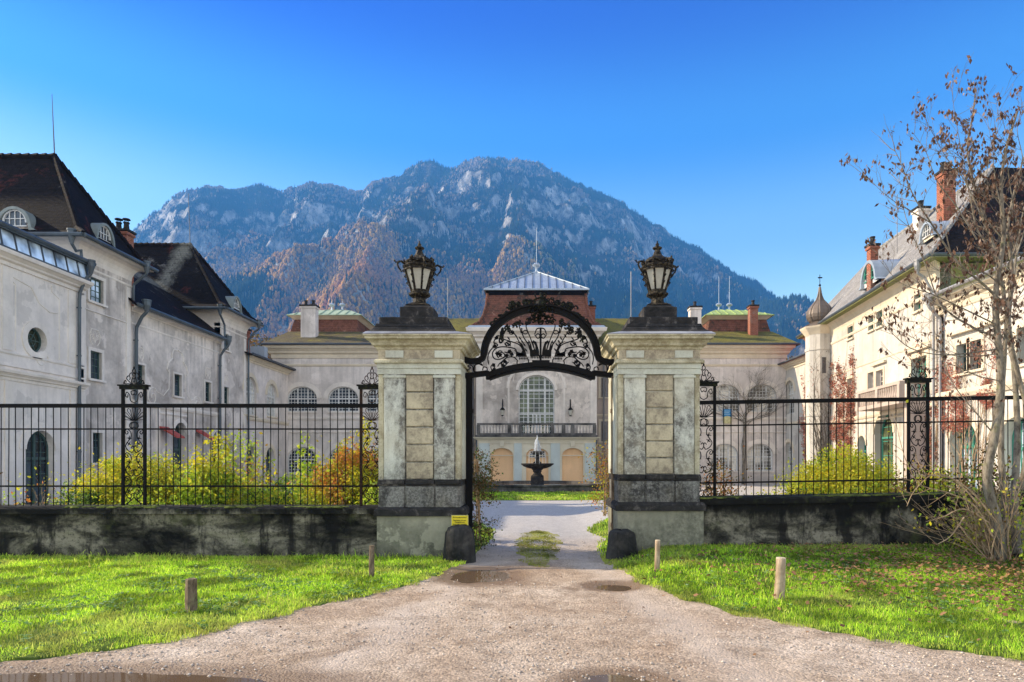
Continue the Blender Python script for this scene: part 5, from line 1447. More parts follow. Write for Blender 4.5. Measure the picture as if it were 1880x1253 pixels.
# portico and balcony
fp = Fr((0, 49.7, 0), (1, 0, 0), (0, -1, 0))
def fpx(a, b, t): return fp.px(a, t)[0], fp.px(b, t)[0], fp.px(a, t)[1]
hp = []
for a, b in ((901, 942), (966, 1007), (1032, 1071)):
    x0, x1, zt = fpx(a, b, 823); hp.append(('arch', x0, x1, 0.02, zt, 0.55))
mb = fp.mb(); wall_face(mb, [(-4.45, 0), (4.45, 0), (4.45, 3.45), (-4.45, 3.45)], hp, depth=0.28)
Pw = mb.build('portico_wall', M['plaster_portico'], Bc)
for sg in (-1, 1):
    fs_ = Fr((4.45*sg, 49.7, 0), (0, 1, 0), (sg, 0, 0)); mb = fs_.mb(); mb.box(0.004, 1.29, -0.3, 0, 0, 3.44); mb.build('portico_wall', M['plaster_portico'], Bc)
for h in hp:
    mb = fp.mb(); P = hole_pts(h); mb.add([(x, -0.22, z) for x, z in P], [tuple(range(len(P)))[::-1]]); mb.build('arch_infill', M['plaster_orange'], Bc)
h = hp[1]; c_ = (h[1]+h[2])/2
window(Bc, fp, ('arch', c_-0.62, c_+0.62, h[4]-0.72, h[4]-0.1, 0.6), 6, 2, 'win_white', 'glass', rec=0.16, fw=0.05, name='fanlight')
for a, b in ((880, 899), (944, 958), (1011, 1028), (1074, 1093)):
    mb = fp.mb(); x0, x1 = fp.px(a, 850)[0], fp.px(b, 850)[0]; mb.box(x0, x1, 0, 0.07, 0, 3.1); mb.box(x0-0.04, x1+0.04, 0, 0.1, 0, 0.22)
    mb.build('pilaster', M['plaster_paleblue'], Bc)
mb = fp.mb()
for h in hp: surround(mb, fp, h, 0.1, sill=False, t1=0.05); mb.prism([((h[1]+h[2])/2-0.14, h[4]+0.12), ((h[1]+h[2])/2+0.14, h[4]+0.12), ((h[1]+h[2])/2+0.2, 3.3), ((h[1]+h[2])/2-0.2, 3.3)], -0.01, 0.12)
mb.box(-4.45, 4.45, 0, 0.085, 3.1, 3.2); mb.box(-4.45, 4.45, 0.0, 0.06, 2.15, 2.2)
cornice(mb, -4.5, 4.5, 3.56, 0.3, 0.3)
mb.build('portico_trim', M['plaster_portico'], Bc)
mb = fp.mb(); mb.box(-4.62, 4.62, -1.3, 0.36, 3.57, 3.72); mb.box(-4.5, 4.5, -0.02, 0.3, 3.72, 3.86)
mb.box(-4.5, 4.5, 0.02, 0.26, 4.48, 4.62)
for x in (-4.4, -2.05, -1.2, 1.2, 2.05, 2.75, 4.4): mb.box(x-0.13, x+0.13, 0.0, 0.27, 3.86, 4.48)
bal = mb.build('balcony', M['stone_dirty'], Bc)
mb = fp.mb(); x = -4.1
while x < 4.2:
    if all(abs(x-q) > 0.2 for q in (-4.4, -2.05, -1.2, 1.2, 2.05, 2.75, 4.4)):
        mb.lathe([(0.055, 3.86), (0.05, 3.92), (0.085, 4.08), (0.06, 4.25), (0.04, 4.36), (0.06, 4.48)], (x, 0.14, 0), 6)
    x += 0.235
o = mb.build('balusters', M['plaster_trim'], bal); 
for sg in (-1, 1): downpipe(Bc, fp, sg*4.55, 0, 3.6, prj=0.15, r=0.05, hop=False, dz=0.4, mat='pipe', t=0.1)
for sg in (-1, 1):
    x, z = f.px(985+sg*62, 752); z = f.px(985, 757)[1]
    W = empty('wall_lantern', f.w(x, 0, z), 'small black wall lantern on a bracket %s of the tall balcony window' % ('left' if sg < 0 else 'right'), 'lantern', 'balcony wall lanterns')
    mb = f.mb(); mb.tube([(x, 0, z+0.35), (x, 0.15, z+0.6), (x, 0.3, z+0.75), (x, 0.38, z+0.6), (x, 0.38, z+0.35)], 0.035, 6); mb.tube([(x, 0.02, z+0.2), (x, 0.02, z+0.95)], 0.04, 6); mb.tube([(x, 0.02, z+0.95), (x, 0.2, z+1.0), (x, 0.3, z+0.75)], 0.02, 6)
    mb.build('bracket', M['iron'], W)
    mb = f.mb(); mb.lathe([(0.04, z-0.35), (0.09, z-0.3), (0.10, z-0.26)], (x, 0.38, 0), 6); mb.lathe([(0.2, z+0.12), (0.16, z+0.22), (0.07, z+0.32), (0.02, z+0.38)], (x, 0.38, 0), 6)
    mb.build('lantern_cap', M['iron'], W)
    mb = f.mb(); mb.lathe([(0.10, z-0.26), (0.18, z+0.12)], (x, 0.38, 0), 6); mb.build('lantern_glass', M['lantern_glass'], W)

# ============ right: low wing, turret, main right wing ============
fRl = Fr((18.7, 41.5, 0), (0, 1, 0), (-1, 0, 0))
Br = empty('side_wing', (21, 45, 0), 'low pale wing with red creeper and blank arches beside the rear right pavilion', 'building')
def qa(f, a, b, t, bt, rise=None):
    s = sorted((f.px(a, t)[0], f.px(b, t)[0])); m_ = (a+b)/2
    return ('arch', s[0], s[1], max(0.05, f.px(m_, bt)[1]), f.px(m_, t)[1]) + ((rise,) if rise else ())
def qr(f, a, b, t, bt):
    s = sorted((f.px(a, t)[0], f.px(b, t)[0])); m_ = (a+b)/2
    return ('rect', s[0], s[1], max(0.05, f.px(m_, bt)[1]), f.px(m_, t)[1])
hl = [qa(fRl, 1441, 1458, 699, 760), qa(fRl, 1440, 1456, 812, 856)]
mb = fRl.mb(); wall_face(mb, [(0, 0), (7.45, 0), (7.45, 8.9), (0, 8.9)], hl, depth=0.4); mb.build('wall', M['plaster_white'], Br)
mb = fRl.mb(); cornice(mb, 0, 7.4, 8.95, 0.45, 0.45, m0=0, m1=0); band(mb, 0, 7.4, 4.6, 0.2, 0.1)
for h in hl: surround(mb, fRl, h, 0.25, sill=False)
mb.build('cornice', M['plaster_cream'], Br)
for h in hl: window(Br, fRl, h, 4, 6, 'win_white', 'glass_pale', rec=0.25, trans=(0.6,))
roof_poly(Br, [[(18.15, 41.5, 9.0), (18.15, 49.0, 9.0), (22, 49.0, 10.4), (22, 41.5, 10.4)]], 'red_tile')
gutter(Br, (18.1, 41.5, 8.98), (18.1, 49, 8.98), 0.07, 'zinc_dark')
# turret
Tt = empty('stair_turret', (18.15, 42.3, 0), 'slim pale stair turret with brown onion dome and weathervane spire', 'turret')
cx, cy, rr = 18.25, 42.1, 0.86
mb = MB(); mb.lathe([(rr, 0), (rr, 10.2)], (cx, cy, 0), 8, PI/8)
for z in (0.5, 4.6, 8.8): mb.lathe([(rr+0.05, z), (rr+0.05, z+0.18)], (cx, cy, 0), 8, PI/8)
mb.build('wall', M['plaster_white'], Tt)
mb = MB(); mb.lathe([(rr+0.02, 9.8), (rr+0.12, 9.95), (rr+0.32, 10.2), (rr+0.36, 10.3), (rr+0.3, 10.32)], (cx, cy, 0), 8, PI/8); mb.build('cornice', M['plaster_cream'], Tt)
mb = MB()
dm = [(1.15, 10.32), (0.85, 10.48), (0.60, 10.6), (0.55, 10.66), (0.66, 10.76), (0.76, 10.95), (0.79, 11.15), (0.74, 11.4), (0.60, 11.66), (0.40, 11.9), (0.23, 12.1), (0.13, 12.35), (0.07, 12.65), (0.04, 12.9), (0.03, 12.95)]
mb.lathe(dm, (cx, cy, 0), 16, PI/16)
dmo = mb.build('dome', M['dome'], Tt)
mb = MB()
for k in range(8):
    an = PI/8+k*PI/4
    mb.tube([(cx+math.cos(an)*(r_+0.01), cy+math.sin(an)*(r_+0.01), z_) for r_, z_ in dm], 0.028, 4)
mb.build('dome_seams', M['dome'], dmo)
mb = MB(); mb.tube([(cx, cy, 12.9), (cx, cy, 13.75)], 0.02, 5); mb.lathe([(0.02, 12.98), (0.08, 13.04), (0.08, 13.08), (0.02, 13.14)], (cx, cy, 0), 8); mb.bar((cx-0.12, cy, 13.55), (cx+0.16, cy, 13.55), 0.02, 0.08)
mb.build('weathervane', M['iron'], Tt)
mb = MB(); mb.box(cx-0.2, cx+0.02, cy-0.84, cy-0.79, 7.3, 8.3); mb.build('window', M['dark_interior'], Tt)
# main right wing
P0 = Vector((17.4, 28.2, 0)); P1 = Vector((18.6, 41.3, 0)); uu = (P1-P0).normalized()
fR = Fr(P0, uu, Vector((-uu.y, uu.x, 0))); LR = (P1-P0).length + 4.5; ze = 10.44
Bg = empty('palace_wing', (21, 35, 0), 'large sunlit cream palace wing with steep grey slate roof and brick chimneys', 'building')
wr = [qr(fR, 1679, 1692, 540, 571), qr(fR, 1610, 1621, 571, 600), qr(fR, 1595, 1605, 577, 607), qr(fR, 1557, 1567, 597, 622),
      qr(fR, 1609, 1622, 680, 719), qr(fR, 1594, 1605, 684, 724), qr(fR, 1556, 1567, 695, 731)]
dr = qr(fR, 1674, 1702, 656, 731); ddn = qr(fR, 1671, 1702, 788, 900)
ar = [qa(fR, 1606, 1640, 757, 890), qa(fR, 1575, 1590, 800, 880)]
mb = fR.mb(); wall_face(mb, [(0, 0), (LR, 0), (LR, ze-0.2), (0, ze-0.2)], wr+[dr, ddn]+ar, depth=0.45); mb.build('wall', M['plaster_white'], Bg)
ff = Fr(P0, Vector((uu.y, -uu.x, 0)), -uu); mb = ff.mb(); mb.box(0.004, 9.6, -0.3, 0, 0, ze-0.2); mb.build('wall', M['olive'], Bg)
mb = fR.mb()
coved(mb, 0, LR, ze-0.85, ze-0.05, 0.7, m0=1)
band(mb, 0, LR, ze-1.25, 0.14, 0.06); band(mb, 0, LR, 7.1, 0.08, 0.03); band(mb, 0, LR, 4.3, 0.22, 0.1); band(mb, 0, LR, 3.95, 0.08, 0.06)
for h in wr: surround(mb, fR, h, 0.13 if h[4] < 8 else 0.07, t1=0.04)
for h in (wr[4], dr): mb.box(h[1]-0.4, h[2]+0.4, -0.01, 0.16, h[4]+0.3, h[4]+0.42)
surround(mb, fR, dr, 0.22, sill=False); surround(mb, fR, ddn, 0.25, sill=False)
for h in ar: surround(mb, fR, h, 0.18, sill=False)
mb.build('cornice', M['plaster_cream'], Bg)
for h in wr: window(Bg, fR, h, 2, 4, 'win_green' if h[4] > 8 else 'plaster_trim', 'glass', rec=0.24, fw=0.06, mull=())
window(Bg, fR, dr, 3, 6, 'win_green', 'glass', rec=0.35, fw=0.09, mull=(0.5,), trans=(0.7,), name='balcony_door')
o = window(Bg, fR, ddn, 2, 5, 'door_green', 'glass_green', rec=0.35, fw=0.14, mull=(0.5,), trans=(0.45, 0.75), name='door')
for h in ar: window(Bg, fR, h, 2, 5, 'win_green', 'glass_green', rec=0.4, fw=0.08, trans=(0.65,), name='door')
# shutters of green painted wood folded in the balcony opening
# balcony
b0, b1 = fR.px(1702, 720)[0]-0.1, fR.px(1618, 720)[0]
mb = fR.mb(); mb.box(b0, b1, 0, 1.25, 4.32, 4.5); mb.box(b0, b1, 1.02, 1.22, 5.2, 5.34); mb.box(b0, b0+0.18, 0, 1.02, 5.2, 5.34); mb.box(b1-0.18, b1, 0, 1.02, 5.2, 5.34)
for s_ in (b0+0.12, (b0+b1)/2, b1-0.12): mb.box(s_-0.12, s_+0.12, 1.0, 1.24, 4.5, 5.2)
s_ = b0+0.35
while s_ < b1-0.3: mb.lathe([(0.05, 4.5), (0.08, 4.72), (0.045, 5.0), (0.06, 5.2)], (s_, 1.12, 0), 6); s_ += 0.24
for t_ in (0.25, 0.5, 0.75):
    mb.lathe([(0.05, 4.5), (0.08, 4.72), (0.045, 5.0), (0.06, 5.2)], (b1-0.1, t_, 0), 6); mb.lathe([(0.05, 4.5), (0.08, 4.72), (0.045, 5.0), (0.06, 5.2)], (b0+0.1, t_, 0), 6)
mb.box(b0, b0+0.35, 0.004, 0.9, 0, 4.3); 
mb.build('balcony', M['plaster_pink'], Bg)
# roof: eaves, long hip ridge
ov = 0.75; nrm = fR.n
def rp(s_, t_, z): return tuple(fR.w(s_, t_, z))
RA = (22.1, 31.7, 15.9); RB = (22.9, 43.7, 15.9)
e0 = rp(-ov, ov, ze); e1 = rp(LR, ov, ze); e2 = (29.5, 27.4, ze); e3 = (29.5, 47, ze)
rfR = roof_poly(Bg, [[e0, e1, RB, RA], [e0, RA, (27.0, 31.9, 15.9), e2], [e1, e3, RB]], 'slate')
# tiled front hip slope is dark tile: separate skin laid on it
d_ = 0.05
mb = MB(); mb.add([(e0[0]+0.02, e0[1]-d_, e0[2]+d_), (RA[0]+0.02, RA[1]-d_, RA[2]+d_), (27.0, 31.9-d_, 15.9+d_), (29.5, 27.4-d_, ze+d_)], [(3, 2, 1, 0)]); mb.build('hip_roof_tiles', M['tile_dark'], rfR)
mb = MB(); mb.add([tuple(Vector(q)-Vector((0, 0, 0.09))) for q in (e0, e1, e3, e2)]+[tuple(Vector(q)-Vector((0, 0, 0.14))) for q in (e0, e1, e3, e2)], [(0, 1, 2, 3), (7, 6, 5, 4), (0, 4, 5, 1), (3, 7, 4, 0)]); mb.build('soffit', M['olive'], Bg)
gutter(Bg, e0, e1, 0.09); gutter(Bg, e0, e2, 0.08)
mb = MB()
for P, Q in ((RA, RB), (e0, RA)):
    P = Vector(P); Q = Vector(Q); n = int((Q-P).length/0.4)
    for i in range(n): mb.tube([P.lerp(Q, i/n), P.lerp(Q, (i+1.15)/n)+Vector((0, 0, 0.05))], [0.09, 0.12], 6)
mb.build('ridge_tiles', M['slate'], rfR)
def roofpt(px_, py_, off=0.0):
    """point on the street-side roof plane seen at a photograph pixel"""
    a, b, c = Vector(e0), Vector(e1), Vector(RB); n_ = (b-a).cross(c-a).normalized()
    d = Vector(((px_-VX)/F, 1, (HY-py_)/F)); e = Vector((0, 0, EYE)); return e + d*((a-e).dot(n_)/d.dot(n_))
p = roofpt(1600, 530); chimney(rfR, p.x+0.05, p.y, p.z-0.3, EYE+(HY-447)/F*p.y, 0.40, 0.4, 'brick', 1)
p = roofpt(1733, 405); chimney(rfR, p.x+0.1, p.y, p.z-1.2, EYE+(HY-312)/F*p.y, 0.56, 0.55, 'brick', 2)
p = roofpt(1684, 415); chimney(rfR, p.x+0.2, p.y, p.z-1.0, EYE+(HY-380)/F*p.y, 0.6, 0.55, 'plaster_trim', 1)
chimney(rfR, 26.6, 33.0, 14.0, 17.0, 0.6, 0.6, 'brick', 1)
nf = Vector((-uu.y, uu.x, 0))
p = roofpt(1606, 523); dormer(rfR, p+nf*0.25, nf, None, 1.9, 1.25, 2.2, mat='zinc', frame='win_green', front='win_white')
p = roofpt(1712, 440); dormer(rfR, p+nf*0.2, nf, None, 1.15, 0.8, 1.0, mat='zinc', front='plaster_cream')
mb = MB(); p = roofpt(1647, 465); mb.tube([p, p+Vector((0, 0, 3.2))], 0.02, 5); mb.build('lightning_rod', M['rod'], Bg)
downpipe(Bg, fR, 0.25, 0, ze-0.1, prj=0.8, r=0.06, mat='pipe_pale', dz=1.3)
# near right wing
Bn = empty('side_wing', (21, 22, 0), 'sunlit cream wing with green shuttered windows behind the bare tree', 'building')
fn = Fr((17.1, 0, 0), (0, 1, 0), (-1, 0, 0))
wn_ = [qr(fn, 1781, 1803, 625, 679), qr(fn, 1757, 1777, 632, 686), qr(fn, 1868, 1896, 600, 668)]
an_ = [qa(fn, 1744, 1794, 772, 900), qa(fn, 1838, 1900, 765, 920)]
yb = 27.75
mb = fn.mb(); wall_face(mb, [(20.2, 0), (yb, 0), (yb, 8.4), (20.2, 8.4)], wn_+an_, depth=0.5); mb.build('wall', M['plaster_white'], Bn)
fe = Fr((17.1, yb, 0), (1, 0, 0), (0, 1, 0)); mb = fe.mb(); mb.box(0, 0.9, -0.3, 0, 0, 8.38); mb.build('wall', M['plaster_white'], Bn)
mb = fn.mb(); cornice(mb, 20.2, yb, 8.6, 0.5, 0.6, m1=0); band(mb, 20.2, yb, 8.0, 0.1, 0.05); band(mb, 20.2, yb, 4.6, 0.3, 0.16)
for h in wn_: surround(mb, fn, h, 0.16)
mb.box(wn_[1][1]-2.2, wn_[1][2]+0.4, -0.01, 0.2, wn_[0][4]+0.42, wn_[0][4]+0.56)
for h in an_: surround(mb, fn, h, 0.2, sill=False)
mb.build('cornice', M['plaster_cream'], Bn)
for h in wn_:
    w_ = window(Bn, fn, h, 2, 3, 'win_dark', 'glass', rec=0.32, fw=0.06)
    mb = fn.mb(); mb.box(h[1]+0.02, h[1]+0.06, -0.3, -0.02, h[3]+0.03, h[4]-0.03)
    z = h[3]+0.12
    while z < h[4]-0.1: mb.box(h[1]+0.058, h[1]+0.075, -0.28, -0.04, z, z+0.05); z += 0.09
    mb.build('shutter', M['door_green'], Bn)
for h in an_: window(Bn, fn, h, 4, 6, 'win_green', 'glass_sky', rec=0.45, fw=0.1, mull=(0.5,), trans=(0.62,), name='door')
roof_poly(Bn, [[(16.5, 20.2, 8.64), (16.5, yb+0.15, 8.64), (20, yb+0.15, 9.3), (20, 20.2, 9.3)]], 'copper_moss', 0.1)
gutter(Bn, (16.48, 20.2, 8.62), (16.48, yb+0.1, 8.62), 0.08, 'pipe_pale')
downpipe(Bn, fn, yb-0.3, 0, 8.6, prj=0.62, mat='pipe_pale', r=0.065)
# notices
Nt = empty('wall_notice', fPR.w(fPR.px(1334, 760)[0], 0.1, 4.6), 'blue and pale yellow notice board on the right rear pavilion wall', 'notice')
a, zt_ = fPR.px(1326, 752); b, zb_ = fPR.px(1342, 778); zm = fPR.px(1334, 767)[1]
mb = fPR.mb(); mb.box(a, b, 0.14, 0.18, zm, zt_); mb.build('board', M['blue_notice'], Nt)
mb = fPR.mb(); mb.prism([(a, zb_), (b, zb_), (b, zm+0.02), ((a+b)/2, zm+0.12), (a, zm+0.02)], 0.185, 0.20); mb.build('lower_board', M['notice_yellow'], Nt)
mb = fPR.mb()
for k in range(3): mb.box(a+0.08, b-0.08-0.1*(k % 2), 0.181, 0.184, zt_-0.16-0.12*k, zt_-0.12-0.12*k)
mb.build('lettering', M['notice_white'], Nt)
# ============ gate piers ============
S0 = 11.33/F
def pier(X0, X1, zg, label, mirror, dz=0.0):
    """X0..X1 plan, front face at 11.33, depth 1.42"""
    ya, yb = 11.33, 12.75
    P = empty('gate_pier', ((X0+X1)/2, 12.04, zg), label, 'gate pier', 'gate piers')
    base = MB(); base.box(X0-0.02, X1+0.06, ya-0.03, yb+0.03, zg-0.3, 0.76+dz); base.build('plinth', M['pier_dirty'], P)
    led = MB(); led.box(X0-0.06, X1+0.09, ya-0.09, yb+0.09, 0.76+dz, 0.86+dz); led.frustum((X0-0.06, X1+0.09, ya-0.09, yb+0.09), 0.86+dz, (X0-0.02, X1+0.05, ya-0.05, yb+0.05), 0.91+dz)
    led.build('plinth_ledge', M['black_stone'], P, bevel=0.01)
    z0 = 0.91+dz; W_ = X1-X0
    ped = MB(); ped.box(X0, X1, ya, yb, z0, 1.28+dz)
    xs_ = [X0+0.03, X0+W_*0.315, X0+W_*0.345, X0+W_*0.68, X0+W_*0.70, X1-0.03]
    for a, b in ((0, 1), (2, 3), (4, 5)): ped.box(xs_[a], xs_[b], ya-0.03, ya+0.1, z0, 1.27+dz)
    ped.build('pedestal', M['pier_pedestal'], P, bevel=0.008)
    pb = MB(); pb.box(X0-0.02, X1+0.02, ya-0.04, yb+0.03, 1.28+dz, 1.31+dz)
    for a, b in ((0, 1), (2, 3), (4, 5)): pb.box(xs_[a]-0.01, xs_[b]+0.01, ya-0.06, ya+0.1, 1.31+dz, 1.38+dz)
    pb.box(X0-0.01, X1+0.01, ya-0.02, yb+0.02, 1.31+dz, 1.39+dz); pb.build('base_moulding', M['black_stone'], P, bevel=0.01)
    zs, zt = 1.39+dz, 3.21
    core = MB(); core.box(X0, X1, ya+0.03, yb-0.02, zs, zt+0.3); core.build('shaft', M['pier_pale'], P)
    # corner fillets, pilasters and the coursed blocks between them
    w1 = 0.085*W_/1.43
    for fa, fb in ((X0, X0+w1), (X1-w1, X1)): f = MB(); f.box(fa-0.002, fb+0.002, ya+0.012, yb, zs, zt); f.build('corner_fillet', M['pier_trim'], P)
    for a, b in ((X0+w1+0.02, X0+W_*0.325), (X0+W_*0.685, X1-w1-0.02)):
        q = MB(); q.box(a, b, ya-0.035, ya+0.1, zs, zt+0.0); q.build('pilaster', M['pier_pale'], P, bevel=0.006)
        q = MB(); q.box(a-0.02, b+0.02, ya-0.055, ya+0.1, zt-0.06, zt-0.02); q.build('pilaster_necking', M['pier_pale_clean'], P)
    n = 6; a, b = X0+W_*0.34, X0+W_*0.67
    for i in range(n):
        za = zs+(zt-zs)*i/n+0.012; zb_ = zs+(zt-zs)*(i+1)/n-0.012
        q = MB(); q.box(a, b, ya-0.012-0.004*(i % 2), ya+0.1, za, zb_); q.build('coursed_block', M['pier_cream'], P, bevel=0.012)
    # same dressing on the side that faces the drive
    sx = X1 if not mirror else X0; sg = 1 if not mirror else -1
    q = MB(); q.box(min(sx, sx+sg*0.03), max(sx, sx+sg*0.03), ya+0.22, ya+0.6, zs, zt); q.box(min(sx, sx+sg*0.03), max(sx, sx+sg*0.03), yb-0.5, yb-0.1, zs, zt); q.build('side_pilaster', M['pier_pale_clean'], P)
    # architrave, frieze, cornice
    e = MB(); e.box(X0-0.01, X1+0.01, ya-0.04, yb+0.03, 3.21, 3.31); e.box(X0-0.015, X1+0.015, ya-0.055, yb+0.04, 3.31, 3.40)
    e.build('architrave', M['pier_pale_clean'], P, bevel=0.005)
    e = MB(); e.box(X0-0.06, X1+0.06, ya-0.10, yb+0.08, 3.40, 3.44); e.frustum((X0-0.06, X1+0.06, ya-0.10, yb+0.08), 3.44, (X0-0.03, X1+0.03, ya-0.06, yb+0.05), 3.47)
    e.build('string_moulding', M['pier_trim'], P)
    e = MB(); e.box(X0+0.0, X1-0.0, ya-0.02, yb+0.02, 3.47, 3.66); e.build('frieze', M['pier_cream'], P)
    for a, b in ((X0+0.13, X0+W_*0.31), (X0+W_*0.69, X1-0.13)):
        e = MB(); e.box(a, b, ya-0.045, ya, 3.495, 3.62); e.build('frieze_panel', M['pier_pale_clean'], P, bevel=0.004)
    prof = [(0.0, 3.63), (0.03, 3.64), (0.04, 3.665), (0.05, 3.685), (0.08, 3.695), (0.095, 3.71), (0.105, 3.74), (0.14, 3.78), (0.19, 3.805), (0.195, 3.84), (0.215, 3.85), (0.215, 3.877)]
    e = MB(); vs = []
    for t_, z in prof: vs += [(X0-t_, ya-t_, z), (X1+t_, ya-t_, z), (X1+t_, yb+t_, z), (X0-t_, yb+t_, z)]
    fs = []
    for i in range(len(prof)-1):
        for k in range(4): fs.append((i*4+k, i*4+(k+1) % 4, (i+1)*4+(k+1) % 4, (i+1)*4+k))
    m = len(prof); fs.append((m*4-4, m*4-3, m*4-2, m*4-1)); e.add(vs, fs); e.build('cornice', M['pier_trim'], P)
    # lead sheet and black stepped cap
    cx, cy = (X0+X1)/2 + (0.10 if mirror else -0.125), (ya+yb)/2; hx, hy = (X1-X0)/2, (yb-ya)/2
    def rc(k): return (cx-k, cx+k, cy-k, cy+k)
    e = MB(); e.frustum((X0-0.225, X1+0.225, ya-0.225, yb+0.225), 3.879, (cx-0.79, cx+0.79, cy-0.79, cy+0.79), 3.945); e.build('lead_flashing', M['lead'], P)
    e = MB()
    l = [(0.79, 3.945), (0.72, 3.99), (0.67, 4.05), (0.645, 4.11)]
    for (k0, z0_), (k1, z1_) in zip(l[:-1], l[1:]): e.frustum(rc(k0), z0_, rc(k1), z1_)
    e.box(cx-0.60, cx+0.60, cy-0.60, cy+0.60, 4.112, 4.235)
    e.box(cx-0.30, cx+0.30, cy-0.30, cy+0.30, 4.235, 4.485); e.frustum(rc(0.27), 4.485, rc(0.2), 4.545)
    e.build('cap_stone', M['black_stone'], P, bevel=0.012)
    # lantern
    Ln = empty('gate_lantern', (cx, cy, 4.545), 'ornate black eight sided lantern with pale glass on the %s' % label.split(' with')[0].replace('weathered ', ''), 'lantern', 'gate lanterns')
    b = 4.545; ph = PI/8
    e = MB(); e.frustum((cx-0.22, cx+0.22, cy-0.22, cy+0.22), b, (cx-0.12, cx+0.12, cy-0.12, cy+0.12), b+0.06); e.lathe([(0.16, b+0.05), (0.12, b+0.09), (0.115, b+0.15), (0.135, b+0.17), (0.20, b+0.21), (0.205, b+0.245), (0.16, b+0.26), (0.15, b+0.275)], (cx, cy, 0), 8, ph)
    e.build('lantern_base', M['iron_lantern'], Ln)
    z0_, z1_ = b+0.275, b+0.70; r0, r1 = 0.145, 0.275
    gl = MB(); gl.lathe([(r0-0.012, z0_), (r1-0.014, z1_)], (cx, cy, 0), 8, ph); gl.build('lantern_glass', M['lantern_glass'], Ln)
    e = MB()
    for k in range(8):
        an = ph+k*PI/4; ca, sa = math.cos(an), math.sin(an)
        e.bar((cx+ca*r0, cy+sa*r0, z0_), (cx+ca*r1, cy+sa*r1, z1_), 0.03, 0.035)
        an2 = an+PI/4
        for z, r_ in ((z0_+0.012, r0), (z1_-0.02, r1)): e.bar((cx+ca*r_, cy+sa*r_, z), (cx+math.cos(an2)*r_, cy+math.sin(an2)*r_, z), 0.03, 0.04)
        mx, my = (ca+math.cos(an2))/2, (sa+math.sin(an2))/2
        # drooping leaf scrolls on the posts
        for q in (0.35, 0.62, 0.86):
            rr_ = r0+(r1-r0)*q+0.02; zz_ = z0_+(z1_-z0_)*q
            e.tube([(cx+ca*rr_, cy+sa*rr_, zz_-0.03), (cx+ca*(rr_+0.025), cy+sa*(rr_+0.025), zz_), (cx+ca*rr_, cy+sa*rr_, zz_+0.035)], [0.008, 0.018, 0.006], 5)
    e.lathe([(r1-0.02, z1_-0.01), (r1+0.03, z1_), (r1+0.045, z1_+0.03), (r1+0.02, z1_+0.05), (r1-0.01, z1_+0.06)], (cx, cy, 0), 8, ph)
    e.build('lantern_frame', M['iron_lantern'], Ln)
    e = MB(); t = z1_+0.05
    e.lathe([(0.27, t), (0.255, t+0.04), (0.235, t+0.10), (0.18, t+0.145), (0.115, t+0.175), (0.085, t+0.21), (0.06, t+0.27), (0.05, t+0.30), (0.085, t+0.325), (0.09, t+0.345), (0.05, t+0.36), (0.03, t+0.38), (0.035, t+0.41), (0.015, t+0.43), (0.012, t+0.47)], (cx, cy, 0), 8, ph)
    e.build('lantern_roof', M['iron_lantern'], Ln)
    e = MB()
    for k in range(8):
        an = ph+k*PI/4+(0 if k % 2 else 0); ca, sa = math.cos(an), math.sin(an)
        if k % 2 == 0:
            # big handles
            R_ = [(0.26, t+0.0), (0.33, t+0.06), (0.38, t+0.045), (0.405, t+0.0), (0.385, t-0.06), (0.35, t-0.10), (0.33, t-0.14)]
            e.tube([(cx+ca*r_, cy+sa*r_, z) for r_, z in R_], [0.018, 0.02, 0.02, 0.018, 0.016, 0.014, 0.01], 6)
            e.tube([(cx+ca*0.38, cy+sa*0.38, t+0.045), (cx+ca*0.44, cy+sa*0.44, t+0.03), (cx+ca*0.455, cy+sa*0.455, t+0.05)], [0.016, 0.014, 0.008], 5)
            e.lathe([(0.004, -0.02), (0.02, 0), (0.004, 0.02)], (cx+ca*0.455, cy+sa*0.455, t+0.055), 6)
            e.tube([(cx+ca*0.33, cy+sa*0.33, t-0.14), (cx+ca*0.31, cy+sa*0.31, t-0.10), (cx+ca*0.29, cy+sa*0.29, t-0.12)], 0.01, 5)
        else:
            # garlands on the roof faces
            e.tube([(cx+ca*0.27, cy+sa*0.27, t+0.02), (cx+ca*0.285, cy+sa*0.285, t+0.09), (cx+ca*0.25, cy+sa*0.25, t+0.13), (cx+ca*0.22, cy+sa*0.22, t+0.1)], [0.014, 0.03, 0.022, 0.01], 6)
        an2 = an+PI/8; c2, s2 = math.cos(an2), math.sin(an2)
        e.tube([(cx+c2*0.25-s2*0.08, cy+s2*0.25+c2*0.08, t+0.07), (cx+c2*0.27, cy+s2*0.27, t+0.045), (cx+c2*0.25+s2*0.08, cy+s2*0.25-c2*0.08, t+0.07)], [0.012, 0.026, 0.012], 5)
        e.lathe([(0.01, 0), (0.016, 0.03), (0.004, 0.06)], (cx+ca*0.285, cy+sa*0.285, t+0.05), 5)
    e.build('lantern_scrollwork', M['iron_lantern'], Ln)
    return P
M['pier_dirty'] = plaster('pier_dirty', (0.44, 0.42, 0.31), (0.09, 0.09, 0.065), 0.8, 0.9, 0.6, scale=2.0, damp=1.0)
M['pier_pedestal'] = pier_mat('pier_pedestal', (0.42, 0.41, 0.37), (0.04, 0.038, 0.035), 41.0, 1.0)
M['lead'] = metal_sheet('lead_flashing', (0.45, 0.46, 0.48), (0.10, 0.10, 0.11), 0.6, 0.2)
pier(-2.74, -1.32, 0.0, 'weathered left gate pier with black stepped cap and yellow sign', False)
pier(1.42, 2.83, 0.12, 'weathered right gate pier with black stepped cap and cleaner plaster', True, 0.09)

M['guard'] = plaster('guard_stone_black', (0.07, 0.066, 0.06), (0.008, 0.008, 0.007), 1.0, 0.9, 1.0, light=(0.15, 0.13, 0.11), scale=4.0)
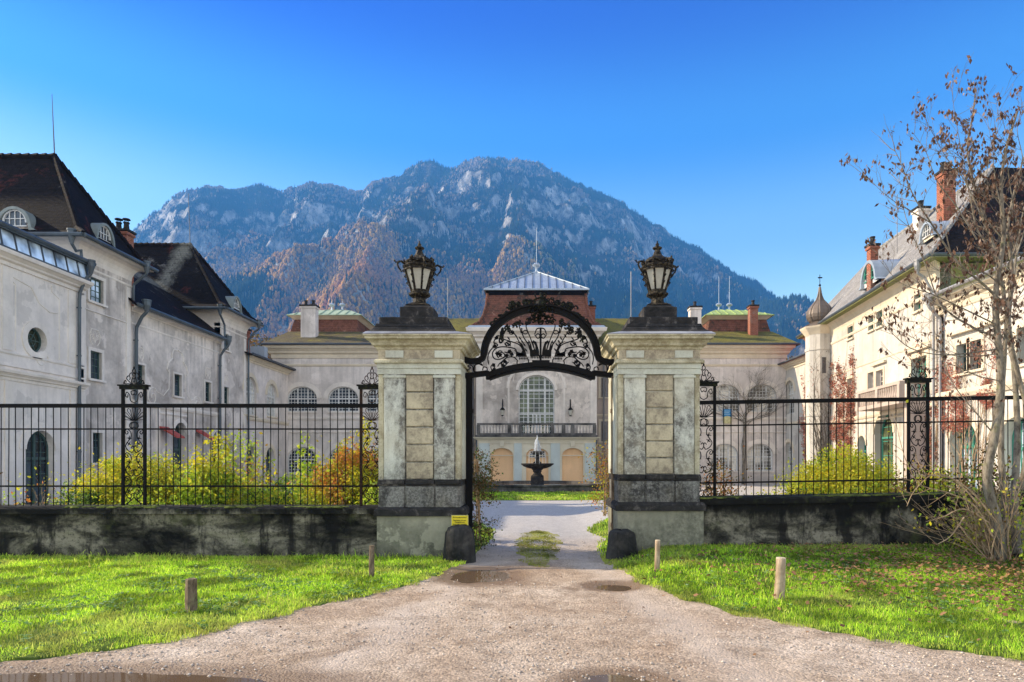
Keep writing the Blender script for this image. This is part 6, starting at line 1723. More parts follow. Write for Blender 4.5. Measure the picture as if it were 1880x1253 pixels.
# guard stones
for (x, y, z, rr_, hh, lab, lean) in ((-1.32, 11.08, 0.0, 0.27, 0.62, 'blackened rounded guard stone at the foot of the left gate pier', 0.03), (1.46, 11.15, 0.1, 0.255, 0.44, 'black mossy guard stone at the foot of the right gate pier', -0.02)):
    mb = MB(); n = 20; prof = [(rr_*1.08, -0.15), (rr_*1.04, 0.05), (rr_*0.97, hh*0.45), (rr_*0.9, hh*0.8), (rr_*0.8, hh*0.92), (rr_*0.55, hh*0.99), (rr_*0.1, hh)]
    vs = []
    for i, (r_, zz) in enumerate(prof):
        for k in range(n):
            an = 2*PI*k/n; q = 1+0.05*math.sin(3*an+i*0.3)+0.03*math.sin(7*an+i*1.7)
            vs.append((x+math.cos(an)*r_*q+lean*zz, y+math.sin(an)*r_*q*0.9, z+zz+0.015*math.sin(4*an+i)))
    fs = [(i*n+k, i*n+(k+1) % n, (i+1)*n+(k+1) % n, (i+1)*n+k) for i in range(len(prof)-1) for k in range(n)] + [tuple(range((len(prof)-1)*n, len(prof)*n))]
    mb.add(vs, fs); o = mb.build('guard_stone', M['guard'] if 'guard' in M else M['stone_dirty'], smooth=True); tag(o, lab, 'guard stone')
# yellow sign
Ys = empty('warning_sign', (-1.35, 11.0, 0.62), 'small yellow warning sign with dark lettering on the left gate pier', 'sign')
a, b = (829-VX)*S0*0.985, (860-VX)*S0*0.985; z1, z0 = EYE+(HY-946)*S0*0.985, EYE+(HY-966)*S0*0.985
mb = MB(); mb.box(a, b, 11.13, 11.15, z0, z1); mb.build('sign_plate', M['yellow_sign'], Ys, bevel=0.003)
mb = MB(); e_ = 0.008
mb.box(a, b, 11.124, 11.128, z1-e_, z1); mb.box(a, b, 11.124, 11.128, z0, z0+e_); mb.box(a, a+e_, 11.124, 11.128, z0+e_, z1-e_); mb.box(b-e_, b, 11.124, 11.128, z0+e_, z1-e_); mb.build('sign_border', M['sign_border'], Ys)
def text_mesh(txt, x, y, z, size, mat, parent, width=None, name='lettering'):
    cu = bpy.data.curves.new('t', 'FONT'); cu.body = txt; cu.size = size; cu.align_x = 'CENTER'; cu.extrude = 0.0015; cu.space_character = 1.0
    to = bpy.data.objects.new('t', cu); COL.objects.link(to); bpy.context.view_layer.update()
    dg = bpy.context.evaluated_depsgraph_get(); me = bpy.data.meshes.new_from_object(to.evaluated_get(dg))
    COL.objects.unlink(to); bpy.data.objects.remove(to)
    w_ = max(v.co.x for v in me.vertices)-min(v.co.x for v in me.vertices); k = (width/w_) if width else 1.0
    for v in me.vertices: v.co = Vector((x+v.co.x*k, y-v.co.z, z+v.co.y))
    me.materials.clear(); me.materials.append(M[mat])
    o = bpy.data.objects.new(name, me); COL.objects.link(o); o.parent = parent; o.matrix_parent_inverse = Matrix.Translation(parent_world(parent)).inverted()
    return o
xm = (a+b)/2; hgt = z1-z0
for t_, q, wd in (('Privatbesitz!', 0.74, 0.225), ('Betreten ist nur', 0.48, 0.215), ('Hausgästen und', 0.31, 0.16), ('Besuchern gestattet', 0.12, 0.235)):
    text_mesh(t_, xm, 11.121, z0+hgt*q, 0.036, 'sign_ink', Ys, wd)

# ============ overthrow of the gate ============
YG = 12.04; SG = YG/F
def gp(px, py, dy=0.0): return Vector(((px-VX)*SG, YG+dy, EYE+(HY-py)*SG))
CXA = 992.5
def mir(P): return [(2*CXA-x, y) for x, y in P]
Og = empty('gate_overthrow', (0.07, YG, 3.2), 'black wrought iron arch with scrollwork and crest spanning the gate piers', 'gate arch')
def flat_bar(name, pts, hgt, dep, parent=Og, mat='iron', close=False):
    """forged band following points in the gate plane: hgt tall in the plane, dep deep"""
    mb = MB(); P = [gp(*p) for p in pts]; n = len(P); vs = []
    for i in range(n):
        t = (P[min(i+1, n-1)]-P[max(i-1, 0)]).normalized(); nr_ = Vector((-t.z, 0, t.x))*(hgt/2)
        for sn, dp in ((1, -1), (1, 1), (-1, 1), (-1, -1)): vs.append(P[i]+nr_*sn+Vector((0, dp*dep/2, 0)))
    fs = [(i*4+k, i*4+(k+1) % 4, (i+1)*4+(k+1) % 4, (i+1)*4+k) for i in range(n-1) for k in range(4)] + [(0, 1, 2, 3), (n*4-1, n*4-2, n*4-3, n*4-4)]
    mb.add(vs, fs); return mb.build(name, M[mat], parent)
def q_arc(cx, cy, a, b, t0, t1, n=28): return [(cx+a*math.cos(t0+(t1-t0)*i/n), cy-b*math.sin(t0+(t1-t0)*i/n)) for i in range(n+1)]
arc = q_arc(CXA, 655, 103, 88, 0.0, PI, 44)
flat_bar('arch_band', [(1131, 664), (1120, 666), (1106, 663), (1099, 658)] + [p for p in arc if p[1] < 652] + [(886, 658), (879, 663), (865, 664), (852, 661)], 0.10, 0.14)
flat_bar('arch_edge', [(x+(-5.5 if x < CXA else 5.5)*abs(math.cos((i)/44*PI)), y-5.5*math.sin(i/44*PI)) for i, (x, y) in enumerate(arc)], 0.03, 0.22)
low = [(851, 690), (870, 689), (893, 686)]
flat_bar('lower_band', low, 0.085, 0.14); flat_bar('lower_band', [(2*CXA-x, y) for x, y in low], 0.085, 0.14)
seg = [(CXA-97+194*i/24, 690-19*(1-((i-12)/12)**2)) for i in range(25)]
flat_bar('lower_arch_band', seg, 0.10, 0.16)
flat_bar('lower_arch_edge', [(CXA-94+188*i/24, 697.5-19*(1-((i-12)/12)**2)) for i in range(25)], 0.025, 0.2)
for sg in (-1, 1):
    flat_bar('band_end', [(CXA+sg*97, 682), (CXA+sg*97, 697)], 0.06, 0.17)
mb = MB(); mb.box(gp(977, 0).x, gp(1009, 0).x, YG-0.10, YG-0.07, gp(0, 674).z, gp(0, 663).z); mb.build('date_plate', M['iron'], Og)
# scrollwork: half of it is described, the other half is its mirror
def rod_(mb, pts, r=0.012, r1=None, dy=0.0):
    P = [gp(*p) for p in pts]
    if dy: P = [p+Vector((0, dy, 0)) for p in P]
    mb.tube(P, r, 6, r1=r1)
def smooth(pts, n=6):
    P = [Vector((p[0], p[1])) for p in pts]; out = []
    for i in range(len(P)-1):
        a, b, c, d = P[max(i-1, 0)], P[i], P[i+1], P[min(i+2, len(P)-1)]
        for k in range(n):
            t = k/n; out.append(tuple(0.5*((2*b)+(-a+c)*t+(2*a-5*b+4*c-d)*t*t+(-a+3*b-3*c+d)*t**3)))
    out.append(tuple(P[-1])); return out
def spl(cx, cy, r0, r1, a0, turns, n=20): return [(cx+(r0+(r1-r0)*i/n)*math.cos(a0+turns*2*PI*i/n), cy-(r0+(r1-r0)*i/n)*math.sin(a0+turns*2*PI*i/n)) for i in range(n+1)]
def Z5(x, y): return (840+x/5.22, 480+y/5.22)
half = [
 [(800, 640), (800, 960)],
 [(800, 905), (775, 900), (740, 850), (700, 740), (660, 640), (660, 600)],
 [(785, 915), (765, 860), (745, 800), (720, 770), (735, 850), (700, 860), (680, 800), (680, 770)],
 [(700, 910), (690, 820), (640, 740), (620, 690), (615, 640)],
 [(660, 915), (640, 850), (600, 790), (560, 715), (540, 690)],
 [(650, 915), (625, 850), (590, 800), (500, 765), (440, 745), (410, 700), (425, 655)],
 [(565, 915), (560, 850), (520, 830), (430, 820), (370, 835), (335, 880), (350, 930), (400, 940), (450, 915), (440, 880), (400, 880), (380, 905), (395, 925)],
 [(580, 960), (540, 920), (480, 920), (440, 950), (400, 985), (385, 1010)],
 [(330, 1050), (320, 1010), (350, 985), (355, 1020), (345, 1050)],
 [(300, 990), (290, 930), (305, 870), (350, 810), (345, 770)],
 [(420, 985), (440, 955), (470, 965), (460, 995), (425, 1000), (415, 970)],
 [(490, 965), (470, 985), (440, 1020)],
 [(450, 870), (490, 880), (530, 895)], [(480, 870), (500, 860), (525, 880), (500, 900), (470, 890)],
 [(380, 885), (400, 860), (430, 865)],
 [(740, 700), (760, 650), (800, 640)], [(740, 705), (770, 740), (790, 715), (770, 695), (755, 710)],
 [(570, 960), (570, 985)], [(680, 940), (680, 970)],
 [(610, 690), (600, 650), (590, 620)], [(480, 640), (500, 680), (540, 690)],
 [(360, 745), (380, 715), (430, 720)], [(360, 745), (350, 780), (385, 800), (360, 830)],
]
sw = MB()
for pl in half:
    P = [Z5(*p) for p in smooth(pl)]
    rod_(sw, P, 0.0115); rod_(sw, mir(P), 0.0115)
sw.build('scrollwork', M['iron'], Og)
# leaf-shaped plates of the fan, chains and husks
lf = MB()
def plate(pts, th=0.02):
    P = [gp(*Z5(*p)) for p in pts]
    for flip in (False, True):
        Q = P if not flip else [Vector((2*(CXA-VX)*SG-p.x, p.y, p.z)) for p in P]
        n = len(Q)
        lf.add([q-Vector((0, th, 0)) for q in Q]+[q+Vector((0, th, 0)) for q in Q], [tuple(range(n)), tuple(range(n, 2*n))[::-1]]+[(i, (i+1) % n, n+(i+1) % n, n+i) for i in range(n)])
plate([(695, 905), (700, 870), (690, 790), (675, 755), (690, 765), (705, 800), (718, 850), (745, 850), (745, 790), (720, 755), (755, 775), (780, 850), (785, 910)])
plate([(565, 910), (575, 890), (610, 880), (625, 850), (615, 805), (560, 765), (620, 790), (645, 850), (650, 912)])
plate([(565, 905), (560, 870), (540, 850), (590, 875), (625, 885), (650, 900)])
for q in ((470, 905), (380, 885), (455, 965), (345, 995), (375, 735), (425, 690), (355, 815), (435, 1000), (350, 1040), (520, 895), (500, 865), (410, 900)):
    for sg in (0, 1):
        c = gp(*Z5(*q))
        if sg: c = Vector((2*(CXA-VX)*SG-c.x, c.y, c.z))
        for k in range(5):
            an = k*1.256+q[0]; d = Vector((math.cos(an), 0, math.sin(an)))*0.042
            lf.tube([c, c+d*0.6+Vector((0, -0.015, 0)), c+d], [0.006, 0.018, 0.003], 5)
for P in ([(540, 690), (520, 680), (490, 740)], [(560, 715), (600, 740), (620, 770), (640, 800), (655, 850)], [(500, 800), (480, 790), (460, 800)]):
    for (x, y) in P:
        for sg in (0, 1):
            c = gp(*Z5(x, y)); c = Vector((2*(CXA-VX)*SG-c.x, c.y, c.z)) if sg else c
            lf.tube([c+Vector((-0.022, 0, 0.03)), c+Vector((0.0, -0.01, 0.0)), c+Vector((0.022, 0, -0.03))], [0.006, 0.016, 0.006], 6)
for cx_, cy_, rx in ((517, 683, 22), (650, 680, 22), (485, 790, 24), (800, 590, 20)):
    P = [Z5(cx_+rx*math.cos(t*0.35), cy_+rx*0.8*math.sin(t*0.35)) for t in range(19)]; rod_(lf, P, 0.010); rod_(lf, mir(P), 0.010)
# garland bunches hanging under the arch at both shoulders, studs of the lower rail
for k in range(26):
    t = k/25; c0 = Z5(430+10*math.sin(k*2.1), 640+90*t)
    for sg in (0, 1):
        c = gp(*(c0 if not sg else (2*CXA-c0[0], c0[1]))); s_ = 0.045*(1-0.6*t)
        an = k*2.4; lf.tube([c, c+Vector((math.cos(an)*s_, -0.02, math.sin(an)*s_*0.7-0.01))], [0.016, 0.004], 5)
for k in range(6):
    for sg in (0, 1):
        for base in (595, 705):
            x, y = Z5(base+k*15, 922+ (0 if base == 705 else 10)); x = 2*CXA-x if sg else x
            lf.lathe([(0.003, -0.028), (0.013, 0.0), (0.013, 0.012), (0.003, 0.02)], gp(x, y), 5)
        P = [Z5(590 if base == 595 else 700, 915)]
for (xa, xb, yy) in ((580, 660, 912), (700, 790, 908)):
    P = [Z5(xa, yy), Z5(xb, yy-3)]; rod_(lf, P, 0.012); rod_(lf, mir(P), 0.012)
lf.build('leaf_plates', M['iron'], Og)
# side scrolls over the horizontal arms
ss = MB()
for P in ([(95, 1060), (90, 1020), (115, 995), (145, 1010), (150, 1045)], spl(105, 1030, 22, 5, 0, 1.2), [(160, 1050), (165, 1000), (205, 985), (240, 1000), (225, 980)], [(240, 1045), (250, 1015), (280, 1020), (285, 1050)], [(150, 1050), (180, 1060), (290, 1048)]):
    Q = [Z5(*p) for p in smooth(P)]; rod_(ss, Q, 0.011); rod_(ss, mir(Q), 0.011)
ss.build('side_scrollwork', M['iron'], Og)
# crest: shell, radiating rods, acanthus wings
cr = MB()
cc = gp(CXA, 567)
for k in range(17):
    an = PI*(k/16); d = Vector((math.cos(an), 0, math.sin(an)))
    cr.tube([cc+d*0.05, cc+d*0.21], 0.009, 4)
    if k % 3 == 1 or k == 8:
        cr.tube([cc+d*0.2, cc+d*0.285, cc+d*0.30+Vector((d.z*0.02, 0, -d.x*0.02))], [0.012, 0.018, 0.005], 5)
cr.tube([cc+Vector((math.cos(a_), 0, math.sin(a_)))*0.2 for a_ in [PI*i/20 for i in range(21)]], 0.016, 5)
rr2 = random.Random(5)
def leafcurl(c, s_, a0, sg):
    P = spl(0, 0, s_, s_*0.15, a0, 0.9*sg, 10); cr.tube([c+Vector((x, -0.01, -y)) for x, y in P], [0.020*(1-i/14) for i in range(11)], 5)
for k in range(110):
    u = rr2.random(); an = PI*(0.20+0.60*u); sgx = 1
    R_ = 103*SG+0.02; e0_ = gp(CXA, 655)
    base = e0_+Vector((math.cos(an)*103*SG, 0, math.sin(an)*88*SG))
    out = Vector((math.cos(an), 0, math.sin(an)))
    mid = math.exp(-((u-0.5)/0.22)**2); hh = 0.04+0.14*mid + (0.07 if abs(abs(u-0.5)-0.26) < 0.05 else 0)
    c = base+out*(0.05+rr2.random()*hh)+Vector((0, rr2.uniform(-0.05, 0.03), 0))
    leafcurl(c, 0.028+0.022*rr2.random(), rr2.random()*6.3, 1 if rr2.random() < 0.5 else -1)
for k in range(74):
    an = PI*(0.13+0.74*rr2.random()); q = 0.86-0.10*rr2.random()-0.05*math.exp(-((an/PI-0.5)/0.15)**2)
    c = gp(CXA, 655)+Vector((math.cos(an)*103*SG*q, 0, math.sin(an)*88*SG*q)); leafcurl(c, 0.024+0.022*rr2.random(), rr2.random()*6.3, 1 if rr2.random() < 0.5 else -1)
for sg in (-1, 1):   # acanthus wings and horns
    for P in ([(0, 20), (60, -5), (110, -20), (160, -40), (175, -65), (150, -75), (140, -55)], [(60, 10), (130, 0), (200, -15), (230, -40), (215, -60), (195, -40)], [(200, 25), (260, 20), (300, -10), (290, -45), (255, -50), (250, -20), (275, -10)], [(270, 50), (320, 45), (350, 70), (330, 90)]):
        Q = smooth(P); n = len(Q)
        cr.tube([gp(*Z5(800+sg*x, 450+y)) for x, y in Q], [0.040*(1-0.72*i/n) for i in range(n)], 6)
for k in range(46):   # heavy boss with shell below the band
    an = rr2.random()*6.3; r_ = math.sqrt(rr2.random()); x = 800+105*r_*math.cos(an); y = 500+75*r_*math.sin(an)
    c = gp(*Z5(x, y)); d = Vector((math.cos(an), 0, -math.sin(an)))*0.05
    cr.tube([c-Vector((0, 0.07, 0)), c+d*0.5-Vector((0, 0.11, 0)), c+d-Vector((0, 0.07, 0))], [0.012, 0.032, 0.006], 5)
cr.lathe([(0.01, -0.13), (0.10, -0.07), (0.13, 0.02), (0.10, 0.1), (0.03, 0.15)], gp(CXA, 565), 10)
cr.build('crest', M['iron_moss'], Og)
# hinge posts of the gate against the piers
for (pa, pb, lab) in ((856.5, 867, 'rusty black gate post beside the left pier'), (1123, 1129.5, 'weathered gate post beside the right pier')):
    mb = MB(); x0_, x1_ = (pa-VX)*SG, (pb-VX)*SG
    mb.box(x0_, x1_, YG-0.06, YG+0.06, 0.05, 3.27); mb.box(x0_-0.012, x1_+0.012, YG-0.075, YG-0.055, 0.05, 3.27)
    for z in (0.5, 1.5, 2.6): mb.box(x0_-0.02, x1_+0.02, YG-0.09, YG+0.075, z, z+0.07)
    o = mb.build('gate_post', M['iron'] if pa < 900 else M['post_dark']); tag(o, lab, 'gate post', 'gate posts')

# ============ garden walls with fences ============
def zl(x): return 0.0
def garden_wall(xa, xb, za, zb_, label, seed):
    """low wall; top height varies linearly from za (at xa) to zb_ (at xb)"""
    W = empty('garden_wall', ((xa+xb)/2, 11.65, 0), label, 'wall', 'garden walls')
    r = random.Random(seed); n = 60; mb = MB(); y0, y1 = 11.42, 11.9
    def top(x): return za+(zb_-za)*(x-xa)/(xb-xa)
    N = 90; H = 10; vs = []
    for i in range(N+1):
        x = xa+(xb-xa)*i/N
        for j in range(H+1):
            z = -0.3+(top(x)-0.10+0.3)*j/H
            bulge = 0.035*(vn(x*1.1, z*2+seed)-0.5)+0.02*(vn(x*5, z*5+seed)-0.5)
            course = -0.018 if j in (3, 6, 8) else 0.0
            vs.append((x, y0+bulge-course, z))
    fs = [(i*(H+1)+j, (i+1)*(H+1)+j, (i+1)*(H+1)+j+1, i*(H+1)+j+1) for i in range(N) for j in range(H)]
    mb.add(vs, fs)
    b = len(vs)
    mb.add([(xa, y0+0.03, -0.3), (xb, y0+0.03, -0.3), (xb, y1, -0.3), (xa, y1, -0.3), (xa, y0+0.03, top(xa)-0.1), (xb, y0+0.03, top(xb)-0.1), (xb, y1, top(xb)-0.1), (xa, y1, top(xa)-0.1)], [(1, 2, 6, 5), (2, 3, 7, 6), (3, 0, 4, 7)])
    mb.build('wall_face', M['garden_wall'], W)
    # coping in separate stones
    cp = MB(); x = min(xa, xb); xe = max(xa, xb)
    while x < xe-0.05:
        L = min(r.uniform(0.8, 1.3), xe-x); d = r.uniform(-0.008, 0.008); x2 = x+L-0.008
        a, c = top(x), top(x2)
        vs = []
        for (xx, t_) in ((x, a), (x2, c)):
            vs += [(xx, y0-0.07+d, t_-0.115), (xx, y0-0.07+d, t_-0.03), (xx, y0-0.03+d, t_), (xx, y1+0.05, t_+0.01), (xx, y1+0.05, t_-0.115)]
        cp.add(vs, [(k, (k+1) % 5, 5+(k+1) % 5, 5+k) for k in range(5)]+[(4, 3, 2, 1, 0), (5, 6, 7, 8, 9)]); x += L
    cp.build('coping', M['garden_wall'], W)
    # moss cushions along the coping
    mo = MB(); x = min(xa, xb)
    while x < xe:
        s_ = r.uniform(0.012, 0.05)
        if vn(x*1.3, seed) > 0.35:
            yy = y0-0.05+r.uniform(0, 0.22); mo.lathe([(s_*1.2, -0.012), (s_*1.1, s_*0.22), (s_*0.6, s_*0.45), (s_*0.1, s_*0.52)], (x, yy, top(x)), 6, r.random()*6, sx=r.uniform(1, 2.2))
        x += r.uniform(0.006, 0.03)
    o = mo.build('moss', M['moss'], W, smooth=True); o['kind'] = 'stuff'
    return W
def vn(x, y):
    return float(vnoise(np.array([x]), np.array([y]), 3)[0])
garden_wall(-10.4, -2.745, 0.905, 0.905, 'long black stained garden wall under the left fence', 3)
garden_wall(2.835, 10.6, 1.06, 1.20, 'black stained garden wall under the right fence, rising towards the bare tree', 9)
YF = 11.66; SF = YF/F
def openwork(parent, x0, x1, zb_, zr, crest=True, seed=0, mat='iron'):
    """ornamental fence pier: two uprights, a moulded cap, palmette, scrolls and a crest"""
    w_ = x1-x0; cx = (x0+x1)/2; zc = zr+0.28
    mb = MB()
    for x in (x0, x1): mb.box(x-0.022, x+0.022, YF-0.022, YF+0.022, zb_, zc)
    mb.build('upright', M[mat], parent)
    mb = MB(); mb.box(x0-0.04, x1+0.04, YF-0.05, YF+0.05, zc, zc+0.055); mb.box(x0-0.065, x1+0.065, YF-0.07, YF+0.07, zc+0.055, zc+0.08); mb.build('cap', M['iron_moss'], parent)
    mb = MB(); h = w_/2-0.02; g = 0.0085
    def pt(u, v): return Vector((cx+u*h, YF, v))
    def crv(P, r=g):
        for sg in (-1, 1): mb.tube([pt(sg*u, v) for u, v in smooth(P)], r, 5)
    # crest
    z = zc+0.08
    if crest:
        crv([(0, z), (0.55, z+0.02), (0.9, z+0.02), (1.0, z+0.06), (0.85, z+0.08), (0.8, z+0.04)])
        crv([(0.15, z), (0.5, z+0.06), (0.75, z+0.11), (0.6, z+0.16), (0.4, z+0.13), (0.45, z+0.09)])
        crv([(0.5, z+0.15), (0.4, z+0.2), (0.2, z+0.21), (0.1, z+0.15), (0.2, z+0.12)])
        crv([(0.0, z), (0.25, z+0.05), (0.15, z+0.12), (0.0, z+0.1)])
        crv([(0, z+0.2), (0.15, z+0.235), (0.12, z+0.27), (0, z+0.29)])
        mb.lathe([(0.005, -0.015), (0.02, 0), (0.005, 0.03)], pt(0, z+0.3), 6)
        for sg in (-1, 1): mb.lathe([(0.005, -0.015), (0.02, 0), (0.005, 0.02)], pt(sg*1.02, z+0.03), 6)
    # lyre between cap and top rail
    crv([(0, zc-0.24), (0.35, zc-0.2), (0.45, zc-0.1), (0.75, zc-0.05), (0.85, zc-0.12), (0.65, zc-0.14), (0.62, zc-0.09)])
    crv([(0.0, zc-0.02), (0.3, zc-0.04), (0.2, zc-0.1), (0, zc-0.08)])
    zt = zr-0.04; zm = zr-0.41
    # palmette
    for a_, L_ in ((0.0, 0.25), (0.42, 0.24), (0.85, 0.21), (1.25, 0.17)):
        dx, dz_ = math.sin(a_), math.cos(a_); b0_ = (0.12*dx, zm+0.13)
        for w__ in (1, -1):
            crv([b0_, (b0_[0]+(dx*L_*0.5+dz_*0.012*w__)/h, zm+0.13+dz_*L_*0.5-dx*0.012*w__), (b0_[0]+(dx*L_*0.85+dz_*0.026*w__)/h, zm+0.13+dz_*L_*0.85-dx*0.026*w__), (b0_[0]+dx*L_/h, zm+0.13+dz_*L_)], 0.006)
    crv([(0.15, zm+0.1), (0.3, zm+0.06), (0.25, zm+0.0), (0, zm+0.02)]); crv([(0, zm+0.11), (0.35, zm+0.09), (0.45, zm+0.03), (0.3, zm)])
    # long S scrolls down to the foot
    zz = zm-0.02; k = 0
    while zz > zb_+0.42:
        L = 0.42
        crv([(0.75, zz-0.03), (0.6, zz-0.06), (0.75, zz-0.09), (0.92, zz-0.04), (0.7, zz+0.0), (0.35, zz-0.05), (0.3, zz-0.14), (0.6, zz-0.22), (0.85, zz-0.3), (0.6, zz-0.38), (0.2, zz-0.42)])
        crv([(0.2, zz-0.42), (0.0, zz-0.36), (0.1, zz-0.30), (0.3, zz-0.33)])
        for v in (-0.16, -0.26):
            for sg in (-1, 1):
                for q in range(4): c = pt(sg*(0.5), zz+v); an = q*1.5+v*20; mb.tube([c, c+Vector((math.cos(an)*0.05, 0, math.sin(an)*0.05))], [0.012, 0.003], 4)
        zz -= L; k += 1
    crv([(0.2, zz), (0.7, zz-0.08), (0.6, zz-0.2), (0.2, zz-0.25), (0.1, zz-0.15), (0.3, zz-0.12)])
    crv([(0.8, zb_+0.05), (0.4, zb_+0.1), (0.3, zb_+0.2), (0.6, zb_+0.25)])
    mb.build('scrollwork', M[mat], parent)
def fence(xa, xb, ztop, zbase, panels, label, phase, mat='iron'):
    """ztop(x), zbase(x): heights of the top rail and of the coping"""
    Fn = empty('iron_fence', ((xa+xb)/2, YF, zbase((xa+xb)/2)), label, 'fence', 'garden fences')
    dm_, dl = 0.408, 1.427
    for nm, off, hh, dd in (('top_rail', 0.0, 0.055, 0.05), ('middle_rail', -dm_, 0.026, 0.02), ('bottom_rail', -dl, 0.03, 0.022)):
        mb = MB(); mb.bar((xa, YF, ztop(xa)+off-0.02), (xb, YF, ztop(xb)+off-0.02), dd, hh)
        if nm == 'top_rail': mb.bar((xa, YF, ztop(xa)+0.014), (xb, YF, ztop(xb)+0.014), dd+0.02, 0.012)
        mb.build(nm, M[mat], Fn)
    x = xa+phase; first = None; rr_ = random.Random(7)
    while x < xb:
        if not any(a-0.05 < x < b+0.05 for a, b in panels):
            h = ztop(x)-0.04-zbase(x)
            if first is None:
                mb = MB(); mb.tube([(0, 0, 0), (0.0015, 0, 0.7), (0, 0, 1.0)], 0.0085, 6)
                first = mb.build('bar', M[mat], Fn); first.matrix_parent_inverse = Matrix.Identity(4); b_ = first
            else:
                b_ = first.copy(); COL.objects.link(b_); b_.parent = Fn
            b_.location = (x-Fn.location.x+rr_.uniform(-0.004, 0.004), 0, zbase(x)-Fn.location.z-0.01); b_.scale = (1, 1, h+0.01)
            b_.rotation_euler = (rr_.uniform(-0.004, 0.004), rr_.uniform(-0.004, 0.004), 0)
        x += 0.1335
    return Fn
pl = [((226-VX)*SF, (266-VX)*SF), ((663-VX)*SF, (703-VX)*SF)]
FL = fence(-10.3, -2.76, lambda x: 2.71, lambda x: 0.90, pl, 'tall black iron railing on the left garden wall with openwork pier', 0.08)
openwork(FL, pl[0][0], pl[0][1], 0.90, 2.71); openwork(FL, pl[1][0], pl[1][1], 0.90, 2.71, mat='iron_rust')
tr = lambda x: 2.765+(x-2.9)*0.0165
bs = lambda x: 1.06+(x-2.83)*0.018
pr_ = [((1272-VX)*SF, (1312-VX)*SF), ((1668-VX)*SF, (1703-VX)*SF)]
FR = fence(2.84, 10.3, tr, bs, pr_, 'tall black iron railing on the right garden wall, half hidden by the bare tree', 0.10)
openwork(FR, pr_[0][0], pr_[0][1], bs(3.0), tr(3.0)); openwork(FR, pr_[1][0], pr_[1][1], bs(6.8), tr(6.8))

# ============ wooden posts ============
for px_, pyb, pyt, wpx, leanx, mat, lab, zg in (
    (351, 1126, 1062, 18, 0.0, 'post_dark', 'dark square wooden post in the left grass, nearest to the road', 0.0),
    (682, 1061, 1001, 10, 0.01, 'post_dark', 'thin weathered wooden post in front of the left gate pier', 0.02),
    (1206, 1047, 991, 10, 0.03, 'post_pale', 'thin pale wooden post in front of the right gate pier', 0.12),
    (1430, 1103, 1023, 18, 0.05, 'post_pale', 'thick pale round wooden post leaning in the right grass', 0.03)):
    Y = (EYE-zg)*F/(pyb-HY); p = Vector(((px_-VX)/F*Y, Y, zg)); hh = (pyb-pyt)/F*Y; r_ = wpx/F*Y/2
    sq = mat == 'post_dark'
    W = empty('wooden_post', p, lab, 'post', 'wooden posts')
    mb = MB(); n = 4 if (sq and wpx > 12) else 14; rr_ = r_*(1.3 if n == 4 else 1.0)
    rp_ = random.Random(px_)
    path = [p+Vector((leanx*k*hh*1.0, 0.004*math.sin(k*7), -0.08+(hh+0.06)*k)) for k in [i/8 for i in range(9)]]
    mb.tube(path, [rr_*(1.04-0.08*k/8)*rp_.uniform(0.96, 1.04) for k in range(9)], n)
    mb.build('shaft', M[mat], W, smooth=n > 4, bevel=0.0)
    t_ = path[-1]; mb = MB(); mb.tube([t_+Vector((0, 0, 0.0005)), t_+Vector((leanx*0.01, 0, 0.014))], [rr_*0.97, rr_*0.90], n); mb.build('sawn_top', M['post_top'] if not sq else M['post_dark'], W)

# ============ fountain ============
Fo = empty('fountain', (0.0, 40, 0), 'dark stone two tiered fountain in a round basin before the central block', 'fountain')
cx, cy = 0.05, 40.0
mb = MB(); n = 48
for (ri, ro, z0_, z1_) in ((4.0, 4.22, 0, 0.30),):
    prof = [(ro+0.05, -0.1), (ro+0.05, 0.08), (ro, 0.12), (ro-0.02, 0.28), (ro+0.08, 0.34), (ro+0.08, 0.42), (ri-0.1, 0.42), (ri-0.1, 0.1)]
    vs = []
    for r_, z in prof:
        for k in range(n): vs.append((cx+math.cos(2*PI*k/n)*r_, cy+math.sin(2*PI*k/n)*r_, z))
    mb.add(vs, [(i*n+k, i*n+(k+1) % n, (i+1)*n+(k+1) % n, (i+1)*n+k) for i in range(len(prof)-1) for k in range(n)])
mb.build('basin', M['stone_dirty'], Fo)
mb = MB(); mb.add([(cx+3.95*math.cos(2*PI*k/n), cy+3.95*math.sin(2*PI*k/n), 0.3) for k in range(n)], [tuple(range(n))]); mb.build('basin_water', M['puddle'], Fo)
mb = MB(); mb.box(cx-0.40, cx+0.40, cy-0.40, cy+0.40, 0.2, 0.75); mb.lathe([(0.38, 0.75), (0.40, 0.82), (0.30, 0.90), (0.22, 1.02), (0.28, 1.12), (0.26, 1.18), (0.34, 1.22), (0.34, 1.26)], (cx, cy, 0), 12); mb.build('pedestal', M['fountain_stone'] if 'fountain_stone' in M else M['black_stone'], Fo)
mb = MB(); mb.lathe([(0.34, 1.26), (0.55, 1.30), (0.82, 1.40), (0.95, 1.50), (1.0, 1.53), (1.0, 1.59), (0.93, 1.60), (0.9, 1.55), (0.2, 1.5)], (cx, cy, 0), 24); mb.build('lower_bowl', M['black_stone'], Fo, smooth=False)
mb = MB(); mb.lathe([(0.24, 1.5), (0.26, 1.66), (0.18, 1.70), (0.12, 1.82), (0.17, 1.95), (0.10, 2.05), (0.16, 2.12)], (cx, cy, 0), 10); mb.build('stem', M['black_stone'], Fo)
mb = MB(); mb.lathe([(0.16, 2.12), (0.3, 2.16), (0.44, 2.26), (0.46, 2.33), (0.44, 2.35), (0.1, 2.32)], (cx, cy, 0), 20); mb.build('upper_bowl', M['stone_dirty'], Fo)
mb = MB(); rj = random.Random(2)
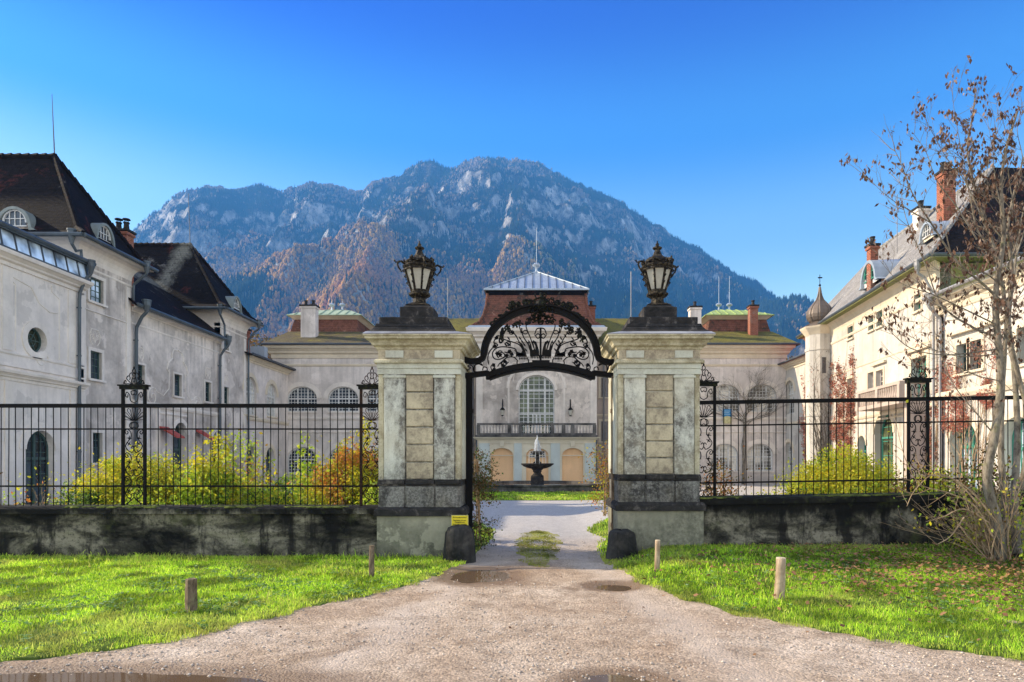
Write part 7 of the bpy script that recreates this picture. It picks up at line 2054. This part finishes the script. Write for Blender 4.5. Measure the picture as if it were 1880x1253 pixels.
for k in range(46):
    an = rj.random()*6.3; sp = rj.uniform(0.01, 0.28)*rj.random(); tp = rj.uniform(0.45, 1.05)*(1-sp*1.2); P = []
    for i in range(7):
        t = i/6; P.append((cx+math.cos(an)*sp*t*1.2, cy+math.sin(an)*sp*t*1.2, 2.3+4*tp*t*(1-t)*0.95 if sp > 0.06 else 2.3+tp*t))
    mb.tube(P, [0.02*rj.uniform(0.5, 1.2)]*7, 5)
for k in range(90):
    an = rj.random()*6.3; r_ = 0.3*rj.random(); z = 2.35+rj.random()*0.85*(1-r_*2)
    mb.lathe([(0.002, -0.02), (0.016, 0), (0.002, 0.02)], (cx+math.cos(an)*r_, cy+math.sin(an)*r_, z), 5)
for k in range(14):
    an = k*0.45; mb.tube([(cx+math.cos(an)*0.46, cy+math.sin(an)*0.46, 2.33), (cx+math.cos(an)*0.52, cy+math.sin(an)*0.52, 2.2), (cx+math.cos(an)*0.54, cy+math.sin(an)*0.54, 1.6)], 0.008, 4)
mb.build('water_jet', M['jet'], Fo)
# ============ vegetation ============
def leaf_quads(C, size, r, droop=0.0, aspect=0.6):
    """small kite shaped leaves at centres C"""
    n = len(C); s = size*r.uniform(0.6, 1.35, n)[:,None]
    d = r.normal(size=(n, 3)); d[:,2] -= droop; d /= np.linalg.norm(d, axis=1)[:,None]
    e = np.cross(d, r.normal(size=(n, 3))); e /= np.linalg.norm(e, axis=1)[:,None]
    V = np.stack([C, C+d*s*0.5+e*s*aspect*0.5, C+d*s, C+d*s*0.45-e*s*aspect*0.5], 1)
    return V.reshape(-1, 3)
def grow(mb, p, d, L, r, depth, rg, tips, spread=0.6, up=0.25, nseg=4, kids=3, shrink=0.62, minr=0.0018, n=5):
    P = [Vector(p)]; d = Vector(d).normalized()
    for i in range(nseg):
        d = (d + Vector((rg.gauss(0, 0.10), rg.gauss(0, 0.10), rg.gauss(0, 0.06)+up*0.12))).normalized()
        P.append(P[-1]+d*L/nseg)
    r1 = max(minr, r*0.55)
    mb.tube(P, r, n, r1=r1, cap=False)
    if depth == 0:
        tips.append((P[-1].copy(), d.copy())); tips.append((P[-2].copy(), d.copy())); return
    for k in range(kids):
        t = rg.uniform(0.35, 1.0) if k else 1.0
        i = min(nseg-1, int(t*nseg)); q = P[i].lerp(P[i+1], t*nseg-i) if i < nseg else P[-1]
        dd = (d + Vector((rg.gauss(0, spread), rg.gauss(0, spread), rg.gauss(0, spread*0.6)+up))).normalized()
        grow(mb, q, dd, L*shrink*rg.uniform(0.75, 1.2), max(minr, r*(1-t*0.45)*0.6), depth-1, rg, tips, spread, up, max(2, nseg-1), kids, shrink, minr, max(3, n-1))
def shrub(label, x, y, w_, h, dpt, nleaf, mats, size, seed, stems=16, z0=0.0, bright=None, cat='shrub', name='shrub', top_frac=0.5, droop=0.2, group=None, shape=1.0):
    S = empty(name, (x, y, z0), label, cat, group); rg = random.Random(seed); r = np.random.RandomState(seed)
    mb = MB(); tips = []
    for k in range(stems):
        an = rg.random()*6.3; sp = rg.random(); e = Vector((math.cos(an)*sp*w_*0.5, math.sin(an)*sp*dpt*0.5, h*rg.uniform(0.55, 0.95)*(1-0.35*sp*sp)))
        p = Vector((x+rg.uniform(-0.3, 0.3)*w_*0.5, y+rg.uniform(-0.3, 0.3)*dpt, z0-0.05)); L = e.length
        grow(mb, p, e, L*0.50, 0.014*h/1.2, 2, rg, tips, 0.45, 0.15, 4, 3, 0.55)
    mb.build('branches', M['bark_twig'], S)
    T = np.array([t[0][:] for t in tips])
    # leaves gather in clumps round the twig ends and fill the dome unevenly
    n1 = int(nleaf*0.35); idx_ = r.randint(0, len(T), n1); C1 = T[idx_]+r.normal(size=(n1, 3))*0.11*h
    n2 = nleaf-n1; u = r.normal(size=(n2*3, 3)); u /= np.linalg.norm(u, axis=1)[:,None]; rad = r.uniform(0.25, 1, n2*3)**0.45
    lump = 0.72+0.55*fbm(u[:,0]*2.2+seed, u[:,2]*2.2+u[:,1]*1.7+5, 3, seed)
    C2 = u*(rad*lump)[:,None]; C2[:,2] = np.abs(C2[:,2])**shape; C2 = C2*np.array([w_*0.5, dpt*0.5, h*0.97])+np.array([x, y, z0])
    cl = fbm(C2[:,0]*3.3, C2[:,2]*3.3+C2[:,1]*2.2, 3, seed+1)
    C2 = C2[cl > 0.36][:n2]
    C = np.concatenate([C1, C2]); C = C[(C[:,2] > z0+0.03)]
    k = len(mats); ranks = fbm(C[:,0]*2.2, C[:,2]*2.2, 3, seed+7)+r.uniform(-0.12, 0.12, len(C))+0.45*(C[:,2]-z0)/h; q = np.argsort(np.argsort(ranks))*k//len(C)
    V = leaf_quads(C, size, r, droop); Fa = np.arange(len(V)).reshape(-1, 4)
    np_mesh('foliage', V, Fa, [M[m] for m in mats], S, MI=np.clip(q, 0, k-1))
    return S
def sx_at(px, Y): return (px-VX)/F*Y
# left garden, behind the fence
Y = 14.2
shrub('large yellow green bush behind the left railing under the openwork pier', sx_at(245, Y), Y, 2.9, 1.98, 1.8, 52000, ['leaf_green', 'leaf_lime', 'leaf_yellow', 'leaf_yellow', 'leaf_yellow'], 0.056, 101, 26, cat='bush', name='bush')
shrub('low dark green ground bush in front of the large yellow bush', sx_at(270, 12.6), 12.6, 1.6, 1.12, 0.8, 9000, ['leaf_green', 'leaf_green', 'leaf_lime'], 0.06, 102, 12, cat='bush', name='bush')
Y = 13.8
shrub('tall lime green shrub with loose upright shoots behind the left railing', sx_at(395, Y), Y, 1.35, 2.35, 1.2, 11000, ['leaf_lime', 'leaf_lime', 'leaf_yellow'], 0.085, 103, 12, cat='shrub')
shrub('low yellow and lime undergrowth bush between the lime shrub and the orange bush', sx_at(460, Y), Y, 2.4, 1.25, 1.4, 24000, ['leaf_green', 'leaf_lime', 'leaf_yellow'], 0.056, 104, 16, cat='bush', name='bush')
shrub('slender lime sapling standing before the arched pavilion window', sx_at(563, 14.0), 14.0, 0.7, 2.35, 0.6, 1100, ['leaf_lime'], 0.095, 105, 5, cat='sapling', name='sapling')
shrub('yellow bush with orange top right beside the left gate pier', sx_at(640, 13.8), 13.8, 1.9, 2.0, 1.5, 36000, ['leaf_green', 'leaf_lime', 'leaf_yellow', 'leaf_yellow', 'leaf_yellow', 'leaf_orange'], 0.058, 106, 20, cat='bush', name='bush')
shrub('tall salmon orange shrub between the yellow bush and the left gate pier', sx_at(668, 14.6), 14.6, 0.9, 2.65, 0.8, 7000, ['leaf_orange', 'leaf_orange', 'leaf_yellow'], 0.07, 107, 8)
shrub('dark green sprawling bush on the wall beside the left gate pier', sx_at(690, 12.4), 12.4, 0.9, 1.25, 0.5, 3000, ['leaf_green', 'leaf_lime'], 0.07, 108, 8, cat='bush', name='bush')
shrub('sparse pink and yellow shrub in front of the tall arched door', sx_at(75, 14.5), 14.5, 1.7, 1.75, 1.0, 150, ['leaf_brown', 'leaf_orange', 'leaf_yellow'], 0.08, 109, 9)
shrub('sparse rose shrub with a few red leaves at the left end of the railing', sx_at(5, 14.5), 14.5, 0.9, 1.5, 0.8, 170, ['leaf_brown', 'leaf_orange', 'leaf_lime'], 0.075, 110, 7)
shrub('loose yellow and orange shrub before the low left wing', sx_at(445, 16.5), 16.5, 1.5, 2.75, 1.2, 1500, ['leaf_yellow', 'leaf_orange', 'leaf_lime'], 0.09, 111, 8)
shrub('bushy dark green potted plant in front of the left rear pavilion', sx_at(525, 20), 20, 1.3, 1.3, 0.9, 3500, ['leaf_green', 'leaf_green', 'leaf_lime'], 0.09, 112, 10, name='potted_plant', cat='plant')
# right garden
Y = 15.5
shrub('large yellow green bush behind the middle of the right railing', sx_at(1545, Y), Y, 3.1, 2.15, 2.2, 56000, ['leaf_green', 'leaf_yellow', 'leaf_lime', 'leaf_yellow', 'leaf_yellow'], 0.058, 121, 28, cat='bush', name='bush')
shrub('low green and lime bush left of the large right bush', sx_at(1395, 16), 16, 1.5, 1.0, 1.2, 6000, ['leaf_lime', 'leaf_green', 'leaf_yellow'], 0.06, 122, 12, cat='bush', name='bush')
shrub('brown orange bush behind the openwork next to the right gate pier', sx_at(1318, 13.4), 13.4, 0.95, 1.95, 0.7, 3600, ['leaf_brown', 'leaf_orange', 'leaf_brown'], 0.05, 123, 14, cat='bush', name='bush')
shrub('mixed olive shrub behind the railing beside the second openwork pier', sx_at(1720, 13.2), 13.2, 2.2, 1.75, 1.0, 11000, ['leaf_lime', 'leaf_yellow', 'leaf_brown'], 0.065, 124, 18)
# creepers on the inner corners of the gate
def creeper(label, pts, mats, n, size, seed, spread, name='creeper'):
    S = empty(name, pts[0], label, 'creeper'); rg = random.Random(seed); r = np.random.RandomState(seed)
    mb = MB(); tips = []
    P = [Vector(p) for p in pts]
    for k in range(5):
        off = Vector((rg.uniform(-0.06, 0.06), rg.uniform(-0.1, 0.1), 0)); mb.tube([p+off*(1+0.6*math.sin(i*1.7+k)) for i, p in enumerate(P)], 0.014, 5, r1=0.006)
    for i in range(70):
        t = rg.random()*(len(P)-1); a = P[int(t)].lerp(P[min(len(P)-1, int(t)+1)], t-int(t))
        grow(mb, a, (rg.gauss(0, 1), rg.gauss(0, 0.6), rg.gauss(-0.2, 0.5)), spread*rg.uniform(0.5, 1.2), 0.004, 1, rg, tips, 0.5, -0.15, 4, 3, 0.6, 0.0015, 3)
    mb.build('stems', M['bark_twig'], S)
    T = np.array([t[0][:] for t in tips]); C = T[r.randint(0, len(T), n)]+r.normal(size=(n, 3))*spread*0.25
    V = leaf_quads(C, size, r, 0.4); q = r.randint(0, len(mats), n)
    np_mesh('foliage', V, np.arange(len(V)).reshape(-1, 4), [M[m] for m in mats], S, MI=q)
creeper('olive brown creeper hanging beside the left gate post', [(-1.10, 12.9, 0.15), (-1.12, 12.9, 0.8), (-1.14, 12.9, 1.4), (-1.16, 12.9, 1.75)], ['leaf_brown', 'leaf_brown', 'leaf_green'], 3400, 0.045, 131, 0.26)
creeper('orange and yellow creeper climbing beside the right gate post', [(1.40, 13.2, 0.6), (1.42, 13.2, 1.1), (1.42, 13.2, 1.5), (1.45, 13.2, 1.95)], ['leaf_orange', 'leaf_yellow', 'leaf_orange', 'leaf_brown'], 1500, 0.045, 132, 0.28)
# wall creepers: stems branching upwards over a facade
def wall_vine(label, fr, s0, z0_, s1, z1_, lean, nl, mats, size, seed, dens=26, name='wall_creeper', leafz=(0, 1), twig='bark_twig', r0=0.03):
    S = empty(name, fr.w((s0+s1)/2, 0.05, z0_), label, 'creeper'); rg = random.Random(seed); r = np.random.RandomState(seed)
    mb = fr.mb(); pts = []
    for k in range(dens):
        s = s0+(s1-s0)*rg.random()*0.5+(s1-s0)*0.25; z = z0_; d = rg.gauss(lean, 0.5)*0.5; P = [(s, 0.04, z)]; H = (z1_-z0_)*rg.uniform(0.5, 1.0); n = 14
        for i in range(n):
            d += rg.gauss(0, 0.22); d *= 0.9; s += d*H/n*0.6; z += H/n
            s = min(max(s, s0), s1); P.append((s, 0.05+0.02*rg.random(), z)); pts.append((s, z))
        mb.tube(P, r0*rg.uniform(0.4, 1.0), 4, r1=0.006, cap=False)
        for q in range(7):
            i = rg.randint(3, n-1); a = P[i]; L = rg.uniform(0.3, 1.1); sg = rg.choice((-1, 1)); Q = [a]
            for j in range(4): Q.append((min(max(Q[-1][0]+sg*L/4*rg.uniform(0.3, 1.0), s0-0.3), s1+0.3), 0.05, Q[-1][2]+L/4*rg.uniform(0.4, 1.0)))
            mb.tube(Q, 0.008, 3, r1=0.004, cap=False); pts += [(q_[0], q_[2]) for q_ in Q]
    mb.build('stems', M[twig], S)
    if nl:
        A = np.array(pts); zf = (A[:,1]-z0_)/(z1_-z0_); A = A[(zf >= leafz[0]) & (zf <= leafz[1])]
        C = A[r.randint(0, len(A), nl)]+r.normal(size=(nl, 2))*0.12
        m = fbm(C[:,0]*0.9, C[:,1]*0.6, 3, seed); C = C[m > 0.44]
        Wd = np.array([fr.w(a, 0.03+0.12*r.rand(), b)[:] for a, b in C])
        V = leaf_quads(Wd, size, r, 0.8); np_mesh('foliage', V, np.arange(len(V)).reshape(-1, 4), [M[m_] for m_ in mats], S, MI=r.randint(0, len(mats), len(Wd)))
s_a, s_b = fR.px(1567, 640)[0], fR.px(1530, 640)[0]
wall_vine('dense red creeper on the sunlit wall right of the onion domed turret', fR, s_a, 0, s_b, 8.9, 0, 8500, ['leaf_red', 'leaf_red', 'leaf_dry'], 0.11, 201, 22, leafz=(0.15, 1))
wall_vine('bare brown creeper stems covering the front of the onion domed turret', Fr((18.25, 42.1-0.80, 0), (1, 0, 0), (0, -1, 0)), -0.75, 0, 0.75, 9.8, 0, 900, ['leaf_dry', 'leaf_red'], 0.09, 203, 40, twig='bark', r0=0.04)
wall_vine('thin red creeper streaks on the low wing left of the turret', fRl, 1.6, 0, 4.6, 8.2, 0, 2600, ['leaf_red'], 0.12, 204, 10, leafz=(0.2, 1))
s_a, s_b = fR.px(1730, 640)[0], fR.px(1706, 640)[0]
wall_vine('rosy creeper climbing beside the downpipe between the two right wings', fR, 0.1, 0.5, 1.5, 8.6, 0, 2600, ['leaf_red', 'leaf_dry'], 0.10, 205, 12)
s_a, s_b = fn.px(1840, 640)[0], fn.px(1735, 640)[0]
wall_vine('red creeper patches under the paired windows behind the bare tree', fn, fn.px(1832, 700)[0], 0.3, fn.px(1735, 700)[0], 6.4, 0, 5200, ['leaf_red'], 0.09, 206, 20, leafz=(0.45, 1))
# bare climber fanning out on the right pavilion
Bv = empty('bare_climber', fPR.w(fPR.px(1362, 740)[0], 0.1, 0), 'bare grey climber fanning out over the right rear pavilion wall', 'climber')
mb = fPR.mb(); rg = random.Random(77)
def fan(s, z, an, L, r, dep):
    P = [(s, 0.16, z)]; a = an
    for i in range(5):
        a += rg.gauss(0, 0.12); a = max(0.25, min(PI-0.25, a)); s += math.cos(a)*L/5; z += math.sin(a)*L/5
        z = min(z, 9.3); P.append((s, 0.16, z))
    mb.tube(P, r, 4, r1=r*0.5, cap=False)
    if dep:
        for k in range(3):
            i = rg.randint(2, 5); q = P[i]; fan(q[0], q[2], a+rg.gauss(0, 0.55), L*rg.uniform(0.5, 0.75), r*0.55, dep-1)
sc_ = fPR.px(1364, 740)[0]
for k in range(3): mb.tube([(sc_+0.1*k-0.1, 0.14, 0), (sc_+0.15*math.sin(k*2), 0.16, 3), (sc_+0.1*k, 0.16, 5.0)], 0.05, 5, r1=0.035)
for k in range(15): fan(sc_+rg.uniform(-0.1, 0.2), rg.uniform(4.3, 5.2), 0.35+2.45*k/14, rg.uniform(1.7, 2.6), 0.026, 3)
mb.build('stems', M['bark'], Bv)

# ============ the bare multi-stemmed tree on the right ============
Yt = 9.9
def tp(px, py, dy=0.0):
    Yq = Yt+dy; return Vector(((px-VX)/F*Yq, Yq, EYE+(HY-py)/F*Yq))
Tr = empty('bare_tree', tp(1838, 1032), 'nearly bare multi stemmed tree with dry brown hanging leaves in front of the right railing', 'tree')
rg = random.Random(41)
trunk = MB(); limbs = MB(); twigs = []
stems = [
 ([(1838, 1036), (1830, 960), (1812, 880), (1826, 800), (1838, 700), (1832, 620), (1828, 540), (1842, 440), (1838, 350), (1846, 280), (1868, 205)], 0.085, 0.0),
 ([(1838, 1034), (1845, 930), (1838, 840), (1840, 720), (1848, 600), (1858, 500), (1850, 420), (1868, 330), (1890, 260)], 0.06, 0.25),
 ([(1868, 1020), (1862, 930), (1868, 800), (1862, 680), (1852, 600), (1866, 470), (1880, 380)], 0.07, 0.5),
 ([(1875, 900), (1890, 780), (1872, 700), (1858, 640), (1846, 560), (1826, 460), (1805, 400), (1786, 330), (1776, 275), (1785, 215), (1793, 165)], 0.045, 0.15),
]
main = []
for pts, r0_, dy in stems:
    P = [tp(x, y, dy*(0.3+0.7*i/len(pts))) for i, (x, y) in enumerate(smooth(pts, 5))]
    n = len(P); trunk.tube(P, [r0_*(1-0.86*(i/(n-1))**0.9)*(1+0.06*math.sin(i*2.3)) for i in range(n)], 9, cap=False); main.append((P, r0_))
trunk.build('trunk', M['bark'], Tr, smooth=True)
branches = [
 ([(1846, 560), (1800, 520), (1750, 480), (1700, 410), (1665, 360), (1640, 300), (1627, 275)], 0.020),
 ([(1832, 620), (1780, 600), (1720, 560), (1690, 490), (1650, 400), (1640, 340)], 0.018),
 ([(1700, 410), (1660, 388), (1630, 372), (1600, 350), (1583, 333)], 0.009),
 ([(1790, 440), (1750, 380), (1710, 330), (1690, 280), (1662, 242)], 0.012),
 ([(1800, 400), (1765, 330), (1730, 290), (1700, 240), (1692, 228)], 0.010),
 ([(1826, 460), (1790, 420), (1775, 350), (1760, 280), (1745, 200), (1742, 165)], 0.010),
 ([(1790, 330), (1770, 300), (1745, 280), (1728, 272)], 0.007),
 ([(1840, 640), (1780, 648), (1720, 652), (1660, 640), (1620, 610), (1610, 600)], 0.013),
 ([(1832, 650), (1760, 655), (1700, 640), (1650, 612)], 0.010),
 ([(1836, 600), (1770, 570), (1700, 540), (1640, 520), (1600, 480)], 0.012),
 ([(1838, 700), (1790, 690), (1740, 670), (1690, 680), (1640, 665)], 0.009),
 ([(1845, 500), (1870, 440), (1862, 380), (1850, 300), (1848, 240)], 0.014),
 ([(1850, 420), (1830, 350), (1822, 280), (1832, 230), (1828, 185)], 0.010),
 ([(1868, 470), (1890, 400), (1900, 320)], 0.012),
 ([(1838, 380), (1810, 330), (1818, 270), (1812, 225)], 0.008),
 ([(1826, 800), (1790, 760), (1740, 700), (1710, 620), (1700, 560)], 0.012),
 ([(1842, 440), (1800, 390), (1790, 340), (1758, 330)], 0.008),
 ([(1846, 530), (1800, 500), (1760, 510), (1720, 500), (1680, 470)], 0.010),
 ([(1860, 560), (1890, 520), (1910, 470)], 0.010), ([(1835, 540), (1790, 530), (1740, 560), (1700, 590), (1660, 590)], 0.010),
 ([(1850, 350), (1880, 300), (1870, 240), (1880, 190)], 0.009),
]
tips = []; bodies = []
for pts, r0_ in branches:
    Q = smooth(pts, 5); dy0 = rg.uniform(-0.5, 0.7)
    P = [tp(1838+(x-1838)*0.93, y, dy0*(i/len(Q))) for i, (x, y) in enumerate(Q)]; n = len(P)
    limbs.tube(P, [max(0.0025, r0_*(1-0.85*i/(n-1))) for i in range(n)], 6, cap=False)
    bodies.append(P)
    for i in range(3, n, 2):
        d = (P[i]-P[i-1]).normalized()
        for k in range(2 if rg.random() < 0.55 else 1):
            dd = (d*0.7+Vector((rg.gauss(0, 0.6), rg.gauss(0, 0.6), rg.gauss(0.25, 0.45)))).normalized()
            grow(limbs, P[i], dd, rg.uniform(0.18, 0.42), max(0.0028, r0_*0.3), 1, rg, tips, 0.45, 0.25, 4, 3, 0.6, 0.0018, 4)
for P, r0_ in main:
    n = len(P)
    for i in range(int(n*0.42), n):
        for k in range(2 if (i < n*0.7 and i % 2) else 1):
            d = Vector((rg.gauss(-0.15, 0.7), rg.gauss(0, 0.7), rg.gauss(0.7, 0.3))).normalized()
            grow(limbs, P[i], d, rg.uniform(0.3, 0.62)*(1-0.45*i/n), 0.0075*(1-0.5*i/n), 2 if i < n*0.85 else 1, rg, tips, 0.45, 0.3, 4, 3, 0.6, 0.0018, 4)
limbs.build('limbs', M['bark'], Tr)
r = np.random.RandomState(8)
T = np.array([t[0][:] for t in tips]); print('tree tips', len(T))
k = r.uniform(0, 1, len(T)) < 0.42*np.clip((T[:,2]-2.2)/2.0, 0.12, 1); Tk = T[k]
n = len(Tk)*3; C = np.repeat(Tk, 3, 0)+r.normal(size=(n, 3))*np.array([0.02, 0.02, 0.02])
V = leaf_quads(C, 0.07, r, 3.0, 0.5)
np_mesh('dry_leaves', V, np.arange(len(V)).reshape(-1, 4), M['leaf_dry'], Tr)
# brushwood round its foot: a shrub of its own
Sb = empty('brushwood_shrub', tp(1835, 1035, -0.2), 'tangled pale twig shrub fanning out around the foot of the bare tree', 'shrub')
mb = MB(); tips = []
for k in range(80):
    an = rg.uniform(0.12, 1.0) if rg.random() < 0.75 else rg.uniform(-0.5, 0.2); L = rg.uniform(0.6, 1.35)
    p = tp(1838+rg.uniform(-24, 22), 1034, rg.uniform(-0.15, 0.5))
    d = Vector((-math.sin(an), rg.gauss(0, 0.22), math.cos(an)*1.0+0.1))
    grow(mb, p, d, L*0.75, 0.0085*rg.uniform(0.6, 1.3), 1 if k % 2 else 2, rg, tips, 0.3, 0.1, 6, 3, 0.5, 0.0022, 5)
for pts in ([(1822, 985), (1790, 930), (1740, 905), (1690, 890), (1665, 850), (1650, 800)], [(1830, 960), (1780, 900), (1720, 870), (1680, 900), (1665, 930)], [(1815, 960), (1770, 935), (1730, 950), (1700, 958)], [(1800, 930), (1750, 880), (1700, 870), (1680, 835)], [(1770, 950), (1745, 985), (1720, 1000)]):
    P = [tp(x, y, -0.25) for x, y in smooth(pts, 5)]; mb.tube(P, 0.012, 6, r1=0.004, cap=False)
    for i in range(4, len(P), 3): grow(mb, P[i], (rg.gauss(-0.5, 0.4), rg.gauss(0, 0.4), rg.gauss(0.4, 0.5)), 0.3, 0.004, 1, rg, tips, 0.5, 0.2, 4, 3, 0.6, 0.002, 4)
mb.build('branches', M['bark_twig'], Sb)
T = np.array([t[0][:] for t in tips]); n = 480; C = T[r.randint(0, len(T), n)]+r.normal(size=(n, 3))*0.05
V = leaf_quads(C, 0.06, r, 0.5); np_mesh('foliage', V, np.arange(len(V)).reshape(-1, 4), [M['leaf_yellow'], M['leaf_lime'], M['leaf_brown']], Sb, MI=r.randint(0, 3, n))
shrub('small green bramble with yellow leaves right of the bare tree foot', tp(1880, 1030).x+0.1, Yt-0.35, 0.75, 0.75, 0.6, 420, ['leaf_lime', 'leaf_green', 'leaf_yellow'], 0.085, 141, 8, z0=0.15, cat='bramble', name='bramble')
shrub('olive undergrowth bush behind the bare tree at the right edge', tp(1870, 900).x+0.2, 10.9, 1.2, 1.95, 0.6, 2600, ['leaf_yellow', 'leaf_lime', 'leaf_brown'], 0.06, 142, 14, z0=0.15, cat='bush', name='bush')
# far small trees beyond the low wings
def far_tree(label, x, y, z0_, h, w_, seed, mat, nl=1500):
    S = empty('tree', (x, y, 0), label, 'tree'); rg_ = random.Random(seed); tips_ = []; mb = MB()
    mb.tube([(x, y, 0), (x+0.1, y, z0_*0.6), (x, y, z0_+h*0.3)], [0.22, 0.16, 0.08], 7)
    mb.build('trunk', M['bark'], S); mb = MB()
    for k in range(14): grow(mb, (x, y, z0_+h*rg_.uniform(0, 0.35)), (rg_.gauss(0, 1)*w_/h, rg_.gauss(0, 1)*w_/h, 0.9), h*0.45, 0.06, 2, rg_, tips_, 0.5, 0.2, 4, 3, 0.6, 0.015, 4)
    mb.build('limbs', M['bark'], S)
    r_ = np.random.RandomState(seed); T_ = np.array([t[0][:] for t in tips_]); C_ = T_[r_.randint(0, len(T_), nl)]+r_.normal(size=(nl, 3))*0.25
    V_ = leaf_quads(C_, 0.22, r_, 0.2); np_mesh('crown', V_, np.arange(len(V_)).reshape(-1, 4), M[mat], S)
far_tree('grey green tree showing between the low left wing and the left rear pavilion', -24.6, 58, 8.4, 4.6, 4, 301, 'leaf_brown')
far_tree('half bare tree between the right rear pavilion and the turret', 23.6, 60, 8.2, 3.4, 4, 302, 'leaf_brown', 900)
